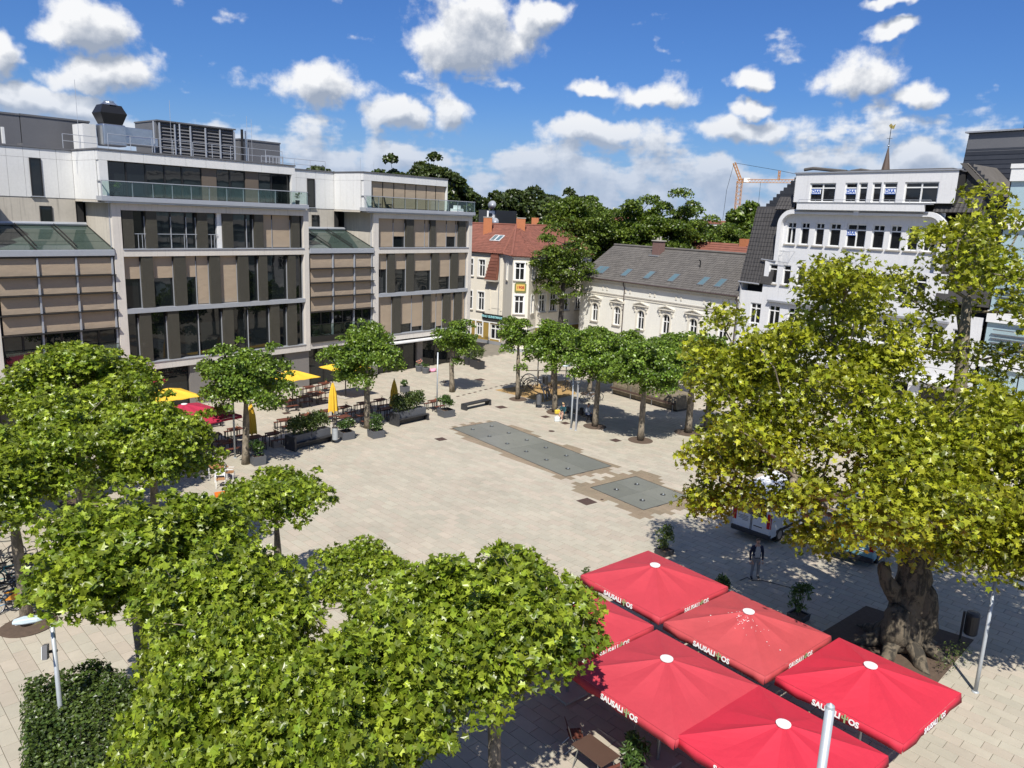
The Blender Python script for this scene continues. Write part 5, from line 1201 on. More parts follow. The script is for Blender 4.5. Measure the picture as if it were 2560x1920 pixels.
# clipped hedge at bottom left
rs = np.random.RandomState(9); HG = empty('clipped_hedge', (-10.15, 16.5, 0)); tag(HG, 'clipped green hedge round the street lamp at bottom left', 'hedge')
pts_, nr_ = [], []
cor = np.array([(-2.0, 1.0), (-.75, 2.2), (.75, 1.15), (2.1, -1.8), (1.2, -3.4), (-.1, -2.0)])
MB().slab([(x * .86, y * .86, .0) for x, y in cor], (0, 0, 1.85)).build('inner_twigs', m_barkd, HG)
poly2 = [tuple(c) for c in cor]
def inpoly(x, y):
    k = False
    for i in range(len(poly2)):
        (x1, y1), (x2, y2) = poly2[i], poly2[(i + 1) % len(poly2)]
        if (y1 > y) != (y2 > y) and x < (x2 - x1) * (y - y1) / (y2 - y1) + x1: k = not k
    return k
while len(pts_) < 11000:
    x, y = rs.uniform(-2.2, 2.2), rs.uniform(-3.5, 2.3)
    if not inpoly(x, y): continue
    pts_.append((x, y, 2.05 + .12 * math.sin(x * 2.1) * math.sin(y * 1.7) + rs.uniform(-.22, .10) + (rs.uniform(0, .5) if rs.rand() < .02 else 0))); nr_.append((rs.normal() * .5, rs.normal() * .5, .9))
for _ in range(9000):
    i = rs.randint(len(cor)); a, c = cor[i], cor[(i + 1) % len(cor)]; f = rs.rand(); d = c - a; n_ = np.array([-d[1], d[0]]) / np.linalg.norm(d); n_ = n_ if n_ @ ((a + c) / 2) > 0 else -n_
    p = a + d * f + n_ * rs.uniform(-.15, .12); pts_.append((p[0], p[1], rs.uniform(.1, 2.1))); nr_.append((n_[0] + rs.normal() * .4, n_[1] + rs.normal() * .4, .5 + rs.normal() * .4))
V, F = leaves(np.array(pts_), np.array(nr_), .095, LEAF2, rs); ob('foliage', fast_mesh('foliage', V, F, 3, m_lf_hedge), HG)
b = MB(); sp_l = []
for _ in range(26):
    x, y = rs.uniform(-1.6, 1.6), rs.uniform(-2.6, 1.9)
    if inpoly(x, y):
        h_ = rs.uniform(.3, .75); b.tube([(x, y, 2.0), (x + rs.normal() * .08, y, 2.0 + h_)], .006, 4); sp_l += [(x + rs.normal() * .04, y + rs.normal() * .04, 2.0 + h_ * f) for f in np.linspace(.3, 1, 6)]
b.build('shoots', m_barkd, HG); V, F = leaves(np.array(sp_l), rs.normal(size=(len(sp_l), 3)) + np.array([0, 0, .5]), .10, LEAF2, rs); ob('shoot_leaves', fast_mesh('shoot_leaves', V, F, 3, m_lf_hedge), HG)
# ------------------------------------------------------------------ parasols
def cloth(name, c, v=.08): 
    return mat(name, c, .75, v, 1.2, fine=.03, bump=.55, bscale=2.2)
m_red = cloth('red_canvas', (.50, .018, .042)); m_red2 = cloth('faded_red_canvas', (.44, .036, .052), .10); m_red3 = cloth('bleached_red_canvas', (.42, .055, .060), .16); m_darkred = cloth('dark_red_canvas', (.40, .018, .055))
m_yelc = cloth('yellow_canvas', (.74, .46, .035))
m_letw = mat('white_print', (.82, .82, .80), .6); m_cact = mat('cactus_print', (.30, .42, .20), .6)
def canopy(L, zE, zA, sag=.05, n=4):
    """square canopy in eight panels, sagging between its ribs"""
    b = MB(); h = L / 2; ring = []
    for s_ in range(4):
        a = Matrix.Rotation(s_ * math.pi / 2, 3, 'Z')
        for k in range(2 * n): ring.append((a @ Vector((-h + L * k / (2 * n), -h, 0)), k))
    m = len(ring); J = 5; vs = []
    for j in range(J + 1):
        f = j / J
        for p, k in ring:
            e = 0 if k % n == 0 else .6 if k % 2 else 1
            z = zA + (zE - zA) * f - sag * e * math.sin(math.pi * min(f * .95 + .05, 1)) * (1.0 if j < J else .3)
            r_ = .05 + .95 * f; vs.append((p.x * r_, p.y * r_, z))
    fs = [(j * m + i, (j + 1) * m + i, (j + 1) * m + (i + 1) % m, j * m + (i + 1) % m) for j in range(J) for i in range(m)]
    fs.append(tuple(range(m)))
    b.add(vs, [f[::-1] if len(f) > 4 else f[::-1] for f in fs])
    return b
def valance(L, zE, drop, wav=.02):
    b = MB(); h = L / 2; n = 10
    for s_ in range(4):
        a = Matrix.Rotation(s_ * math.pi / 2, 3, 'Z'); vs = []
        for k in range(n + 1):
            x = -h + L * k / n; w = wav * math.sin(k * 2.3 + s_)
            vs += [a @ Vector((x, -h - .004, zE - .004)), a @ Vector((x * 1.004, -h - .03 + w, zE - drop + .02 * math.cos(k * 1.7)))]
        b.add(vs, [(2 * i, 2 * i + 1, 2 * i + 3, 2 * i + 2) for i in range(n)])
    return b
me_sau1 = text_mesh('SAUSALI', .205, m_letw, 'parasol_lettering', .002, .008); me_sau2 = text_mesh('OS', .205, m_letw, 'parasol_lettering', .002, .008)
cc_ = MB(); cc_.box(-.022, .022, -.002, .002, -.11, .12); cc_.box(-.085, -.055, -.002, .002, -.02, .07); cc_.box(-.055, -.022, -.0018, .0018, -.02, .012); cc_.box(.055, .085, -.002, .002, .0, .09); cc_.box(.022, .055, -.0018, .0018, 0., .032)
me_cact = cc_.mesh('cactus_emblem', m_cact)
def parasol(name, label, cx, cy, rz, L, m, zE=2.5, zA=3.06, drop=.24, group=None, text=True, cap=True, pole=m_steel):
    t = empty(name, (cx, cy, 0), rz); tag(t, label, 'parasol', group)
    c = canopy(L, zE, zA).build('canopy', m, t); c.modifiers.new('solid', 'SOLIDIFY').thickness = .006
    v = valance(L, zE, drop).build('valance', m, t, True); v.modifiers.new('solid', 'SOLIDIFY').thickness = .004
    MB().tube([(0, 0, .06), (0, 0, zA - .03)], .045, 10).build('mast', pole, t); MB().box(-.45, .45, -.45, .45, 0, .07).build('base_plate', m_stone, t, bevel=.01)
    for k in range(8):
        a = k * math.pi / 4 + math.pi / 4; rr = L / 2 * (1.38 if k % 2 == 0 else .98); x, y = rr * math.cos(a), rr * math.sin(a)
        MB().tube([(0, 0, zA - .09), (x, y, zE - .035)], .014, 5).build('rib', pole, t)
    MB().lathe((0, 0, zE - .55), [(.07, -.05), (.07, .05)], 10).build('hub', pole, t)
    if cap: MB().lathe((0, 0, zA + .005), [(.17, .0), (.17, .03), (.10, .045), (0, .05)], 18).build('cap', m_white, t)
    if text:
        for s_ in range(4):
            a = Matrix.Rotation(s_ * math.pi / 2, 4, 'Z'); B_ = Matrix.Translation((0, -L / 2 - .040, zE - drop * .52)) @ Matrix.Rotation(R(86), 4, 'X')
            for me, x in ((me_sau1, -.22), (me_sau2, .50)):
                o = ob('lettering', me, v); o.matrix_local = a @ Matrix.Translation((x, 0, 0)) @ B_
            o = ob('cactus_emblem', me_cact, v); o.matrix_local = a @ Matrix.Translation((.275, -L / 2 - .042, zE - drop * .5))
    return t
GP_ = 'red parasols on the near terrace'; ra = R(-50)
for lab, c, m, L in [('red parasol furthest from the camera, its corner on the open plaza', (5.0, 23.81), m_red2, 3.45), ('bleached red parasol spotted with droppings under the big tree', (7.27, 20.9), m_red3, 3.45),
                     ('faded red parasol in the middle of the near group', (4.33, 18.2), m_red2, 3.5), ('bright red parasol nearest the old tree trunk', (9.7, 18.26), m_red, 3.35),
                     ('bright red parasol at the bottom edge behind the steel mast', (6.54, 15.68), m_red, 3.4), ('red parasol half hidden behind the plane tree crown', (2.06, 21.1), m_red2, 3.45)]:
    parasol('red_parasol', lab, c[0], c[1], ra, L, m, group=GP_)
sr = random.Random(4); b = MB()
for _ in range(70):
    r_ = abs(sr.gauss(0, .55)); a = sr.uniform(0, 6.28); x, y = r_ * math.cos(a), r_ * math.sin(a) * .6 - .25
    mx = max(abs(x), abs(y)); z = 3.075 - .56 * mx / 1.72; s_ = sr.uniform(.008, .024); b.lathe((x, y, z), [(s_, 0), (s_, .004), (0, .006)], 6)
tgt_ = [o for o in COL.objects if o.get('label', '').startswith('bleached red')][0]; b.build('droppings', m_white, tgt_)['kind'] = 'stuff'
GD = 'dark red parasols by the office block'
parasol('dark_red_parasol', 'dark red parasol showing its corner past the left plane tree', -18.6, 42.4, R(-35), 4.4, m_darkred, 2.45, 3.1, .15, GD, False)
parasol('dark_red_parasol', 'dark red parasol before the glazed bay, mostly behind leaves', -26.2, 51.0, R(-35), 3.6, m_darkred, 2.45, 3.1, .15, GD, False)
GY = 'open yellow parasols by the office block'
for lab, c, L in [('open yellow parasol nearest the left plane trees', (-21.6, 47.2), 2.85), ('open yellow parasol behind the round plane tree', (-15.9, 54.3), 2.85), ('open yellow parasol at the shop window behind the closed one', (-12.9, 58.2), 2.85)]:
    parasol('yellow_parasol', lab, c[0], c[1], R(50), L, m_yelc, 2.4, 2.85, .02, GY, False, False, m_dark)
def closed_parasol(label, p, h):
    t = empty('closed_yellow_parasol', (p.x, p.y, 0)); tag(t, label, 'parasol', 'closed yellow parasols')
    b = MB(); n = 16; prof = [(.05, h + .9), (.16, h + .55), (.26, h + .1), (.31, h - .6), (.33, h - 1.0)]; vs = []
    for i, (r_, z) in enumerate(prof):
        for j in range(n):
            k = (1.0 if j % 2 else .68); vs.append((r_ * k * math.cos(6.283 * j / n), r_ * k * math.sin(6.283 * j / n), z - (.14 if (j % 4 == 1 and i == 4) else 0)))
    b.add(vs, [(i * n + j, i * n + (j + 1) % n, (i + 1) * n + (j + 1) % n, (i + 1) * n + j)[::-1] for i in range(4) for j in range(n)] + [tuple(range(n))])
    b.build('folded_canopy', m_yelc, t, False); MB().tube([(0, 0, .05), (0, 0, h + 1.0)], .03, 8).build('mast', m_dark, t); MB().box(-.4, .4, -.4, .4, 0, .06).build('base_plate', m_stone, t)
closed_parasol('closed yellow parasol right of the first long planter', gp(833, 1068), 2.15); closed_parasol('closed yellow parasol behind the second long planter', gp(985, 1040), 1.75); closed_parasol('closed yellow parasol hanging behind the round tree trunk', gp(630, 1110), 1.7)

# ------------------------------------------------------------------ beer tables and benches
m_slat = mat('red_brown_wood', (.125, .042, .026), .55, .2, 5, perobj=.08); m_teak = mat('teak', (.34, .17, .07), .6, .15, 5)
def slat_top(t, w, d, z, n, name='slat', m=m_slat):
    for k in range(n):
        y = -d / 2 + d * (k + .5) / n; MB().box(-w / 2, w / 2, y - d / n / 2 + .006, y + d / n / 2 - .006, z - .025, z).build(name, m, t)
def legs(t, w, d, z, r_=.022, name='leg'):
    for sx in (-1, 1):
        for sy in (-1, 1):
            x, y = sx * (w / 2 - .05), sy * (d / 2 - .04); MB().box(x - r_, x + r_, y - r_, y + r_, 0, z - .026).build(name, m_dark, t)
tb = empty('beer_table'); tag(tb, 'x', 'table'); slat_top(tb, .86, .62, .74, 4); legs(tb, .86, .62, .74)
MB().box(-.39, .39, -.012, .012, .60, .64).build('stretcher', m_dark, tb)
bn_ = empty('beer_bench'); tag(bn_, 'x', 'bench'); slat_top(bn_, .86, .27, .45, 2); legs(bn_, .86, .27, .45)
ut, ub = [False], [False]
ORD = ['first', 'second', 'third', 'fourth', 'fifth', 'sixth', 'seventh', 'eighth']
ROWS = {'front': [(534, 1085), (570, 1103), (636, 1091), (683, 1082), (859, 1040), (907, 1036), (968, 1020), (1086, 1001)],
        'middle': [(588, 1071), (711, 1048), (766, 1036), (813, 1026), (862, 1016), (909, 1006), (951, 998), (1035, 985)],
        'wall-side': [(531, 1036), (722, 1000), (757, 990), (797, 982), (773, 966), (812, 957)]}
m_terra = mat('terracotta', (.40, .15, .07), .8); sap = [False]
pt_plant = empty('table_plant'); tag(pt_plant, 'x', 'plant')
MB().lathe((0, 0, 0), [(.05, 0), (.075, .11), (.07, .12)], 10).build('pot', m_terra, pt_plant)
rs = np.random.RandomState(3); V, F = clump_leaves([(0, 0, .20)], [.14], 900, .09, LEAFN, rs); ob('foliage', fast_mesh('foliage', V, F, 3, m_lf_shr), pt_plant)
for row, spots in ROWS.items():
    for i, px in enumerate(spots):
        p = gp(px[0], px[1], .74); a = R(44) + rnd.uniform(-.10, .10)
        place(tb, ut, (p.x, p.y, 0), a, f'brown slatted beer table, {ORD[i]} from the left in the {row} terrace row', 'beer tables on the cafe terrace')
        d = Vector((-math.sin(a), math.cos(a), 0))
        for s_, w in ((-1, 'plaza'), (1, 'far')):
            q = p + d * s_ * .60
            place(bn_, ub, (q.x + rnd.uniform(-.04, .04), q.y, 0), a + rnd.uniform(-.05, .05), f'short brown bench on the {w} side of the {ORD[i]} table in the {row} terrace row', 'beer benches on the cafe terrace')
        if (i + len(row)) % 2 == 0:
            place(pt_plant, sap, (p.x + d.x * .1 + .15, p.y + .1, .741), 0, f'small potted plant on the {ORD[i]} beer table of the {row} row', 'potted plants on the beer tables', rnd.uniform(.8, 1.15))

# ------------------------------------------------------------------ planters and pots
m_pot = mat('grey_planter', (.10, .105, .115), .6, .08, 2); m_potd = mat('dark_planter', (.035, .036, .040), .55)
def foliage(t, spots, rads, per, size, shape, m, seed, **k):
    V, F = clump_leaves(spots, rads, per, size, shape, np.random.RandomState(seed), **k); return ob('foliage', fast_mesh('foliage', V, F, 3, m), t)
def long_planter(a, b_, label, seed):
    a, b_ = gp(*a), gp(*b_); d = b_ - a; L = d.length; t = empty('bench_planter', a, math.atan2(d.y, d.x)); tag(t, label, 'planter', 'long planters with built-in benches')
    for k in range(2): MB().box(k * L / 2 + .03, (k + 1) * L / 2 - .006, .30, .92, .34, .88).build('planter_box', m_pot, t)
    for x in (0, L - .12): MB().box(x, x + .12, -.02, .95, 0, .86 if x == 0 else .44).build('end_frame', m_potd, t)
    for k in range(3): MB().box(.13, L - .13, .0 + k * .10, .09 + k * .10, .41, .45).build('bench_slat', m_dark, t)
    MB().box(.125, L - .125, .35, .85, .05, .34).build('plinth', m_potd, t)
    rs_ = random.Random(seed); n = 30
    foliage(t, [(.2 + (L - .4) * (k + .5) / n, .62 + rs_.uniform(-.1, .1), 1.25 + rs_.uniform(-.2, .35)) for k in range(n)], [.40] * n, 520, .12, LEAF2, m_lf_bam, seed, flat=1.5, up=.3)
long_planter((737, 1130), (835, 1105), 'long grey planter with light bamboo before the first beer tables', 1); long_planter((995, 1067), (1072, 1050), 'long grey planter with bamboo right of the broad plane tree', 2)
def box_planter(px, w, h, label, seed, fh=.9, m=None, ml=None, group='box planters with shrubs', rz=R(-50), tall=False):
    p = gp(*px); t = empty('box_planter', (p.x, p.y, 0), rz); tag(t, label, 'planter', group)
    b = MB(); i = w / 2; b.add([(-i * .93, -i * .93, 0), (i * .93, -i * .93, 0), (i * .93, i * .93, 0), (-i * .93, i * .93, 0), (-i, -i, h), (i, -i, h), (i, i, h), (-i, i, h), (-i + .05, -i + .05, h), (i - .05, -i + .05, h), (i - .05, i - .05, h), (-i + .05, i - .05, h), (-i + .05, -i + .05, h - .06), (i - .05, -i + .05, h - .06), (i - .05, i - .05, h - .06), (-i + .05, i - .05, h - .06)],
          [(0, 1, 5, 4), (1, 2, 6, 5), (2, 3, 7, 6), (3, 0, 4, 7), (4, 5, 9, 8), (5, 6, 10, 9), (6, 7, 11, 10), (7, 4, 8, 11), (8, 9, 13, 12), (9, 10, 14, 13), (10, 11, 15, 14), (11, 8, 12, 15)]); b.build('pot', m or m_pot, t)
    MB().quad((-i + .05, -i + .05, h - .07), (i - .05, -i + .05, h - .07), (i - .05, i - .05, h - .07), (-i + .05, i - .05, h - .07)).build('soil', m_soil, t)
    rs_ = random.Random(seed); n = 9; cs = [(rs_.uniform(-.3, .3) * w, rs_.uniform(-.3, .3) * w, h + rs_.uniform(.12, fh * .8)) for _ in range(n)]
    foliage(t, cs, [w * .40] * n, 420, .12 if not tall else .20, LEAF2 if not tall else LEAFN, ml or m_lf_shr, seed, up=.3 if tall else .6, flat=1.4 if tall else 1.)
    b = MB()
    for c in cs[:5]: b.tube([(c[0] * .3, c[1] * .3, h - .08), c], .010, 4)
    b.build('stems', m_barkd, t)
    return t
box_planter((645, 1160), .72, .52, 'grey box planter with shrub beside the white chairs', 3); box_planter((865, 1096), .85, .50, 'grey box planter with bushy shrub beside the litter bin', 4, .8); box_planter((940, 1092), .85, .48, 'grey box planter with dark shrub at the broad tree foot', 5, 1.0)
box_planter((1115, 1040), .95, .50, 'grey box planter with rhododendron left of the low black bench', 6, 1.1); box_planter((1012, 980), .6, .5, 'small grey planter on the terrace behind the broad tree', 7, .4)
for k, px in enumerate(((1198, 922), (1187, 917), (1172, 911))):
    box_planter(px, .75, .75, ('dark cube pot with tall grass nearest the street', 'dark cube pot with tall grass, middle of three', 'dark cube pot with tall grass nearest the shop window')[k], 10 + k, 1.4, m_potd, m_lf_bam, 'grass pots at the office corner', R(40), True)
def flower_pot(px, label, seed, flo):
    p = gp(*px); t = empty('flower_pot', (p.x, p.y, 0)); tag(t, label, 'flower pot', 'flower pots at the shop window')
    MB().lathe((0, 0, 0), [(.30, 0), (.38, .5), (.33, .52)], 14).build('pot', m_pot, t); foliage(t, [(0, 0, .62), (.15, 0, .7), (-.15, .1, .66)], [.26] * 3, 300, .12, LEAF2, m_lf_shr, seed)
    if flo: foliage(t, [(-.1, -.1, .85), (.1, 0, .92)], [.25] * 2, 160, .11, LEAF5, mat('pink_petal', (.62, .24, .18), .6), seed + 1).name = 'blossoms'
flower_pot((1048, 928), 'round grey pot with salmon flowers at the shop window', 21, True); flower_pot((1064, 933), 'round grey pot with low green plant at the shop window', 22, False)
p = gp(1079, 929); t = empty('pink_cushion', (p.x, p.y, 0)); tag(t, 'pink soft bundle lying before the shop window', 'cushion'); m_pink = mat('pink_cloth', (.72, .30, .42), .8, .15, 5)
MB().lathe((0, 0, 0), [(.10, 0), (.36, .05), (.40, .14), (.28, .24), (.05, .28)], 12).build('pad', m_pink, t, True); MB().lathe((.25, .05, .1), [(.05, 0), (.2, .06), (.18, .18), (.04, .24)], 10).build('fold', m_pink, t, True)
# shrubs round the near terrace
for k, (px, h_, lab) in enumerate([((1660, 1385), 1.0, 'wispy shrub at the far corner of the near terrace'), ((1470, 1500), 1.0, 'wispy shrub between the two left parasols'), ((1995, 1548), 1.2, 'dark shrub between parasol and old tree'), ((1800, 1508), .8, 'green shrub in the gap between the two far parasols'), ((1580, 1935), .9, 'potted green shrub beside the folding chairs at the bottom edge')]):
    box_planter(px, .62, .24, lab, 30 + k, h_, m_potd, m_lf_bam if k < 2 else m_lf_shr, 'shrubs round the near terrace', R(-50), True)

# ------------------------------------------------------------------ lamps, poles, bins, benches
m_pole = mat('lamp_grey', (.42, .45, .47), .45, .08, 4, metal=.3); m_lamp = mat('lamp_housing', (.50, .58, .62), .4, .06, 3); m_diff = mat('lamp_diffuser', (.75, .78, .78), .3)
def lamp(p, h, head, label, flood=False, rz=0., name='street_lamp'):
    t = empty(name, (p[0], p[1], 0), rz); tag(t, label, 'street lamp', 'grey street lamps')
    MB().tube([(0, 0, 0), (0, 0, 1.2), (0, 0, h)], [.062, .058, .05], 12).build('pole', m_pole, t, True); MB().lathe((0, 0, 0), [(.11, 0), (.11, .02), (.07, .05)], 12).build('base_collar', m_pole, t)
    hd = MB(); vs = []
    for x, w, z0, z1 in ((-.12, .05, -.03, .03), (-.28, .11, -.04, .05), (-.58, .125, -.055, .06), (-.80, .09, -.05, .015)): vs += [(x, -w, h - .02 + z0), (x, w, h - .02 + z0), (x, w * .8, h - .02 + z1), (x, -w * .8, h - .02 + z1)]
    hd.add(vs, [(i * 4 + j, i * 4 + (j + 1) % 4, i * 4 + 4 + (j + 1) % 4, i * 4 + 4 + j) for i in range(3) for j in range(4)] + [(3, 2, 1, 0), (12, 13, 14, 15)])
    ho = hd.build('lamp_head', m_lamp, t, bevel=.02); MB().box(-.74, -.32, -.08, .08, h - .095, h - .078).build('diffuser', m_diff, ho); MB().tube([(.02, 0, h - .03), (-.16, 0, h - .02)], .028, 8).build('arm', m_pole, t)
    if flood:
        fl = MB().cbox((-.16, -.12, h - .85), (.10, .24, .34), 0, R(-20)).build('floodlight', m_grey, t); MB().cbox((-.225, -.13, h - .85), (.012, .2, .29), 0, R(-20)).build('floodlight_glass', m_diff, fl); MB().box(-.12, .06, -.03, .03, h - .95, h - .90).build('bracket', m_dark, t)
    return t
g_ = gp(1427, 1072); lamp((g_.x, g_.y), 4.5, 1, 'tall grey street lamp before the bench with two people', rz=R(10))
lamp((-10.76, 16.67), 4.5, 1, 'street lamp with floodlight rising from the hedge', True, rz=R(20)); g_ = gp(2438, 1730); lamp((g_.x, g_.y), 4.0, 1, 'street lamp in the tree shade at the right edge', rz=R(150))
def pole(p, h, r_, label, name='pole', cap=False):
    t = empty(name, (p.x, p.y, 0)); tag(t, label, 'pole', 'plain metal poles'); MB().tube([(0, 0, 0), (0, 0, h)], r_, 12).build('shaft', m_pole, t, True)
    MB().lathe((0, 0, h), [(r_, 0), (r_ * .9, r_ * .6), (.0, r_ * 1.3)] if cap else [(r_, 0), (r_ * .8, .02)], 12).build('cap', m_pole, t); MB().lathe((0, 0, 0), [(r_ * 1.9, 0), (r_ * 1.9, .02), (r_, .05)], 12).build('base_collar', m_pole, t); return t
pole(gp(588, 1145), 4.6, .055, 'thin grey pole left of the round tree trunk'); pole(gp(1092, 1028), 4.4, .05, 'thin grey pole beside the last beer table'); pole(Vector((4.39, 9.11, 0)), 8.0, .062, 'thick steel mast in front of the nearest parasol', 'steel_mast', True)
pole(gp(1414, 955), 3.4, .045, 'thin grey pole behind the leaning bicycle')
p = pole(gp(1343, 962), 4.4, .05, 'grey sign pole behind the bicycle arch', 'sign_pole'); MB().box(-.03, .25, -.04, .04, 3.55, 4.2).build('sign_back', m_zincr, p)
p = pole(gp(1439, 1076), 3.3, .05, 'dark camera post right of the tall street lamp', 'camera_post'); MB().lathe((0, 0, 3.33), [(.03, 0), (.11, .05), (.12, .13), (.05, .2)], 10).build('camera_dome', m_white, p, True); MB().box(-.05, .05, -.051, .051, 0, 3.2).build('sleeve', m_zincr, p)
def bin_(px, label, h, r_, m, square=False):
    p = gp(*px); t = empty('litter_bin', (p.x, p.y, 0), R(-40)); tag(t, label, 'litter bin', 'litter bins')
    MB().box(-r_ - .09, -r_ - .02, -.04, .04, 0, h).build('post', m_dark, t)
    if square: MB().box(-r_, r_, -r_ * .8, r_ * .8, h - .75, h).build('bin', m, t, bevel=.02)
    else: MB().lathe((0, 0, h - .78), [(r_ * .85, 0), (r_, .04), (r_, .74), (r_ * .9, .78)], 16).build('bin', m, t)
    MB().lathe((0, 0, h + .002), [(r_ * 1.02, 0), (r_ * .9, .05), (.02, .07)], 16).build('lid', m_dark, t)
bin_((1347, 1020), 'grey round litter bin left of the seated woman', 1.05, .2, m_pot); bin_((1362, 978), 'black square litter bin behind the bicycle arch', 1.25, .18, m_dark, True); bin_((838, 1108), 'pale litter bin beside the first closed parasol', 1.0, .18, m_pole); bin_((2420, 1612), 'dark litter bin in the shade right of the old tree', 1.2, .22, m_dark)
def low_bench(a, b_, label, w=.55, h=.45, L=None):
    a, b_ = gp(*a), gp(*b_); d = b_ - a; L = L or d.length; t = empty('low_bench', a, math.atan2(d.y, d.x)); tag(t, label, 'bench', 'low black benches')
    for k in range(5): MB().box(.02, L - .02, k * w / 5 + .006, (k + 1) * w / 5 - .006, h - .04, h).build('slat', m_dark, t)
    for x in (0, L - .14): MB().box(x, x + .14, .0, w, 0, h - .045).build('side_panel', m_potd, t)
    MB().box(.15, L - .15, .08, w - .08, h - .12, h - .045).build('beam', m_potd, t); return t
low_bench((1165, 1027), (1228, 1013), 'low black bench in the tree shade left of the rusty cover')
sb = low_bench((1404, 1033), (1468, 1058), 'low black bench with two people sitting on it', .6)
# bicycle rack arches
def arch_rack(i):
    a, b_ = gp(1300 + i * 5, 965 + i * 7), gp(1362 + i * 7, 1003 - i * 4); d = b_ - a; L = d.length; t = empty('bicycle_arch', a, math.atan2(d.y, d.x)); tag(t, ('outer silver arch of the bicycle rack', 'middle arch of the bicycle rack', 'inner arch of the bicycle rack')[i], 'bike rack', 'curved bicycle rack arches')
    MB().tube([(L * (.5 - .5 * math.cos(math.pi * k / 14)), 0, (1.55 - .22 * i) * math.sin(math.pi * k / 14)) for k in range(15)], .05, 8).build('arch_tube', m_steel, t, True)
    for x in (0, L): MB().lathe((x, 0, 0), [(.12, 0), (.12, .02), (.06, .03)], 10).build('foot_plate', m_steel, t)
for i in range(3): arch_rack(i)
b = MB(); t = empty('barrier_rail', gp(1312, 955), R(4)); tag(t, 'rusty horizontal rail behind the bicycle arch', 'barrier')
MB().tube([(0, 0, 1.05), (7.5, .6, 1.05)], .035, 7).build('rail', m_rust, t)
for x in (1.2, 4.2, 7.0): MB().tube([(x, x * .08, 0), (x, x * .08, 1.05)], .03, 7).build('post', m_rust, t)

# ------------------------------------------------------------------ bicycles
m_tyre = mat('tyre_rubber', (.015, .015, .016), .8); m_rim = mat('rim', (.4, .4, .42), .35, metal=.8)
def bicycle(mf, basket=None, panel=None):
    t = empty('bicycle'); tag(t, 'x', 'bicycle'); r_ = .34
    def torus(cx, r1, r2, n=22, k=6):
        b = MB(); vs = [((r1 + r2 * math.cos(6.283 * j / k)) * math.cos(6.283 * i / n) + cx, r2 * math.sin(6.283 * j / k), (r1 + r2 * math.cos(6.283 * j / k)) * math.sin(6.283 * i / n) + r_ + .0) for i in range(n) for j in range(k)]
        return b.add(vs, [(i * k + j, ((i + 1) % n) * k + j, ((i + 1) % n) * k + (j + 1) % k, i * k + (j + 1) % k) for i in range(n) for j in range(k)])
    for cx in (-.52, .52):
        w = torus(cx, .32, .022).build('wheel', m_tyre, t, True); torus(cx, .295, .011).build('rim', m_rim, w, True)
        b = MB()
        for k in range(8): a = k * math.pi / 8; b.tube([(cx + .29 * math.cos(a), 0, r_ + .29 * math.sin(a)), (cx - .29 * math.cos(a), 0, r_ - .29 * math.sin(a))], .0025, 3)
        b.build('spokes', m_rim, w)
    b = MB(); bb, st, hd = (-.08, 0, .30), (-.20, 0, .78), (.36, 0, .80)
    for a, c in ((bb, st), (st, hd), (bb, (.38, 0, .66)), (bb, (-.52, 0, r_)), ((-.19, 0, .70), (-.52, 0, r_))): b.tube([a, c], .018, 7)
    b.tube([hd, (.38, 0, .66), (.44, 0, .5), (.52, 0, r_)], .017, 7); b.build('frame', mf, t, True)
    b = MB(); b.tube([(.36, 0, .80), (.34, 0, 1.0)], .014, 6); b.tube([(.22, -.27, 1.02), (.34, -.22, 1.03), (.36, 0, 1.0), (.34, .22, 1.03), (.22, .27, 1.02)], .013, 6); b.build('handlebar', m_dark, t, True)
    MB().tube([st, (-.235, 0, .92)], .014, 6).build('seat_post', m_rim, t); MB().add([(-.38, -.09, .94), (-.38, .09, .94), (-.08, .02, .95), (-.08, -.02, .95), (-.37, -.07, .90), (-.37, .07, .90), (-.1, .015, .91), (-.1, -.015, .91)], [(0, 3, 2, 1), (4, 5, 6, 7), (0, 1, 5, 4), (1, 2, 6, 5), (2, 3, 7, 6), (3, 0, 4, 7)]).build('saddle', m_dark, t)
    b = MB(); b.tube([(-.08, -.06, .30), (-.02, -.12, .16)], .012, 5); b.tube([(-.08, .06, .30), (-.14, .12, .44)], .012, 5); b.tube([(-.08, -.02, .3), (-.08, .02, .3)], .09, 12); b.build('crank', m_dark, t)
    MB().box(-.78, -.30, -.06, .06, .70, .715).build('carrier', m_dark, t)
    if basket: MB().box(.40, .70, -.17, .17, .78, 1.0).build('basket', basket, t)
    if panel:
        MB().slab([(-.86, -.03, .45), (-.50, -.03, .72), (-.18, -.03, .60), (-.35, -.03, .42)], (0, .06, 0)).build('wheel_guard', panel, t); MB().box(-.84, -.3, -.05, .05, .72, .76).build('orange_rack', panel, t)
    return t
m_bor = mat('rental_orange', (.62, .27, .03), .5); m_bblue = mat('bike_blue', (.10, .25, .42), .4); m_bsil = mat('bike_silver', (.55, .56, .58), .35, metal=.6); m_bteal = mat('bike_teal', (.03, .28, .28), .4); m_bblk = mat('bike_black', (.02, .02, .022), .4)
pr_ = {'o': (bicycle(m_bblk, None, m_bor), [False]), 'b': (bicycle(m_bblue, m_dark), [False]), 's': (bicycle(m_bsil, None), [False]), 't': (bicycle(m_bteal, m_dark), [False]), 'k': (bicycle(m_bblk), [False])}
GL, GC = 'bicycles parked at the left edge', 'bicycles parked round the arch rack'
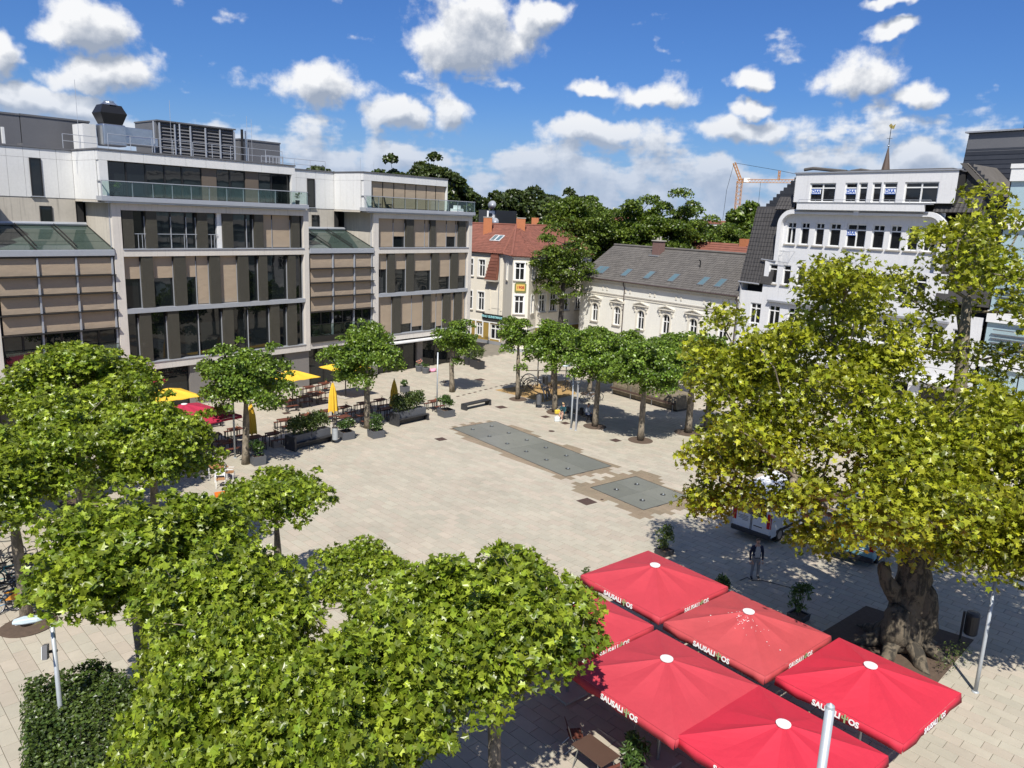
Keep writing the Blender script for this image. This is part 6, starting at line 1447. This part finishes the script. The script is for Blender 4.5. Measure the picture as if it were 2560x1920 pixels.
for k, px, rz, lab, gr in [('o', (85, 1520), R(25), 'rental bicycle with orange wheel guard behind the bare trunk', GL), ('b', (32, 1525), R(60), 'light blue bicycle with front basket left of the bare trunk', GL),
                           ('k', (50, 1490), R(48), 'black bicycle behind the light blue one', GL), ('t', (30, 1462), R(40), 'teal bicycle in the left edge cluster', GL), ('s', (62, 1455), R(30), 'silver bicycle with pale saddle in the left edge cluster', GL),
                           ('k', (18, 1430), R(35), 'black bicycle furthest back in the left edge cluster', GL), ('k', (70, 1425), R(42), 'black bicycle behind the silver one at the left edge', GL), ('k', (8, 1400), R(15), 'black bicycle apart from the left edge cluster', GL), ('k', (100, 1480), R(30), 'black bicycle right of the bare trunk', GL),
                           ('k', (1312, 968), R(20), 'black bicycle inside the bicycle arch', GC), ('s', (1345, 972), R(-5), 'silver bicycle standing in the bicycle arch', GC), ('k', (1372, 995), R(70), 'black bicycle right of the bicycle arch', GC),
                           ('k', (1415, 977), R(62), 'dark bicycle leaning on the thin pole', GC), ('s', (1475, 1006), R(5), 'silver bicycle parked behind the bench', GC), ('k', (1482, 1000), R(-15), 'dark bicycle next to the silver one behind the bench', GC), ('k', (1335, 880), R(30), 'distant bicycle under the tree near the far street corner', GC)]:
    p = gp(*px); place(pr_[k][0], pr_[k][1], (p.x, p.y, .003), rz, lab, gr)

# ------------------------------------------------------------------ chairs
m_wch = mat('white_powder_coat', (.78, .78, .76), .4)
def chair(mf, ms, folding=False):
    t = empty('chair'); tag(t, 'x', 'chair')
    for k in range(4): MB().box(-.21, .21, -.20 + k * .10, -.11 + k * .10, .445, .465).build('seat_slat', ms, t)
    if folding:
        for s_ in (-1, 1):
            MB().tube([(s_ * .21, .30, 0), (s_ * .21, -.18, .46)], .012, 6).build('leg', mf, t); MB().tube([(s_ * .23, -.22, 0), (s_ * .23, .14, .46), (s_ * .22, .26, .86)], .012, 6).build('leg', mf, t)
        for z in (.62, .72, .82): MB().cbox((0, .20 + (z - .62) * .28, z), (.42, .02, .075), 0, R(-15)).build('back_slat', ms, t)
    else:
        for x in (-.22, .22):
            for y in (-.2, .2): MB().box(x - .014, x + .014, y - .014, y + .014, 0, .445 if y < 0 else .86).build('leg', mf, t)
            MB().box(x - .02, x + .02, -.2, .19, .64, .66).build('armrest', mf, t)
        MB().box(-.205, .205, .188, .208, .56, .86).build('backrest', mf, t)
    return t
cw, uw = chair(m_wch, m_teak), [False]; cf, uf = chair(m_steel, m_teak, True), [False]; cd_, ud = chair(m_steel, m_slat, True), [False]
for px, rz, lab in [((528, 1175), R(200), 'white armchair on the far side of the teak table'), ((575, 1200), R(100), 'white armchair right of the teak table'), ((552, 1218), R(20), 'white armchair on the near side of the teak table')]:
    p = gp(*px); place(cw, uw, (p.x, p.y, 0), rz, lab, 'white chairs at the teak table')
p = gp(545, 1165, .74); t = empty('teak_table', (p.x, p.y, 0), R(45)); tag(t, 'teak topped table with white legs by the tree pit', 'table'); slat_top(t, .8, .8, .74, 6, 'slat', m_teak)
for sx in (-1, 1):
    for sy in (-1, 1): MB().box(sx * .35 - .02, sx * .35 + .02, sy * .35 - .02, sy * .35 + .02, 0, .713).build('leg', m_wch, t)
p = gp(556, 1290); t = empty('orange_stand', (p.x, p.y, 0), R(30)); tag(t, 'bright orange display stand beside the small open plane tree', 'stand'); m_or = mat('bright_orange', (.75, .17, .02), .5, .06)
MB().box(-.28, .28, -.22, .22, .95, 1.15).build('tray', m_or, t, bevel=.02); MB().box(-.22, .22, -.03, .03, .12, .95).build('panel', m_or, t); MB().box(-.26, .26, -.24, .24, 0, .10).build('foot', m_or, t, bevel=.02); MB().box(-.16, .16, -.036, -.031, .4, .7).build('print', m_letw, t)
tb2 = empty('terrace_table'); tag(tb2, 'x', 'table'); MB().box(-.55, .55, -.35, .35, .71, .74).build('table_top', mat('dark_brown_top', (.085, .05, .036), .5), tb2, bevel=.008)
for sx in (-1, 1):
    for sy in (-1, 1): MB().tube([(sx * .5, sy * .3, 0), (sx * .35, sy * .28, .71)], .016, 6).build('leg', m_steel, tb2)
u2 = [False]
for (x, y), rz, lab in [((2.55, 17.6), R(-50), 'dark brown terrace table left of the folding chairs'), ((4.35, 15.35), R(-48), 'dark brown terrace table at the bottom edge, left of two'), ((4.95, 15.55), R(38), 'dark brown terrace table at the bottom edge, right of two'), ((4.3, 18.9), R(-50), 'dark terrace table in the shade under the middle parasol'), ((5.2, 22.6), R(-50), 'dark terrace table under the furthest parasol'), ((7.6, 19.6), R(-50), 'dark terrace table under the bleached parasol')]:
    place(tb2, u2, (x, y, 0), rz, lab, 'tables on the near terrace')
for (x, y), rz, lab, k in [((3.05, 16.65), R(30), 'folding chair with slatted seat beside the left brown table', 1), ((3.55, 16.05), R(150), 'orange slatted folding chair facing the parasol pole', 0), ((3.95, 15.2), R(-30), 'orange slatted folding chair at the bottom edge', 0), ((4.2, 16.9), R(200), 'folding chair in the shade behind the orange one', 1), ((5.9, 14.7), R(60), 'dark slatted folding chair under the nearest parasol edge', 1), ((2.1, 18.6), R(100), 'folding chair deep in the shade by the plane crown', 1)]:
    place((cf, cd_)[k], (uf, ud)[k], (x, y, 0), rz, lab, 'folding chairs on the near terrace')

# ------------------------------------------------------------------ vans
m_vw = mat('van_white', (.66, .68, .69), .25, .03, 1, spec=.6); m_vb = mat('van_blue', (.20, .40, .46), .25, .03, 1, spec=.6); m_tail = mat('tail_light_red', (.45, .01, .01), .2); m_bump = mat('bumper_plastic', (.03, .03, .033), .6); m_plate = mat('number_plate', (.7, .7, .68), .4)
def van(p, rz, m, label, L=5.3, W=1.92, Hh=2.35):
    t = empty('van', (p[0], p[1], 0), rz); tag(t, label, 'van', 'parked vans'); w = W / 2
    prof = [(0, .42), (.0, 1.2), (.06, 1.9), (.14, Hh - .08), (.30, Hh), (3.5, Hh), (3.9, Hh - .12), (4.55, 1.35), (5.15, 1.12), (L, .85), (L, .38)]
    b = MB(); vs = []
    for x, z in prof:
        k = 1 if z < 1.2 else 1 - .10 * (z - 1.2) / 1.2
        vs += [(x, -w * k, z), (x, w * k, z)]
    n = len(prof); b.add(vs, [(2 * i, 2 * i + 1, 2 * i + 3, 2 * i + 2)[::-1] for i in range(n - 1)] + [tuple(2 * i for i in range(n)), tuple(2 * i + 1 for i in range(n))[::-1], (0, 1, 2 * n - 1, 2 * n - 2)])
    b.build('body', m, t, bevel=.07)
    for s_ in (-1, 1):
        MB().box(-.025, .06, *sorted((s_ * (w - .19), s_ * (w + .012))), .80, 1.5).build('tail_light', m_tail, t, bevel=.015)
        MB().slab([(-.008, s_ * .05, 1.25), (-.008, s_ * .72, 1.25), (.055, s_ * .66, 1.88), (.055, s_ * .05, 1.88)] if s_ > 0 else [(-.008, s_ * .72, 1.25), (-.008, s_ * .05, 1.25), (.055, s_ * .05, 1.88), (.055, s_ * .66, 1.88)], (-.012, 0, 0)).build('rear_window', m_hglass, t)
        MB().box(.6, 4.3, *sorted((s_ * (w + .001), s_ * (w + .02))), .48, .62).build('side_strip', m_bump, t)
        MB().slab([(3.15, s_ * (w * .955), 1.35), (4.30, s_ * (w * .955), 1.35), (3.82, s_ * (w * .915), 2.05), (3.15, s_ * (w * .915), 2.05)], (0, s_ * .04, 0)).build('side_window', m_hglass, t)
        for x in (.95, 4.35):
            wh = MB().tube([(x, s_ * (w - .22), .33), (x, s_ * (w + .012), .33)], .33, 20).build('wheel', m_tyre, t); MB().tube([(x, s_ * (w + .0), .33), (x, s_ * (w + .022), .33)], .20, 14).build('hubcap', m_rim, wh)
        MB().box(-.02, .0, s_ * .03 - .01, s_ * .03 + .01, .5, 1.9).build('door_seam', m_bump, t)
    MB().box(-.10, .14, -w - .01, w + .01, .30, .52).build('rear_bumper', m_bump, t, bevel=.03); MB().box(-.03, -.012, -.62, -.10, .72, .84).build('number_plate', m_plate, t); MB().box(-.036, -.031, -.58, -.14, .755, .805).build('plate_print', m_bump, t)
    MB().slab([(3.98, -w * .82, 2.12), (3.98, w * .82, 2.12), (4.5, w * .9, 1.42), (4.5, -w * .9, 1.42)], (.03, 0, .02)).build('windscreen', m_hglass, t)
    for k in range(4): MB().box(-.012, -.004, .16, .16 + (.55, .42, .5, .3)[k], 1.08 - k * .07, 1.10 - k * .07).build('door_print', m_bump, t)
    return t
van((11.3, 33.5), R(43.6), m_vw, 'white panel van with red tail lights half under the big tree'); van((15.0, 31.35), R(50), m_vb, 'light blue panel van behind the old trunk')
# hose on the ground
pts_ = [gp(*q) for q in ((1850, 1452), (1868, 1444), (1880, 1452), (1905, 1452), (1945, 1462), (1985, 1472))]
tag(MB().tube([(p.x, p.y, .02) for p in pts_], .014, 6).build('hose', m_dark), 'thin dark hose on the paving at the man\'s feet', 'hose')

# ------------------------------------------------------------------ tarpaulin stall behind the trees
p = gp(1530, 985); q = gp(1690, 1030); d = q - p; t = empty('tarpaulin_stall', p, math.atan2(d.y, d.x)); tag(t, 'low market stall wrapped in mottled brown tarpaulin behind the trees', 'stall')
m_tarp = mat('mottled_tarp', (.17, .14, .095), .85, .6, 3., fine=.25, bump=.6, bscale=6); L = d.length
for i in range(4):
    x0, x1 = i * L / 4 + .02, (i + 1) * L / 4 - .02; h_ = (1.55, 1.85, 1.35, 1.2)[i]
    MB().add([(x0, 0, .15), (x1, 0, .15), (x1, 2.2, .15), (x0, 2.2, .15), (x0 + .1, .15, h_), (x1 - .1, .1, h_ - .1), (x1 - .1, 2.0, h_), (x0 + .1, 2.0, h_ + .05), (x0, -.02, h_ * .6), (x1, -.05, h_ * .55)], [(0, 1, 9, 8), (8, 9, 5, 4), (1, 2, 6, 5), (2, 3, 7, 6), (3, 0, 8, 4, 7), (4, 5, 6, 7), (1, 5, 9)]).build('tarpaulin', m_tarp, t)
MB().box(0, L, -.25, -.18, .55, .70).build('barrier_board', m_rust, t); MB().box(0, L, .1, 2.1, 0, .14).build('platform', m_dark, t)
for x in (.2, L * .33, L * .66, L - .2): MB().tube([(x, -.21, 0), (x, -.21, 1.1)], .025, 6).build('barrier_post', m_steel, t)
# ------------------------------------------------------------------ people
def skin_body(name, joints, edges, radii, root_i, mats, zone, parent, sub=2):
    """one continuous figure grown over a posed skeleton; zone(p, i) names the material for a face centre"""
    me = bpy.data.meshes.new(name); me.from_pydata([Vector(j) for j in joints], edges, []); o = bpy.data.objects.new(name, me); COL.objects.link(o)
    o.modifiers.new('skin', 'SKIN'); sv = me.skin_vertices[0].data
    for i, r_ in enumerate(radii): sv[i].radius = (r_, r_) if not isinstance(r_, tuple) else r_; sv[i].use_root = (i == root_i)
    s_ = o.modifiers.new('sub', 'SUBSURF'); s_.levels = sub; s_.render_levels = sub
    dg = bpy.context.evaluated_depsgraph_get(); m2 = bpy.data.meshes.new_from_object(o.evaluated_get(dg)); bpy.data.objects.remove(o)
    m2.name = name; m2.materials.clear()
    for m in mats: m2.materials.append(m)
    J = [Vector(j) for j in joints]
    for p in m2.polygons:
        c = p.center; i = min(range(len(J)), key=lambda k: (J[k] - c).length); p.material_index = zone(c, i); p.use_smooth = True
    return ob(name, m2, parent)
m_skin = mat('skin', (.48, .28, .20), .55, .05, 8); m_navy = mat('navy_cloth', (.012, .016, .045), .85); m_grt = mat('grey_trousers', (.22, .22, .23), .85); m_shoe = mat('dark_shoes', (.02, .02, .02), .5)
m_str = bpy.data.materials.new('striped_shirt'); m_str.use_nodes = True; MATS['striped_shirt'] = m_str
_n = NT(m_str.node_tree); _tc = _n.n('ShaderNodeTexCoord'); _w = _n.n('ShaderNodeTexWave'); _w.inputs['Scale'].default_value = 9; _n.l(_tc.outputs['Object'], _w.inputs['Vector'])
_n.l(_n.mix(_n.mr(_w.outputs[1], .45, .6), (.06, .07, .10), (.78, .78, .78)), m_str.node_tree.nodes['Principled BSDF'].inputs['Base Color'])
m_hairg = mat('grey_brown_hair', (.10, .07, .05), .7); m_blond = mat('blond_hair', (.55, .40, .20), .6); m_teal = mat('teal_jacket', (.015, .07, .09), .8); m_short = mat('beige_shorts', (.50, .36, .26), .8); m_wsh = mat('white_shoes', (.75, .75, .73), .5); m_wshirt = mat('pale_shirt', (.62, .66, .70), .8); m_jean = mat('jeans', (.03, .05, .11), .85); m_blkc = mat('black_cloth', (.012, .012, .014), .8)
def hand(b, w, d, side, fwd):
    """five fingers rooted in the palm"""
    d = Vector(d).normalized(); f = Vector(fwd).normalized(); s_ = d.cross(f).normalized(); w = Vector(w)
    for k in range(4):
        a = w + d * .075 + s_ * (k - 1.5) * .019; L = (.062, .072, .068, .052)[k]; b.tube([a, a + d * L * .55 + f * .006, a + d * L * .95 + f * .022], [.0095, .0085, .006], 6)
    a = w + d * .03 + s_ * side * .036; b.tube([a, a + d * .035 + s_ * side * .018 + f * .008, a + d * .06 + s_ * side * .018 + f * .02], [.011, .0095, .007], 6)
def head(t, c, rz, hair, cap=None, long_=False, tilt=0.):
    """face with nose, eyes, mouth and ears; hair as a cap over the skull"""
    h = bpy.data.meshes.new('head'); bm = bmesh.new(); bmesh.ops.create_uvsphere(bm, u_segments=20, v_segments=16, radius=1.)
    for v in bm.verts:
        x, y, z = v.co; k = 1 - .22 * max(0, -z) ** 1.5
        v.co = Vector((x * .075 * k, y * .092 * k, z * .115))
        if y < -.9 and -.3 < z < .15: v.co.y -= .018
    bm.to_mesh(h); bm.free(); h.materials.append(m_skin); h.polygons.foreach_set('use_smooth', [True] * len(h.polygons))
    e = ob('head', h, t); e.location = c; e.rotation_euler = (tilt, 0, rz)
    b = MB()
    for s_ in (-1, 1): b.lathe((s_ * .076, .01, -.02), [(.004, -.028), (.016, 0), (.004, .028)], 7)
    b.build('ears', m_skin, e, True); b = MB()
    for s_ in (-1, 1): b.lathe((s_ * .030, -.084, .012), [(.002, -.008), (.012, 0), (.002, .008)], 7)
    b.box(-.022, .022, -.092, -.078, -.052, -.045); b.build('eyes_and_mouth', m_blkc, e)
    b = MB(); n = 14; prof = [(.079, -.01), (.084, .04), (.074, .085), (.045, .115), (.0, .125)]
    if long_: prof = [(.086, -.12), (.092, -.05)] + prof
    vs = []
    for r_, z in prof:
        for j in range(n):
            a = 6.283 * j / n; y = r_ * 1.15 * math.sin(a); lift = max(0, -math.sin(a)) * (.075 if z < .06 else 0) * (1.9 if long_ and z < -.02 else 1); vs.append((r_ * math.cos(a), y + .012, min(z + lift, .12)))
    m = len(prof); b.add(vs, [(i * n + j, i * n + (j + 1) % n, (i + 1) * n + (j + 1) % n, (i + 1) * n + j) for i in range(m - 1) for j in range(n)]); b.build('cap' if cap else 'hair', cap or hair, e, True)
    if cap: MB().slab([(-.06, -.09, .062), (.06, -.09, .062), (.045, -.16, .055), (-.045, -.16, .055)], (0, 0, .008)).build('cap_peak', cap, e)
    return e
def stand_man(p, rz):
    t = empty('person', (p.x, p.y, .0), rz); tag(t, 'man in striped shirt, open navy jacket and grey trousers standing before the vans', 'person')
    J = [(0, 0, .95), (0, .0, 1.15), (0, .0, 1.38), (0, .0, 1.50), (0, -.01, 1.60), (-.19, 0, 1.42), (-.27, .02, 1.15), (-.27, -.04, .90), (-.265, -.06, .82), (.19, 0, 1.42), (.27, .03, 1.15), (.26, -.03, .90), (.255, -.05, .82),
         (-.10, 0, .88), (-.12, -.02, .50), (-.13, .02, .10), (-.14, -.13, .045), (.10, 0, .88), (.14, .0, .50), (.16, .06, .10), (.18, -.09, .045)]
    E = [(0, 1), (1, 2), (2, 3), (3, 4), (2, 5), (5, 6), (6, 7), (7, 8), (2, 9), (9, 10), (10, 11), (11, 12), (0, 13), (13, 14), (14, 15), (15, 16), (0, 17), (17, 18), (18, 19), (19, 20)]
    Rr = [(.16, .115), (.165, .115), (.17, .115), .075, .055, .075, .052, .042, .034, .075, .052, .042, .034, .095, .068, .055, .038, .095, .068, .055, .038]
    def zn(c, i):
        if i in (15, 16, 19, 20) and c.z < .13: return 3
        if i >= 13 or (i == 0 and c.z < .98): return 2
        if i in (8, 12, 3, 4): return 4
        if i in (5, 6, 7, 9, 10, 11): return 1
        return 0 if abs(c.x) < .10 and c.y < -.02 else 1
    skin_body('body', J, E, Rr, 0, [m_str, m_navy, m_grt, m_shoe, m_skin], zn, t)
    b = MB(); hand(b, (-.265, -.065, .83), (0, -.15, -1), 1, (0, -1, 0)); hand(b, (.255, -.055, .83), (0, -.15, -1), -1, (0, -1, 0)); b.build('fingers', m_skin, t, True)
    head(t, (0, -.02, 1.665), 0, m_hairg)
    MB().box(-.13, .13, -.125, .0, .955, .99).build('belt', m_shoe, t, bevel=.02)
g_ = gp(1885, 1447); stand_man(g_, R(5))
def sit(p, rz, top, leg, shoe, hair, label, bare, cap=None, long_=False, knee=.0, lean=.06, seat=.455):
    t = empty('person', (p.x, p.y, 0), rz); tag(t, label, 'person')
    s_ = seat + .09
    J = [(0, .0, s_), (0, -.02 - lean * .3, s_ + .20), (0, -.03 - lean, s_ + .42), (0, -.05 - lean, s_ + .52), (0, -.07 - lean, s_ + .62), (-.17, -.03 - lean, s_ + .44), (-.22, -.10 - lean, s_ + .18), (-.13, -.30, s_ + .10), (-.08, -.36, s_ + .10), (.17, -.03 - lean, s_ + .44), (.22, -.10 - lean, s_ + .18), (.13, -.30, s_ + .10), (.08, -.36, s_ + .10),
         (-.10, -.06, s_ - .01), (-.12, -.44, s_ + .01), (-.11, -.44 - knee, .10), (-.12, -.58 - knee, .045), (.10, -.06, s_ - .01), (.12, -.46, s_ + .01), (.12, -.50, .10), (.13, -.64, .045)]
    E = [(0, 1), (1, 2), (2, 3), (3, 4), (2, 5), (5, 6), (6, 7), (7, 8), (2, 9), (9, 10), (10, 11), (11, 12), (0, 13), (13, 14), (14, 15), (15, 16), (0, 17), (17, 18), (18, 19), (19, 20)]
    Rr = [(.15, .12), (.14, .105), (.15, .10), .07, .052, .068, .050, .040, .032, .068, .050, .040, .032, .088, .068, .050, .037, .088, .068, .050, .037]
    def zn(c, i):
        if c.z < .125 and i in (15, 16, 19, 20): return 2
        if bare and (i in (14, 15, 18, 19)): return 3
        if i >= 13 or (i == 0 and c.z < s_ + .03): return 1
        return 3 if i in (8, 12, 3, 4) else 0
    skin_body('body', J, E, Rr, 0, [top, leg, shoe, m_skin], zn, t)
    b = MB(); hand(b, (-.08, -.345, s_ + .105), (.3, -1, -.1), 1, (0, -.2, -1)); hand(b, (.08, -.345, s_ + .105), (-.3, -1, -.1), -1, (0, -.2, -1)); b.build('fingers', m_skin, t, True)
    head(t, (0, -.09 - lean, s_ + .69), R(20), hair, cap, long_, R(18)); return t
g1 = gp(1411, 1034, .45); sit(g1, R(-38), m_teal, m_short, m_wsh, m_blond, 'blonde person in teal jacket and shorts sitting on the left end of the black bench', True, None, True, .02, .10)
g2 = gp(1465, 1037, .45); sit(g2, R(60), m_wshirt, m_jean, m_wsh, m_blkc, 'person in pale shirt, jeans and black cap on the right end of the bench', False, m_blkc, False, -.05, .08)
t = empty('backpack', (g2.x - .33, g2.y + .12, .455), R(60)); tag(t, 'black backpack behind the person in the pale shirt', 'backpack'); MB().box(-.17, .17, -.10, .12, 0, .48).build('pack', m_blkc, t, bevel=.06); MB().box(-.13, .13, -.15, -.10, .04, .26).build('pocket', m_blkc, t, bevel=.03); MB().tube([(-.06, 0, .47), (0, 0, .53), (.06, 0, .47)], .012, 6).build('grab_loop', m_blkc, t)
t = empty('yellow_bag', (g1.x - .52, g1.y - .15, .455), R(20)); tag(t, 'yellow and white carrier bag on the bench beside the blonde person', 'bag'); MB().box(-.20, .20, -.12, .12, 0, .30).build('bag', mat('yellow_plastic', (.65, .48, .05), .5, .2, 8), t, bevel=.06); MB().tube([(-.08, 0, .28), (0, 0, .40), (.08, 0, .28)], .012, 6).build('handle', m_letw, t)
t = empty('shopping_bag', (g1.x - .55, g1.y - .62, 0), R(20)); tag(t, 'white shopping bag on the ground before the bench', 'bag'); MB().box(-.19, .19, -.12, .12, 0, .36).build('bag', mat('white_plastic', (.66, .70, .70), .5, .15, 8), t, bevel=.05); MB().tube([(-.08, 0, .34), (0, 0, .46), (.08, 0, .34)], .012, 6).build('handle', m_letw, t)
# balcony things on the office block
def on_office(x, y, z): return LB.matrix_basis @ Vector((x, y, z))
LB.matrix_basis = Matrix.Translation(LB.location) @ LB.rotation_euler.to_matrix().to_4x4()
for x, lab, s in ((-14.4, 'leafy potted plant at the left end of the long balcony', 21), (-.9, 'spiky potted plant at the right end of the long balcony', 22)):
    p = on_office(x, -.02, 14.56); t = empty('balcony_plant', p); tag(t, lab, 'plant', 'plants on the office balcony'); MB().lathe((0, 0, 0), [(.14, 0), (.19, .3), (.17, .31)], 12).build('pot', m_dark, t); foliage(t, [(0, 0, .5), (.1, .05, .7), (-.1, 0, .62)], [.24] * 3, 230, .18, LEAFN, m_lf_shr, s, up=.2)
for x, lab in ((7.0, 'dark lounge chair at the left end of the short balcony'), (8.2, 'dark lounge chair in the middle of the short balcony')):
    p = on_office(x, -.05, 14.56); t = empty('lounge_chair', p, R(20)); tag(t, lab, 'chair', 'chairs on the office balcony'); MB().box(-.3, .3, -.28, .28, .28, .36).build('seat', m_dark, t); MB().cbox((-.34, 0, .62), (.06, .56, .62), 0, 0, R(-14)).build('backrest', m_dark, t)
    for a in (-.25, .25):
        for c in (-.24, .24): MB().box(a - .02, a + .02, c - .02, c + .02, 0, .28).build('leg', m_dark, t)
